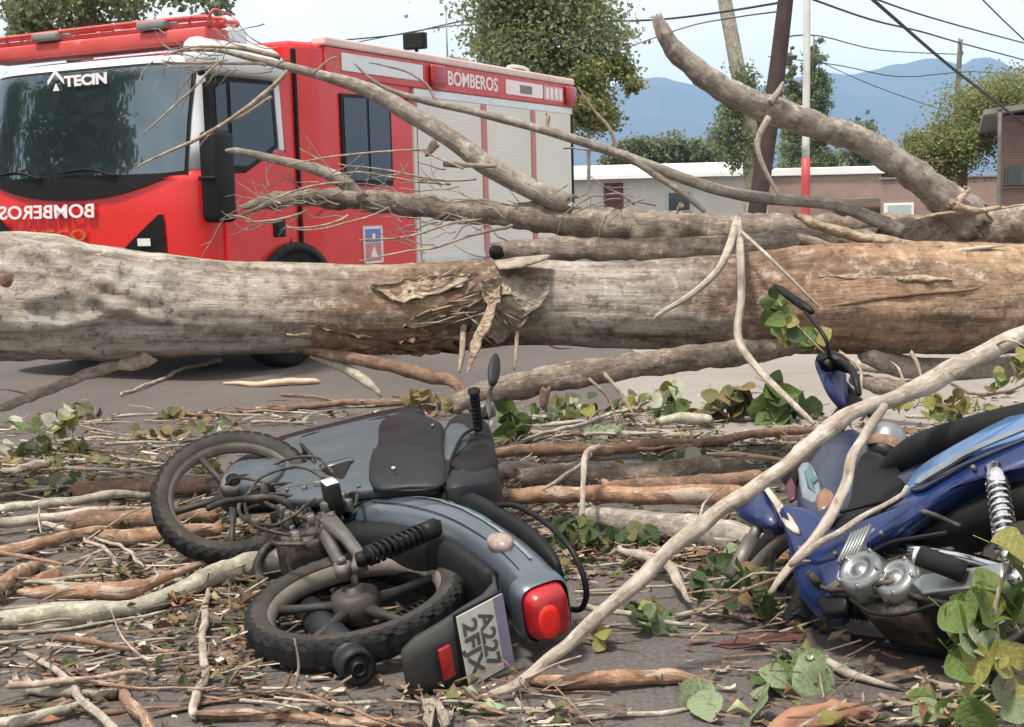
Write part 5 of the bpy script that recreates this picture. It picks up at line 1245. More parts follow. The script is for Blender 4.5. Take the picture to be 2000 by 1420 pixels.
# --- blue motorcycle propped on the branches
BB = Bike('blue motorcycle leaning among the branches, silver engine showing, cut by the right edge',
          [[-0.5873, -0.6189, 0.5215], [0.7992, -0.3415, 0.4947], [-0.1281, 0.7073, 0.6952]], (1.2364, 3.3084, 0.0464), 1.06)
bike_wheel(BB, 'rear_wheel', Matrix.Translation((-.07, -.01, .33)), M_rimdark, 5, .07, .12)
fcB = Vector((1.02, -.14, .27)); axB = Vector((.35, .92, -.10)).normalized(); u_ = axB.orthogonal().normalized()
bike_wheel(BB, 'front_wheel', frame_matrix(u_, axB, u_.cross(axB), fcB), M_iron, 5, .055, .09, 1.0, M_rubber)
for s in (-1, 1):
    q = MB(); a, b = (BB.at(1502, 990, .09), BB.at(1428, 1128, .09)) if s > 0 else (Vector((1.00, -.075, .60)), fcB - axB * .08)
    q.add(cyl(a, a + (b - a) * .6, .018)); q.add(cyl(a + (b - a) * .45, b, .025)); BB.part(q, 'fork_leg', M_metal)
q = MB(); q.add(cyl((.93, 0, .98), (1.02, 0, .62), .032)); BB.part(q, 'steering_head', M_iron)
rings = []; hdB = (Vector((.98, 0, .8)) - fcB); hdB = (hdB - axB * hdB.dot(axB)).normalized(); sdB = axB.cross(hdB)
for i in range(13):
    a = math.radians(-75 + 150 * i / 12); d = hdB * math.cos(a) + sdB * math.sin(a); k = 1 - .35 * abs(i - 6) / 6
    rings.append([fcB + d * r + axB * y * k for r, y in ((.300, -.07), (.318, -.055), (.33, 0), (.318, .055), (.300, .07), (.308, .05), (.320, 0), (.308, -.05))])
q = MB(); q.add(loft(rings[4:9])); BB.part(q, 'front_mudguard', M_navy)
BB.poly([(1436, 1000, .09), (1462, 968, .09), (1492, 955, .08), (1512, 985, .10), (1522, 1010, .11), (1506, 1026, .12), (1470, 1022, .12)], 'fork_cover', M_blue, th=.05, ins=.012, ra=.02, sm=3)
# leg shield and its decals
BB.poly([(1562, 930, .06), (1590, 885, .03), (1628, 850, .0), (1668, 838, -.02), (1690, 870, .02), (1680, 930, .06), (1660, 985, .10), (1632, 1010, .13), (1590, 1012, .14), (1556, 985, .12)], 'leg_shield', M_navy, th=.04, ins=.02, ra=.015, sm=3)
BB.poly([(1640, 985, .09), (1672, 905, .05), (1700, 880, .03), (1745, 905, .05), (1765, 945, .10), (1730, 985, .12), (1680, 1040, .13), (1625, 1060, .13)], 'inner_panel', M_black, th=.06, ins=.02, ra=.006, sm=3)
BB.poly([(1520, 1000, .14), (1545, 985, .15), (1610, 1010, .15), (1625, 1060, .14), (1680, 1040, .14), (1665, 1085, .14), (1648, 1130, .13), (1640, 1195, .11), (1600, 1200, .10), (1566, 1170, .11), (1546, 1110, .13), (1536, 1050, .14)], 'lower_fairing', M_blue, th=.05, ins=.016, ra=.016, sm=3)
BB.poly([(1558, 915, .10), (1578, 902, .085), (1594, 928, .10), (1602, 965, .12), (1588, 996, .135), (1568, 980, .125)], 'decal_panel', M_white_dec, th=.012, ins=.012, ra=.004, sm=2)
BB.poly([(1570, 922, .112), (1580, 908, .10), (1588, 926, .112), (1598, 932, .115), (1586, 944, .125), (1592, 962, .128), (1576, 950, .126)], 'green_decal', M_green_dec, th=.006, ins=.008, ra=.006, sm=0)
BB.poly([(1532, 948, .12), (1545, 932, .11), (1554, 950, .115), (1552, 972, .125), (1540, 980, .13)], 'red_decal', M_reddec, th=.01, ins=.008, ra=.002, sm=0)
BB.poly([(1594, 966, .125), (1612, 952, .115), (1628, 966, .115), (1622, 988, .13), (1604, 1000, .14), (1592, 990, .14)], 'turn_signal', M_orange, th=.02, ins=.01, ra=.010, sm=2)
BB.poly([(1486, 945, .10), (1500, 950, .10), (1545, 1008, .16), (1560, 1040, .16), (1536, 1030, .16), (1510, 985, .13)], 'shield_edge', M_pale, th=.015, ins=.004, ra=.004, sm=2)
# main body sweep
BB.poly([(1565, 1062, .14), (1640, 1048, .14), (1715, 1010, .135), (1775, 965, .13), (1850, 915, .13), (1930, 880, .13), (2040, 840, .13), (2040, 905, .14), (1930, 930, .14), (1850, 968, .145), (1780, 1012, .145), (1710, 1058, .145), (1650, 1092, .145), (1580, 1105, .14)], 'side_fairing', M_blue, th=.05, ins=.010, ra=.016, sm=3)
BB.poly([(1762, 972, .145), (1780, 930, .13), (1830, 890, .125), (1900, 850, .12), (2040, 792, .11), (2040, 845, .135), (1930, 882, .14), (1860, 912, .145), (1800, 948, .15)], 'upper_fairing', M_lightblue, th=.05, ins=.010, ra=.016, sm=3)
BB.poly([(1790, 935, .163), (1860, 890, .156), (1930, 858, .15), (2040, 815, .145), (2040, 822, .15), (1935, 866, .156), (1865, 899, .16), (1795, 944, .165)], 'white_stripe', M_white_dec, th=.008, ins=.002, ra=.001, sm=2)
BB.poly([(1775, 955, .163), (1800, 946, .166), (1870, 908, .162), (1940, 877, .157), (2040, 838, .15), (2040, 843, .15), (1940, 884, .157), (1865, 918, .162), (1800, 956, .166)], 'dark_stripe', M_navy, th=.008, ins=.002, ra=.001, sm=2)
SB_ = [(.66, .62, .68, .05), (.56, .66, .77, .10), (.36, .72, .83, .125), (.14, .77, .88, .135), (-.08, .80, .915, .13), (-.30, .83, .92, .11), (-.42, .84, .90, .08)]
q = MB(); q.add(body_loft(SB_)); BB.part(q, 'seat', M_seat)
q = MB(); q.add(body_loft([(.60, .50, .63, .07), (.42, .52, .71, .105), (.2, .60, .77, .115), (-.1, .66, .80, .11), (-.34, .70, .83, .09), (-.46, .72, .82, .07)])); BB.part(q, 'tail_body', M_navy)
q = MB(); q.add(body_loft([(.50, .40, .54, .05), (.36, .42, .58, .08), (.15, .50, .63, .10), (-.1, .58, .67, .10)])); BB.part(q, 'under_tray', M_seat)
q = MB(); q.add(loft([sring(-.46, .77, .07, .05), sring(-.52, .765, .06, .045), sring(-.54, .76, .04, .03)])); BB.part(q, 'tail_light', M_lampred)
gB = [(-.30, .70), (-.42, .62), (-.48, .50), (-.51, .36)]
q = MB(); q.add(loft([[Vector((x, w, z)) for w in (-.08, 0, .08)] + [Vector((x + .02, w, z)) for w in (.08, 0, -.08)] for x, z in gB])); BB.part(q, 'rear_mudguard', M_black)
# handlebar, cowl, mirror, silver headlamp shell
BB.poly([(1590, 704, .18), (1612, 694, .17), (1634, 702, .15), (1640, 745, .10), (1646, 788, .06), (1622, 780, .09), (1602, 742, .15)], 'handlebar_cowl', M_blue, th=.05, ins=.014, ra=.02, sm=3)
BB.poly([(1594, 694, .20), (1630, 684, .19), (1655, 700, .17), (1648, 712, .17), (1618, 704, .19), (1596, 708, .20)], 'cowl_cap', M_black, th=.05, ins=.006, ra=.01, sm=2)
q = MB(); q.add(tubegeo([BB.at(1640, 705, .19), BB.at(1662, 720, .20), BB.at(1672, 745, .20), BB.at(1678, 772, .18)], [.011, .013, .012, .009], 8, 5, 0)); BB.part(q, 'brake_lever', M_black)
q = MB(); q.add(tubegeo([BB.at(1615, 705, .19), Vector((.95, .08, 1.0)), Vector((.93, -.12, .99)), BB.at(1728, 850, -.16)], [.013] * 4, 8, 5, 0)); BB.part(q, 'handlebar', M_iron)
q = MB(); q.add(tubegeo([BB.at(1620, 700, .20), BB.at(1614, 665, .25), BB.at(1592, 632, .28), BB.at(1572, 608, .30)], [.007] * 4, 7, 5, 0)); mr = BB.part(q, 'mirror', M_black)
BB.poly([(1508, 556, .32), (1530, 560, .32), (1572, 588, .31), (1588, 602, .30), (1582, 610, .30), (1560, 600, .31), (1530, 578, .32)], 'mirror_housing', M_black, th=.012, ins=.004, ra=.008, sm=2, par=mr)
c0 = BB.at(1728, 872, -.10); cd = (BB.at(1742, 820, -.10) - c0).normalized(); c1 = cd.orthogonal().normalized()
q = MB(); q.add(lathe([(.0, -.05), (.045, -.045), (.058, -.02), (.060, .03), (.056, .06), (.030, .075), (0, .078)], 28, frame_matrix(c1, cd, c1.cross(cd), c0))); hl = BB.part(q, 'headlamp', M_metalclean)
q = MB(); q.add(lathe([(.061, -.035), (.064, -.03), (.064, .0), (.061, .004)], 28, frame_matrix(c1, cd, c1.cross(cd), c0))); BB.part(q, 'headlamp_ring', M_brown, hl)
# running gear
engine(BB, M_iron, M_iron, -.115, -.075)
BB.poly([(1780, 1138, .15), (1800, 1122, .15), (1870, 1112, .15), (1960, 1098, .15), (1960, 1140, .15), (1870, 1152, .15), (1800, 1160, .15)], 'peg_bracket', M_metalclean, th=.03, ins=.006, ra=.002, sm=0)
for nm, px, py, rr, y1 in (('clutch_cover', 1692, 1128, .070, .175), ('dynamo_cover', 1752, 1132, .066, .15)):
    c = BB.at(px, py, .13); q = MB()
    q.add(lathe([(0, y1 - .13), (rr * .22, y1 - .13), (rr * .26, y1 - .137), (rr * .5, y1 - .134), (rr * .54, y1 - .128), (rr * .82, y1 - .132), (rr * .95, y1 - .142), (rr, y1 - .16), (rr, -.06)], 32, Matrix.Translation(c)))
    for k in range(5): a = k * 1.257 + .5; q.add(cyl(c + Vector((rr * .86 * math.cos(a), -.02, rr * .86 * math.sin(a))), c + Vector((rr * .86 * math.cos(a), y1 - .126, rr * .86 * math.sin(a))), .006, seg=6))
    BB.part(q, nm, M_metalclean)
BB.poly([(1735, 1090, .10), (1800, 1072, .10), (1860, 1066, .10), (1860, 1110, .12), (1800, 1125, .12), (1745, 1150, .12), (1780, 1210, .11), (1830, 1200, .10), (1700, 1215, .10), (1670, 1180, .10)][:6] + [(1790, 1165, .12), (1790, 1200, .11), (1700, 1210, .10), (1665, 1170, .11), (1690, 1110, .10)], 'crankcase', M_iron, th=.08, ins=.006, ra=.004, sm=0)
a = BB.at(1806, 1098, .2)
q = MB(); q.add(cyl(a + Vector((-.10, -.03, .0)), a + Vector((.0, .03, .0)), .028)); pg = BB.part(q, 'foot_peg', M_rubber)
q = MB(); q.add(cyl(a + Vector((.0, .03, 0)), a + Vector((.008, .033, .0)), .022)); BB.part(q, 'peg_cap', M_clear, pg)
for s in (-1, 1):
    q = MB(); q.add(tubegeo([(.40, .08 * s, .36), (.2, .10 * s, .335), (-.03, .105 * s, .29)], [.024, .022, .022], 4, 4, 0)); q.add(cyl((0, .09 * s, .29), (0, .13 * s, .29), .028)); BB.part(q, 'swingarm', M_chrome)
shock(BB, BB.at(1968, 1085, .14), BB.at(1944, 918, .14), M_chrome, M_chrome); shock(BB, (0, -.14, .34), (.1, -.13, .62), M_chrome, M_chrome)
q = MB(); q.add(tubegeo([(.80, -.05, .26), (.70, -.10, .17), (.45, -.14, .18), (.30, -.16, .22), (-.30, -.17, .30)], [.016, .018, .022, .042, .045], 10, 5, 0)); BB.part(q, 'muffler', M_dark)
BB.poly([(1592, 1165, .13), (1655, 1160, .13), (1650, 1192, .12), (1606, 1200, .12)], 'engine_guard', M_black, th=.03, ins=.008, ra=.004, sm=0)
q = MB(); p = BB.at(1682, 1080, .10); q.add(loft([[p + Vector((x, y, z)) for x, z in ((-.025, -.05), (.02, -.05), (.028, .02), (.008, .06), (-.015, .05))] for y in (-.03, .03)])); BB.part(q, 'coil_cover', M_metalclean)
for P in ([(.62, .10, .22), (.50, .13, .17), (.34, .12, .18)], [(.50, .12, .42), (.36, .14, .45), (.22, .12, .42)], [(.30, .12, .20), (.14, .14, .17), (.04, .13, .2)]):
    q = MB(); q.add(tubegeo([Vector(p) for p in P], [.008] * 3, 6, 5, 0)); BB.part(q, 'control_cable', M_iron)
q = MB(); r = random.Random(5)
for k in range(18):
    x, z, y = r.uniform(.30, .62), r.uniform(.17, .25), r.uniform(.05, .13); s = r.uniform(.008, .022)
    q.add(box(x - s, x + s, y - s, y + s, z - s * .7, z + s * .7, s * .08, 1), M=Matrix.Translation((x, y, z)) @ Matrix.Rotation(r.uniform(-.9, .9), 4, 'Y') @ Matrix.Translation((-x, -y, -z)))
tag(BB.part(q, 'linkage', M_iron), kind='stuff')

# extra hoses, bolts and fins
for P in ([(.66, .16, .46), (.76, .20, .40), (.80, .19, .28), (.72, .17, .20)], [(.58, .17, .20), (.48, .20, .14), (.36, .18, .14), (.28, .15, .22)], [(.74, .12, .52), (.90, .17, .50), (1.0, .16, .40), (1.05, .12, .34)], [(.50, .16, .36), (.40, .20, .34), (.34, .19, .26), (.38, .16, .20)], [(.82, .15, .30), (.92, .17, .22), (.98, .14, .18)]):
    q = MB(); q.add(tubegeo([Vector(p) for p in P], [.0055] * len(P), 7, 5, 0)); BA.part(q, 'hose', M_iron)
for px, py, y in ((560, 955, .15), (850, 935, .155), (700, 948, .16), (845, 830, .09), (560, 872, .10)):
    q = MB(); p = BA.at(px, py, y); q.add(cyl(p - Vector((0, .01, 0)), p + Vector((0, .004, 0)), .007, seg=8)); BA.part(q, 'screw', M_metal)
for px, py, y in ((1580, 1120, .165), (1630, 1080, .165), (1560, 1070, .165), (1900, 912, .165), (1720, 1040, .168)):
    q = MB(); p = BB.at(px, py, y); q.add(cyl(p - Vector((0, .012, 0)), p + Vector((0, .003, 0)), .007, seg=8)); BB.part(q, 'screw', M_metal)
for k in range(6):
    q = MB(); a = BB.at(1668 + k * 7, 1088 - k * 3, .12); q.add(box(-.004, .004, -.05, .05, -.05, .05, .001, 1), M=Matrix.Translation(a)); BB.part(q, 'cooling_fin', M_metalclean)
for P in ([(1700, 1080, .15), (1740, 1060, .16), (1790, 1050, .15), (1850, 1040, .13)], [(1660, 1170, .16), (1700, 1196, .17), (1760, 1200, .16), (1830, 1180, .15)], [(1640, 1000, .15), (1680, 990, .14), (1740, 975, .13), (1780, 950, .13)]):
    q = MB(); q.add(tubegeo([BB.at(*p) for p in P], [.006] * 4, 6, 5, 0)); BB.part(q, 'hose', M_black)
# ------------------------------------------------------------------ loose branches lying about
def branch(label, P, mat, z0=0.0, name='fallen_branch', cat='branch', seg=12, sub=8, amp=.20, Y=None, wob=.020, group='loose branches on the road', twigs=0, nsc=9):
    """P: (px, py, width px[, depth]); without a depth the point rests z0 above the road"""
    pts = []; rad = []
    for p in P:
        if len(p) > 3 or Y: y = p[3] if len(p) > 3 else Y; c = A(p[0], p[1], y); r = p[2] / 2 * y / FPX
        else:
            c = G(p[0], p[1], z0); r = p[2] / 2 * c.y / FPX; c = G(p[0], p[1], z0 + r)
        pts.append(c); rad.append(max(.002, r))
    b = Vector((pts[0].x, pts[0].y, max(0, pts[0].z - rad[0])))
    off = rnd.uniform(0, 60)
    if not twigs:
        q = MB(); q.add(tubegeo(pts, rad, seg, sub, amp, nsc, off, wob=wob)); return tag(q.build(name, mat, loc=b), label, cat, group)
    e = empty(name, b, label, cat, group)
    q = MB(); q.add(tubegeo(pts, rad, seg, sub, amp, nsc, off, wob=wob)); q.build('stem', mat, e, loc=b)
    C = catmull(pts, 6); r = random.Random(int(off * 1000))
    for k in range(twigs):
        i = r.randint(2, len(C) - 3); p = C[i]; t = (C[i + 1] - C[i - 1]).normalized()
        d = (t * r.choice((1, -1)) * .6 + Vector((r.gauss(0, .5), r.gauss(0, .5), abs(r.gauss(0, .35))))).normalized(); L = r.uniform(.10, .28)
        P2 = [p, p + d * L * .5 + Vector((r.gauss(0, .012), 0, r.gauss(0, .01))), p + d * L + Vector((0, r.gauss(0, .02), -.02))]
        for x in P2[1:]: x.z = max(x.z, .006)
        q = MB(); q.add(tubegeo(P2, [.0055, .004, .002], 5, 3, .1)); q.build('twig', M_twig, e, loc=b)
    return e
# left pile, back to front
branch('pale branch leaning out from under the trunk at the far left', [(-30, 808, 20, 6.7), (60, 772, 22, 6.5), (140, 742, 23, 6.35), (210, 718, 25, 6.2), (290, 698, 30, 6.05)], M_pale, twigs=2)
branch('thin pale twig running under the trunk shadow at left', [(236, 772, 5), (290, 752, 7), (360, 722, 8), (430, 704, 8)], M_pale, seg=7)
branch('flat pale splinter of bare wood on the clear asphalt', [(437, 748, 4), (500, 750, 12), (560, 746, 15), (610, 745, 12), (625, 746, 4)], M_splinter, name='wood_splinter', cat='splinter', seg=8, amp=.05)
branch('long reddish thin branch crossing behind the grey motorcycle', [(330, 812, 6), (430, 806, 10), (520, 800, 12), (640, 792, 14), (760, 786, 16), (840, 778, 14)], M_brown, twigs=4)
branch('pale twig above the front wheel of the grey motorcycle', [(510, 802, 5), (545, 814, 7), (590, 826, 7)], M_pale, seg=7)
branch('grey branch at the left edge beneath the leafy sprig', [(-30, 925, 18), (40, 922, 20), (110, 905, 16), (190, 900, 12)], M_greenbark, twigs=2)
branch('pale thin branch ending at the grey front tyre top', [(160, 938, 12), (220, 934, 13), (300, 934, 13), (420, 930, 12)], M_pale)
branch('thick brown log just above the whitish branch at left', [(150, 960, 34), (220, 958, 38), (300, 956, 38), (400, 950, 34)], M_brown, amp=.16)
branch('whitish grey branch in the left pile, uppermost of the long ones', [(-30, 998, 18), (60, 990, 20), (150, 982, 20), (230, 970, 18), (290, 966, 12)], M_greenbark, .02, twigs=2)
branch('cream peeled branch below the whitish one at left', [(-30, 1024, 22), (50, 1012, 22), (120, 1006, 22), (190, 1000, 18), (240, 996, 10)], M_pale, .04)
branch('short cream stub lying under the cream branch', [(85, 1024, 12), (130, 1030, 14), (172, 1024, 12)], M_pale, .03, seg=8)
branch('broad dull brown log left of the grey front wheel', [(150, 1022, 40), (230, 1014, 44), (310, 1010, 40), (420, 1006, 34)], M_brown, .01, amp=.18)
branch('orange brown peeled branch curving at the left edge', [(-30, 1082, 26), (40, 1074, 27), (100, 1060, 27), (160, 1042, 22), (216, 1034, 16)], M_orange_bark, .02, twigs=2)
branch('rust coloured log touching the grey front tyre', [(205, 1052, 30), (260, 1048, 36), (330, 1040, 36), (430, 1030, 30)], M_orange_bark, .01, amp=.18)
branch('forked pale twig above the big orange peeled branch', [(165, 1052, 7), (205, 1072, 8), (222, 1098, 8), (232, 1106, 6)], M_pale, .05, seg=7)
branch('pale twig slanting to the orange branch, right of the forked one', [(186, 1050, 6), (240, 1068, 8), (268, 1096, 8), (280, 1108, 5)], M_pale, .05, seg=7)
branch('broken stub of orange wood at the left edge', [(-20, 1160, 34), (30, 1128, 34), (62, 1108, 26), (80, 1094, 10)], M_orange_bark, .02, amp=.2)
branch('large orange peeled branch with pale torn end in the left pile', [(40, 1158, 18), (100, 1156, 30), (180, 1152, 36), (260, 1150, 36), (310, 1136, 24), (360, 1112, 18), (412, 1098, 12)], M_orange_bark, .05, amp=.14, seg=12)
branch('tan thin branch along the top of the grey green branch', [(-20, 1192, 9), (80, 1184, 11), (180, 1180, 10), (280, 1176, 8)], M_pale, .04, seg=8)
branch('thick grey green branch running under the grey rear wheel', [(-40, 1212, 34), (60, 1206, 40), (160, 1200, 40), (260, 1184, 36), (340, 1156, 38), (400, 1130, 44), (450, 1112, 50), (520, 1098, 54), (600, 1090, 50)], M_greenbark, .01, seg=14, twigs=4)
branch('slim grey green shoot hugging the thick branch from below', [(40, 1228, 12), (120, 1222, 14), (190, 1206, 12), (260, 1192, 10), (330, 1166, 10)], M_greenbark, .01, seg=8)
branch('tan stick below the thick grey green branch', [(238, 1232, 8), (270, 1216, 10), (300, 1204, 9)], M_pale, seg=8)
branch('upright pale jointed stick left of the grey rear wheel', [(411, 1146, 10), (404, 1196, 15), (392, 1250, 17), (394, 1316, 18), (382, 1368, 20), (382, 1396, 18)], M_pale, .01, amp=.12)
branch('orange stick along the bottom edge from the jointed stick', [(392, 1396, 22), (470, 1392, 24), (560, 1400, 22), (660, 1408, 22), (740, 1410, 18), (825, 1414, 10)], M_orange_bark, .0)
branch('thin pale horizontal twig over the bare asphalt at lower left', [(-10, 1292, 6), (100, 1296, 9), (240, 1292, 9), (330, 1292, 8), (420, 1282, 5)], M_pale, .01, seg=8, twigs=3)
branch('grey brown branch slanting down to the bottom edge at left', [(52, 1278, 8), (90, 1300, 12), (132, 1326, 15), (160, 1366, 18), (192, 1402, 20), (225, 1440, 22)], M_pale, .03, twigs=1)
branch('short bluish white log at lower left', [(56, 1350, 16), (90, 1352, 22), (150, 1352, 24), (222, 1354, 22)], M_greenbark, .0)
branch('pointed yellow orange stick at the bottom edge', [(236, 1310, 4), (240, 1336, 20), (256, 1374, 28), (280, 1406, 27), (300, 1440, 24)], M_orange_bark, .02, amp=.06)
branch('grey branch in the bottom left corner', [(-20, 1414, 26), (60, 1408, 24), (120, 1396, 22), (170, 1378, 14)], M_greenbark, .0)
branch('thin reddish twig above the bluish white log', [(140, 1332, 5), (190, 1329, 7), (232, 1328, 5)], M_orange_bark, .01, seg=7)
# middle pile
branch('pinkish brown branch from the grey cowl to the blue motorcycle', [(960, 884, 24), (1060, 880, 26), (1140, 878, 26), (1240, 872, 24), (1340, 866, 22), (1440, 856, 20), (1540, 842, 18), (1610, 836, 14)], M_brown, .03, twigs=5, seg=12)
branch('long branch banded orange and white right of the grey seat', [(890, 960, 14), (940, 964, 26), (1010, 968, 32), (1090, 968, 34), (1180, 970, 35), (1270, 972, 36), (1350, 972, 42), (1450, 976, 48)], M_orange_bark, .08, seg=14, amp=.08)
branch('smooth pale grey log under the banded branch', [(1130, 1008, 30), (1220, 1020, 50), (1320, 1034, 62), (1430, 1052, 70), (1520, 1066, 60)], M_smooth, .0, seg=16, amp=.05)
branch('short white log beside the grey handlebar cowl', [(968, 922, 34), (1010, 924, 36), (1064, 926, 30)], M_pale, .01)
branch('wide dull brown log behind the banded branch', [(1020, 934, 40), (1110, 930, 52), (1230, 928, 54), (1340, 918, 48), (1450, 910, 36)], M_limb, .01, amp=.2, seg=14)
branch('flat brown log in the gap above the pale grey log', [(1180, 948, 30), (1290, 944, 36), (1400, 938, 34), (1480, 930, 26)], M_brown, .02, amp=.2)
e = branch('pale forked twig standing in front of the banded branch', [(1170, 872, 12, 5.45), (1150, 886, 13, 5.4), (1142, 930, 11, 5.3), (1140, 985, 11, 5.2), (1142, 1050, 10, 5.12), (1155, 1102, 7, 5.05)], M_pale)
branch('pale side twig slanting down from the forked twig', [(1152, 886, 11, 5.42), (1118, 922, 10, 5.42), (1080, 948, 9, 5.45), (1062, 958, 6, 5.45)], M_pale, seg=8)
branch('pale green stem rising to the pale leaf cluster', [(1000, 868, 7), (1060, 848, 9), (1130, 832, 9), (1180, 812, 8), (1236, 800, 6)], M_greenbark, .05, seg=8, twigs=2)
branch('short pale log end behind the dried leaf clump', [(1290, 824, 20), (1340, 822, 24), (1384, 824, 22)], M_greenbark, .02)
branch('grey stick under the short pale log end', [(1180, 846, 10), (1270, 848, 12), (1370, 850, 10)], M_greenbark, .02, seg=8)
branch('cream splinter in the dark gap behind the long pole', [(1380, 884, 5), (1430, 886, 12), (1500, 892, 8), (1540, 898, 4)], M_splinter, .05, seg=8, name='wood_splinter', cat='splinter')
branch('second cream splinter below the first in the dark gap', [(1382, 900, 6), (1420, 902, 10), (1470, 906, 5)], M_splinter, .04, seg=8, name='wood_splinter', cat='splinter')
for k, (a, b, y, lab) in enumerate([(985, 1090, 818, 'pale stick lying highest behind the grey handlebar'), (1040, 1150, 828, 'pale stick second behind the grey handlebar'), (1000, 1110, 846, 'pale stick lowest behind the grey handlebar')]):
    branch(lab, [(a, y + 3, 6), ((a + b) / 2, y, 10), (b, y - 4, 6)], M_pale, .02, seg=7)
# right
branch('long pale pole slanting across the blue motorcycle', [(2080, 622, 39, 4.22), (2000, 656, 38, 4.15), (1900, 696, 41, 4.05), (1820, 736, 43, 3.98), (1760, 770, 33, 3.92), (1690, 796, 31, 3.86), (1620, 836, 34, 3.8), (1540, 898, 34, 3.74), (1460, 962, 33, 3.7), (1380, 1028, 33, 3.66), (1300, 1092, 33, 3.62), (1200, 1180, 30, 3.58), (1100, 1268, 26, 3.55), (1020, 1328, 23, 3.53), (960, 1360, 18, 3.52), (915, 1378, 8, 3.52)], M_pale, seg=20, sub=9, amp=.16, twigs=8)
branch('crooked pale stick hanging in front of the blue leg shield', [(1726, 796, 16, 3.74), (1690, 850, 22, 3.68), (1664, 900, 22, 3.62), (1640, 970, 22, 3.55), (1612, 1022, 24, 3.5), (1560, 1080, 20, 3.45), (1530, 1120, 17, 3.42), (1504, 1158, 10, 3.4)], M_pale, amp=.12)
branch('thin stick meeting the crooked one before the blue fairing', [(1772, 950, 9, 3.38), (1712, 996, 12, 3.36), (1650, 1038, 13, 3.36), (1590, 1070, 13, 3.38), (1542, 1104, 12, 3.40)], M_pale, seg=8)
branch('tan log behind the blue handlebar', [(1668, 716, 20), (1720, 722, 24), (1790, 728, 22), (1830, 734, 14)], M_pale, .3)
branch('second tan log below it behind the blue handlebar', [(1672, 742, 26), (1720, 752, 34), (1780, 756, 30)], M_limb, .2)
branch('thin dark twig trailing above the blue seat', [(1840, 738, 5), (1880, 758, 7), (1930, 768, 7), (2010, 752, 5)], M_brown, .25, seg=7, twigs=3)
branch('straight pale stick just above the blue seat front', [(1770, 812, 7), (1830, 810, 9), (1890, 806, 6)], M_pale, .1, seg=7)
branch('pair of pale twigs under the thick end of the pole', [(1850, 742, 6), (1910, 722, 7), (1965, 700, 6)], M_pale, .4, seg=7, twigs=1)
# foreground
branch('rough brown log on the asphalt in the foreground', [(1040, 1330, 20), (1110, 1332, 32), (1200, 1328, 36), (1290, 1320, 32), (1340, 1326, 18), (1388, 1330, 8)], M_orange_bark, .0, amp=.25, seg=12)
branch('small forked stick at the lower end of the pole', [(1000, 1352, 8), (1022, 1384, 10), (1052, 1418, 8)], M_pale, seg=7)
branch('pale bark curl along the bottom edge, middle', [(1076, 1410, 10), (1140, 1400, 14), (1200, 1394, 12), (1290, 1388, 12), (1345, 1382, 7)], M_pale, amp=.25, seg=8)
branch('twisted grey bark twig in the right foreground', [(1616, 1286, 18), (1650, 1306, 24), (1690, 1322, 16), (1740, 1336, 12), (1776, 1342, 8)], M_pale, .01, amp=.25)
branch('pale bark strip with a kink in the right foreground', [(1826, 1334, 18), (1870, 1350, 24), (1930, 1358, 22), (1972, 1350, 8)], M_pale, .0, amp=.25)
branch('thin stem rising to the big leaves at lower right', [(1840, 1378, 7), (1880, 1352, 8), (1930, 1318, 8), (1990, 1270, 7)], M_twig, .03, seg=7)
branch('curled pale bark strip under the blue engine', [(1310, 1212, 8), (1360, 1194, 12), (1420, 1196, 12), (1470, 1214, 6)], M_pale, .01, seg=8, amp=.2)
branch('thin grey twig before the muffler of the grey motorcycle', [(420, 1340, 4), (480, 1346, 6), (560, 1360, 6), (620, 1372, 4)], M_twig, .0, seg=6, twigs=2)
branch('thin twig under the number plate', [(800, 1310, 6), (870, 1316, 8), (950, 1322, 8), (1010, 1312, 6)], M_twig, .0, seg=6)
branch('yellow brown root curling against the pole end', [(1210, 1070, 12), (1260, 1082, 22), (1300, 1100, 24), (1318, 1128, 22), (1340, 1160, 14), (1352, 1176, 6)], M_pale, .05, amp=.12)
# bark plates on the road
def road_plate(label, P, mat, lift=.02, dome=.02, group='torn bark pieces on the road'):
    pts = smooth_outline([G(p[0], p[1], p[2] if len(p) > 2 else lift) for p in P], 3)
    pts = [p + Vector((rnd.gauss(0, .003), rnd.gauss(0, .003), rnd.gauss(0, .003))) for p in pts]
    n = Vector((0, 0, 0))
    for a, b in zip(pts, pts[1:] + pts[:1]): n += a.cross(b)
    if n.z < 0: pts = pts[::-1]
    c = sum(pts, Vector()) / len(pts); base = Vector((c.x, c.y, 0))
    q = MB(); q.add(pad(pts, (0, 0, 1), .008, .02, dome)); return tag(q.build('bark_piece', mat, loc=base), label, 'bark', group)
road_plate('large reddish bark plate at the bottom edge, right', [(1500, 1412), (1560, 1390), (1630, 1366, .05), (1650, 1376, .05), (1690, 1388), (1716, 1394), (1680, 1402), (1600, 1416), (1520, 1428)], M_plate_red, .02, .03)
road_plate('pale bark flake beside the kinked bark strip', [(1768, 1356), (1790, 1336, .04), (1826, 1320, .04), (1836, 1332), (1810, 1352), (1782, 1362)], M_plate, .02, .02)
road_plate('grey bark flake in front of the number plate', [(790, 1346), (830, 1326, .03), (862, 1318, .03), (866, 1326), (830, 1344), (800, 1356)], M_plate_pale, .015, .015)
road_plate('curled pale bark at the bottom edge, centre', [(826, 1366, .05), (850, 1360, .06), (868, 1378, .05), (880, 1410), (866, 1416), (848, 1396), (842, 1420), (830, 1400)], M_plate_pale, .02, .02)
road_plate('pale bark flake left of the muffler foreground', [(540, 1380), (575, 1354, .03), (606, 1350, .03), (598, 1362), (570, 1378), (548, 1388)], M_plate, .015, .015)
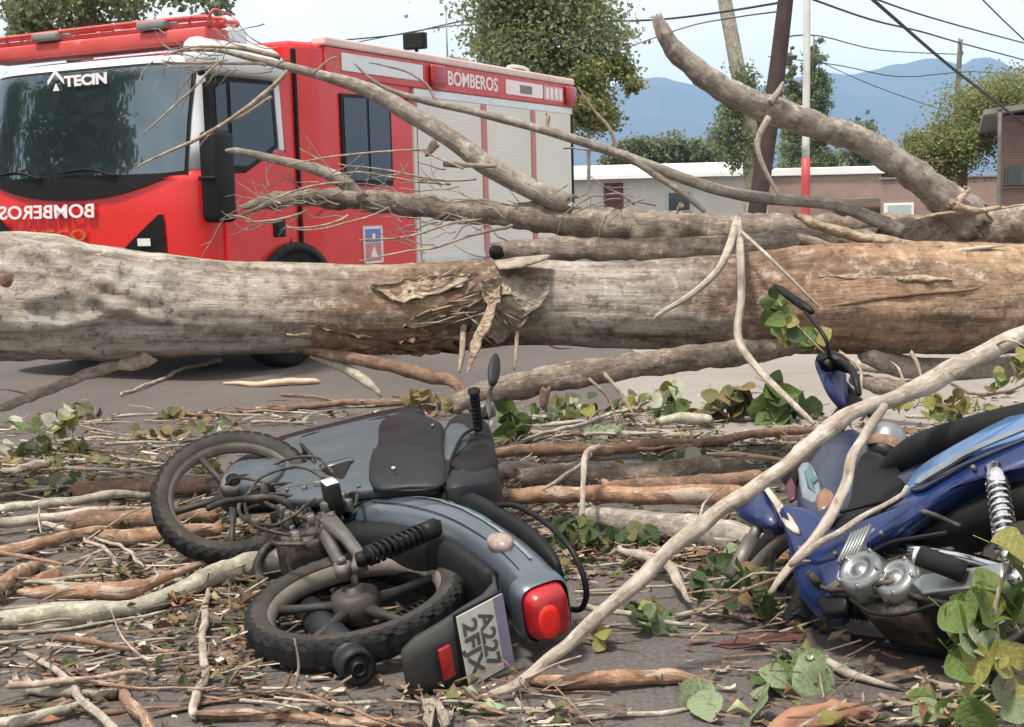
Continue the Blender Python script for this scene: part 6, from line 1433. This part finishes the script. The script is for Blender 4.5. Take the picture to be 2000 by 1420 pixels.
road_plate('pale bark flake right of it near the muffler', [(616, 1360), (628, 1352, .03), (660, 1372), (690, 1390), (668, 1388), (630, 1378)], M_plate, .015, .012)
road_plate('orange bark flake at left under the grey front wheel', [(40, 1140), (90, 1120, .05), (120, 1112, .05), (110, 1130), (60, 1150)], M_plate_red, .03, .02)
road_plate('small square bark chip left of the grey rear tyre', [(430, 1268), (452, 1266, .03), (460, 1284), (444, 1292)], M_plate, .015, .01)

# the tangle: thin sticks that nothing tells apart, each its own thing
rs = random.Random(77)
for lab, zones, n in (('thin stick in the tangle left of the grey motorcycle', [(180, 960, 200, 60), (200, 1060, 220, 60), (180, 1170, 220, 60), (120, 900, 160, 30)], 44),
                      ('thin stick in the tangle behind the grey motorcycle', [(420, 815, 200, 22), (620, 795, 200, 14), (250, 850, 130, 25)], 30),
                      ('thin stick in the tangle between the two motorcycles', [(1180, 850, 220, 40), (1250, 910, 230, 40), (1180, 950, 200, 30), (1300, 1130, 150, 60)], 44),
                      ('thin stick in the loose foreground litter', [(250, 1320, 260, 70), (600, 1370, 260, 40), (900, 1360, 200, 40), (1150, 1230, 120, 50)], 22)):
    for k in range(n):
        z = rs.choice(zones); px, py = z[0] + rs.uniform(-1, 1) * z[2], z[1] + rs.uniform(-1, 1) * z[3]
        if ((px - 800) / 360) ** 2 + ((py - 1290) / 80) ** 2 < 1: continue
        sc_ = G(px, py).y; L = rs.uniform(.15, .60) * FPX / sc_; an = rs.gauss(0, .22); w = rs.choice((5, 6, 7, 8, 10, 13)) * 4.6 / sc_; kx = rs.gauss(0, .06) * L; lift = rs.uniform(0, .05)
        Pt = []
        for t in (-.5, -.2, .15, .5):
            g = G(px + L * t * math.cos(an), max(770, py + .45 * L * t * math.sin(an) + kx * (.25 - t * t)), lift); r_ = w / 2 * g.y / FPX * (1.1 - .5 * (t + .5)); Pt.append((g + Vector((0, 0, r_)), r_))
        q = MB(); b_ = Vector((Pt[0][0].x, Pt[0][0].y, 0)); q.add(tubegeo([p[0] for p in Pt], [p[1] for p in Pt], 7, 4, .2, 12, rs.uniform(0, 50), wob=.016))
        mt_ = rs.choice((M_pale, M_pale, M_twig, M_brown, M_greenbark, M_orange_bark)); tilt = 'slanting up rightward' if an < -.12 else 'slanting down rightward' if an > .12 else 'lying level'
        cl_ = {'pale_bark': 'pale', 'twig_bark': 'dull tan', 'brown_bark': 'brown', 'grey_green_bark': 'grey green', 'peeled_orange_bark': 'orange'}[mt_.name]
        lab2 = ('long ' if L * sc_ / FPX > .4 else 'short ') + cl_ + ' ' + lab.split('thin ')[1].replace('stick ', 'stick ' + tilt + ' ', 1)
        tag(q.build('fallen_stick', mt_, loc=b_), lab2, 'stick', lab.replace('thin stick', 'thin sticks'))
# ------------------------------------------------------------------ leafy sprigs torn off with the tree: each leaf its own part
def leafmesh(name, mat, w=.42, fold=.16, droop=.18, lob=0.0):
    rj = random.Random(hash(name) % 7 + int(w * 100) + int(fold * 100) + int(droop * 100)); tw_ = rj.uniform(-.35, .35); v = []; prof = [(0, 0), (.03, .13), (.09, .26), (.17, .37 + lob * .6), (.27, .43 + lob), (.38, .455 + lob * .6), (.48, .44), (.58, .40), (.68, .335), (.77, .26), (.86, .17), (.94, .075), (1, 0)]
    for t, h in prof:
        z = -droop * t * t + .03 * math.sin(t * 7 + w * 20)
        h *= w / .42 * (1 + rj.uniform(-.04, .04)); tz = tw_ * (t - .3) * h; curl_ = fold * h * .6 + .5 * fold * h * h
        v += [(t, h, z + curl_ + tz), (t, 0, z), (t, -h, z + curl_ - tz)]
    f = []
    for i in range(len(prof) - 1):
        a = i * 3; f += [(a + 1, a + 4, a + 3, a), (a + 2, a + 5, a + 4, a + 1)]
    v += [(-.35, .012, .05), (-.35, -.012, .05), (.0, -.012, 0), (0, .012, 0)]; b = len(v) - 4; f.append((b, b + 1, b + 2, b + 3))
    me = bpy.data.meshes.new(name); me.from_pydata(v, [], f); me.materials.append(mat)
    me.polygons.foreach_set('use_smooth', [True] * len(f)); me.update(); return me
LM = {}
def lmesh(mat, k):
    if (mat.name, k) not in LM: LM[(mat.name, k)] = leafmesh('leaf', mat, (.42, .36, .48, .40, .44, .38)[k], (.22, .6, -.35, .9, .1, -.6)[k], (.15, .35, .05, .5, -.15, .3)[k], (.0, -.05, .05, 0, .04, -.03)[k])
    return LM[(mat.name, k)]
def sprig(label, zones, n, size, mats, Y=None, z0=.0, seed=0, face=.5, stem=None, up=.3):
    """zones: (px, py, rx, ry); leaves of about `size` px; depth from the road under the zone, or Y"""
    r = random.Random(seed)
    cx_, cy_ = zones[0][0], zones[0][1]
    yb = Y or G(cx_, cy_ + zones[0][3], z0).y
    root = A(stem[0][0], stem[0][1], stem[0][2] if len(stem[0]) > 2 else yb) if stem else A(cx_, cy_ + zones[0][3], yb)
    e = empty('leafy_sprig', root, label, 'leaves', 'leafy sprigs torn from the tree')
    if stem:
        q = MB(); q.add(tubegeo([A(p[0], p[1], p[2] if len(p) > 2 else yb) for p in stem], [.006] * (len(stem) - 1) + [.003], 6, 4, .1)); q.build('stem', M_twig, e, loc=root)
    else:
        q = MB(); t = A(cx_, cy_ - zones[0][3] * .6, yb + .02); q.add(tubegeo([root, (root + t) / 2 + Vector((.02, 0, 0)), t], [.006, .005, .002], 6, 4, .1)); q.build('stem', M_twig, e, loc=root)
    for k in range(n):
        zx = zones[k % len(zones)] if k < len(zones) else r.choice(zones)
        for _ in range(20):
            a, b = r.uniform(-1, 1), r.uniform(-1, 1)
            if a * a + b * b < 1: break
        y = yb + r.uniform(-.06, .10)
        p = A(zx[0] + a * zx[2], zx[1] + b * zx[3], y)
        s = size * .88 * y / FPX * r.uniform(.7, 1.2)
        if p.z < .015: p.z = .015 + r.uniform(0, .03)
        nrm = (Vector((r.gauss(0, .6), -face + r.gauss(0, .45), up + r.gauss(.2, .4)))).normalized()
        d = Vector((r.gauss(0, 1), r.gauss(0, .5), r.gauss(-.35, .6))); d -= nrm * d.dot(nrm); d.normalize(); sd_ = nrm.cross(d)
        mt = r.choice(mats); me = lmesh(mt, r.choice((0, 1, 2, 3, 4, 5)))
        o = bpy.data.objects.new('leaf', me); COL.objects.link(o); o.parent = e
        Mx = frame_matrix(d * s, sd_ * s, nrm * s, p - d * s * .5 - root); o.matrix_local = Mx
    return e
Gm = [L_green, L_green, L_yellow, L_dark]
sprig('yellow green leafy sprig at the left edge above the pile', [(40, 850, 45, 45), (70, 880, 25, 30), (120, 830, 30, 25)], 22, 44, [L_green, L_yellow, L_olive, L_pale], seed=1, stem=[(0, 905), (60, 860), (150, 800)])
sprig('small sprig with two white leaves on the asphalt at left', [(160, 800, 26, 18), (135, 800, 14, 12)], 9, 42, [L_green, L_pale, L_pale, L_olive], seed=2, stem=[(250, 850), (190, 822), (130, 806)])
sprig('drooping olive leaves in the left pile', [(105, 868, 18, 25), (135, 870, 18, 22), (150, 880, 15, 20)], 9, 40, [L_olive, L_olive, L_pale], seed=3)
sprig('low mat of olive leaves against the whitish branch', [(90, 950, 55, 16), (150, 945, 25, 18)], 20, 42, [L_olive, L_dark, L_yellow, L_pale], seed=4, up=.8)
sprig('little yellow sprig behind the front wheel of the grey motorcycle', [(345, 800, 22, 18), (330, 815, 25, 12)], 12, 32, [L_yellow, L_olive, L_brown], seed=5)
sprig('green leaves seen through the grey front wheel', [(398, 918, 22, 14)], 8, 38, [L_olive, L_yellow, L_green], seed=6)
sprig('brown and yellow leaves behind the grey handlebar', [(850, 790, 45, 25), (800, 780, 30, 15)], 18, 36, [L_brown, L_brown, L_olive, L_yellow], seed=7)
sprig('dark green leaves right of the grey handlebar cowl', [(1000, 835, 32, 35), (1020, 850, 20, 18), (985, 800, 15, 20)], 16, 52, [L_green, L_dark, L_green], seed=8)
sprig('tangle of yellow and white leaves in the middle pile', [(1240, 790, 45, 22), (1290, 790, 40, 28), (1320, 770, 25, 18), (1220, 810, 30, 15)], 40, 38, [L_yellow, L_pale, L_olive, L_green, L_pale], seed=9, stem=[(1190, 850), (1240, 800), (1310, 765)])
sprig('pale grey green dusty leaves on the pinkish branch', [(1195, 840, 30, 18), (1160, 850, 20, 12)], 12, 40, [L_sage, L_pale, L_sage], seed=10, up=.7)
sprig('round green leaf pair on the brown log', [(1212, 918, 14, 12), (1262, 925, 30, 14)], 7, 42, [L_green, L_yellow, L_pale], seed=11)
sprig('white and green leaves left of the pole over the brown log', [(1300, 905, 35, 14), (1345, 900, 28, 12)], 12, 42, [L_pale, L_green, L_sage, L_dark], seed=12)
sprig('olive leaf scatter low in the middle pile', [(1080, 815, 45, 14), (1130, 810, 40, 14), (1160, 790, 20, 20)], 20, 34, [L_olive, L_yellow, L_dark, L_pale], seed=13)
sprig('dried dark olive leaf clump behind the pinkish branch', [(1415, 795, 42, 32), (1440, 780, 28, 25), (1390, 820, 25, 20)], 40, 46, [L_olive, L_brown, L_brown, L_dark], seed=14)
sprig('fresh green leaf clump beside the blue handlebar', [(1510, 790, 28, 40), (1530, 770, 25, 30), (1500, 815, 20, 20)], 20, 66, [L_green, L_green, L_dark], seed=15, face=.9)
sprig('dark green leaves behind the blue handlebar foot', [(1570, 790, 30, 30), (1590, 800, 25, 25)], 16, 56, [L_dark, L_dark, L_green], seed=16, face=.9)
sprig('green leaves caught on the trunk behind the mirror', [(1515, 598, 24, 28), (1550, 640, 40, 26), (1590, 665, 25, 22)], 26, 42, [L_green, L_green, L_yellow, L_dark], Y=5.75, seed=17, stem=[(1610, 690), (1560, 640), (1510, 575)], face=.9)
sprig('yellow green leaves by the silver headlamp', [(1785, 778, 30, 18), (1760, 790, 20, 15), (1830, 790, 20, 10)], 16, 34, [L_yellow, L_olive, L_yellow], Y=5.2, seed=18)
sprig('olive leaves over the blue seat', [(1890, 780, 40, 14), (1860, 795, 25, 10)], 14, 32, [L_olive, L_yellow, L_brown], Y=5.4, seed=19)
sprig('green leaves at the right edge under the pole', [(1975, 725, 28, 22), (1950, 745, 25, 14), (2000, 700, 15, 20)], 18, 36, [L_olive, L_yellow, L_green], Y=5.6, seed=20)
sprig('broad fresh green leaves at the right edge over the blue rear wheel', [(1960, 1120, 42, 38), (1990, 1070, 25, 25), (1900, 1210, 38, 32), (1930, 1190, 20, 30), (1985, 1170, 25, 30), (1905, 1290, 30, 25)], 22, 104, [L_green, L_green, L_yellow], Y=3.02, seed=21, stem=[(1990, 1430, 3.0), (1960, 1300, 3.02), (1945, 1180, 3.02), (1990, 1060, 3.04)], face=1.0)
sprig('big yellowing and pale leaves in the bottom right corner', [(1960, 1300, 30, 45), (1985, 1360, 25, 40), (1930, 1270, 25, 30), (1950, 1400, 40, 20), (1905, 1245, 20, 22)], 20, 92, [L_yellow, L_sage, L_green, L_pale], Y=3.0, seed=22, face=.9)
sprig('row of sage leaves on the asphalt in the right corner', [(1890, 1390, 45, 16), (1940, 1405, 40, 12), (1805, 1400, 20, 20)], 9, 84, [L_sage, L_green, L_sage], seed=23, up=.9)
sprig('five rounded sage green leaves on the asphalt, right foreground', [(1495, 1320, 34, 22), (1570, 1330, 28, 18), (1545, 1358, 22, 12), (1590, 1350, 14, 12)], 8, 96, [L_sage, L_sage, L_green], seed=24, up=.9)
sprig('three pale upturned leaves at the bottom edge', [(1375, 1386, 22, 14), (1465, 1390, 25, 16)], 5, 84, [L_sage, L_pale, L_sage], seed=25, up=.6)
sprig('crumpled green and yellow leaves right of the tail light', [(1265, 1215, 42, 20), (1240, 1190, 30, 12), (1290, 1240, 25, 15)], 16, 58, [L_green, L_dark, L_sage, L_yellow], seed=26)
sprig('mustard leaves beside the lower half of the pole', [(1170, 1245, 25, 20), (1160, 1270, 20, 12)], 10, 40, [L_yellow, L_brown], seed=27)
sprig('dark leaves under the blue front wheel', [(1495, 1200, 26, 16), (1590, 1225, 30, 14), (1380, 1130, 25, 15)], 14, 48, [L_dark, L_dark, L_olive], seed=28)
sprig('dark mossy foliage under the banded branch', [(1120, 1040, 40, 30), (1180, 1060, 50, 22), (1250, 1050, 40, 18), (1100, 1080, 30, 25)], 60, 40, [L_dark, L_dark, L_olive], seed=29, Y=5.05)
sprig('green leaves between the pole and the pale grey log', [(1390, 1100, 30, 18), (1430, 1080, 20, 15)], 10, 44, [L_dark, L_olive, L_sage], seed=30, Y=4.6)

sprig('low green sprig on the pale pavement left of the dried clump', [(1340, 806, 55, 16), (1300, 815, 40, 12)], 18, 36, [L_green, L_olive, L_yellow, L_dark], seed=41)
sprig('low olive sprig beside the dark green cowl leaves', [(1080, 800, 50, 14), (1120, 790, 40, 12)], 18, 34, [L_olive, L_green, L_pale], seed=42)
sprig('olive leaves on the pavement under the thick pole end', [(1900, 800, 60, 12), (1840, 815, 40, 10)], 16, 34, [L_olive, L_green, L_yellow], seed=43, Y=5.6)
sprig('brown leaf heap behind the front wheel of the grey motorcycle', [(300, 845, 60, 18), (420, 830, 50, 14)], 24, 32, [L_brown, L_olive, L_pale, L_brown], seed=44, up=.7)
sprig('scattered olive leaves in the left pile under the sprig', [(230, 900, 60, 18), (60, 990, 50, 14), (150, 1090, 60, 16)], 20, 34, [L_olive, L_brown, L_yellow], seed=45, up=.8)
sprig('dark tangled leaves burying the blue front wheel', [(1430, 1150, 50, 30), (1470, 1120, 30, 30), (1400, 1170, 35, 20), (1500, 1160, 25, 25)], 34, 44, [L_dark, L_dark, L_brown, L_olive], seed=31, Y=4.05)
branch('dark twig across the blue front wheel', [(1360, 1196, 6, 4.0), (1430, 1160, 9, 3.98), (1500, 1130, 7, 3.98), (1540, 1120, 4, 3.98)], M_brown, seg=7, twigs=3)
# ------------------------------------------------------------------ litter nobody could count
def density(px, py):
    d = 1.0
    for x, y, rx, ry, k in ((600, 745, 330, 34, .02), (60, 735, 130, 50, .05), (1380, 745, 170, 40, .08), (1700, 790, 150, 40, .4), (40, 1345, 60, 60, .25), (1270, 1365, 180, 26, .35), (1700, 1375, 130, 36, .25),
                            (690, 1325, 190, 48, .12), (930, 1240, 130, 90, .0), (1350, 1290, 140, 30, .3), (1500, 1330, 420, 110, .38), (220, 775, 140, 24, .25)):
        if ((px - x) / rx) ** 2 + ((py - y) / ry) ** 2 < 1: d = min(d, k)
    return d
WOODC = [(.18, .13, .095), (.28, .215, .16), (.13, .088, .06), (.36, .30, .24), (.20, .125, .08), (.08, .058, .043), (.42, .38, .325), (.15, .10, .07), (.10, .072, .054)]
LEAFC = [(.08, .10, .035), (.13, .135, .05), (.17, .14, .06), (.30, .30, .21), (.05, .07, .025), (.20, .13, .06), (.36, .35, .27), (.15, .11, .06), (.11, .085, .045)]
r = random.Random(99); qb = MB(); qt = MB(); ql = MB()
cnt = 0
while cnt < 8600:
    y = 3.2 + 5.6 * r.random() ** 1.15; x = r.uniform(-.46, .46) * y
    px, py = proj((x, y, 0))
    if r.random() > density(px, py) * max(.10, min(1, .55 + 1.7 * noise.noise(Vector((x * 1.7, y * 1.7, 4))) + .5 * noise.noise(Vector((x * 5, y * 5, 9))))): continue
    if y > 7.4 and r.random() < .6: continue
    if y < 4.25 and r.random() < .25: continue
    cnt += 1; k = r.random(); an = r.gauss(0, .55) if r.random() < .6 else r.uniform(0, 6.28); c, s = math.cos(an), math.sin(an); z = .004 + abs(r.gauss(0, .022))
    def T(a, b, h): return (x + a * c - b * s, y + a * s + b * c, max(.002, z + h))
    col = r.choice(WOODC); vv = r.uniform(.7, 1.2); col = tuple(t * vv for t in col)
    if k < .46:
        L, w, h = r.uniform(.008, .045), r.uniform(.003, .014), r.uniform(.0, .012)
        if r.random() < .09: L = r.uniform(.06, .15); w = r.uniform(.006, .014); an = r.gauss(0, .4); c, s = math.cos(an), math.sin(an)
        v = []
        for i, t in enumerate((-1, -.4, .3, 1)):
            ww = w * (1, 1.2, .9, .4)[i] * r.uniform(.7, 1.2); hh = h * t * t + r.gauss(0, .002)
            v += [T(L * t, ww, hh + .004), T(L * t, 0, hh), T(L * t, -ww, hh + .004)]
        qb.add((v, [(a, a + 1, a + 4, a + 3) for a in (0, 3, 6)] + [(a + 1, a + 2, a + 5, a + 4) for a in (0, 3, 6)]), col=col)
    elif k < .64:
        L, w = (r.uniform(.02, .09), r.uniform(.0014, .0036)) if r.random() < .91 or y < 4.7 else (r.uniform(.10, .22), r.uniform(.003, .0055)); bd = r.gauss(0, .08); tz = r.gauss(.02, .03)
        v = []
        for t in (-1, 0, 1):
            o = bd * L * (1 - t * t); hh = max(0, tz * (t + 1) * .5)
            v += [T(L * t, o + w, hh), T(L * t, o, hh + w * 1.7), T(L * t, o - w, hh)]
        qt.add((v, [(0, 1, 4, 3), (1, 2, 5, 4), (3, 4, 7, 6), (4, 5, 8, 7)]), col=col)
    else:
        if y < 4.0 and r.random() < .5: continue
        s_ = r.uniform(.012, .038); h1, h2, tl = r.uniform(.0, .03), r.uniform(0, .03), r.gauss(0, .02)
        v = [T(-s_, 0, 0), T(-.2 * s_, s_ * .6, h1), T(s_, 0, tl), T(-.2 * s_, -s_ * .6, h2), T(.1 * s_, 0, .002)]
        cl = r.choice(LEAFC); cl = tuple(t * r.uniform(.7, 1.2) for t in cl)
        ql.add((v, [(0, 4, 1), (1, 4, 2), (0, 3, 4), (3, 2, 4)]), col=cl)
tag(qb.build('bark_litter', M_litter, smooth=False), 'small chips of bark strewn over the road', 'litter', kind='stuff')
tag(qt.build('twig_litter', M_litter, smooth=False), 'thin broken twigs strewn over the road', 'litter', kind='stuff')
tag(ql.build('leaf_litter', M_leaflitter, smooth=False), 'small fallen leaves strewn over the road', 'litter', kind='stuff')
# smear of dark red on the road under the blue motorcycle, as thin stained chips
M_stain = pmat('dark_red_stain', (.11, .04, .036), (.085, .045, .038), 25, .7)
q = MB(); o_ = smooth_outline([G(1390, 1262), G(1440, 1248), G(1500, 1240), G(1570, 1236), G(1560, 1250), G(1500, 1258), G(1440, 1268)], 4); n_ = len(o_)
q.add(([Vector((p.x + r.gauss(0, .006), p.y + r.gauss(0, .006), .004)) for p in o_][::-1], [tuple(range(n_))]))
tag(q.build('road_stain', M_stain, smooth=False), kind='structure')

# ------------------------------------------------------------------ the hazy air
M_haze = bpy.data.materials.new('haze'); M_haze.use_nodes = True; _n = M_haze.node_tree; _n.nodes.clear()
_o = _n.nodes.new('ShaderNodeOutputMaterial'); _p = _n.nodes.new('ShaderNodeVolumePrincipled')
_p.inputs['Density'].default_value = .00021; _p.inputs['Color'].default_value = (.40, .66, 1.0, 1); _p.inputs['Anisotropy'].default_value = .0
_n.links.new(_p.outputs[0], _o.inputs['Volume'])
q = MB(); q.add(box(-5200, 5200, -60, 4400, -1.5, 400)); hz = tag(q.build('haze', M_haze, smooth=False), 'pale blue air veiling the far mountains', 'haze', kind='stuff')
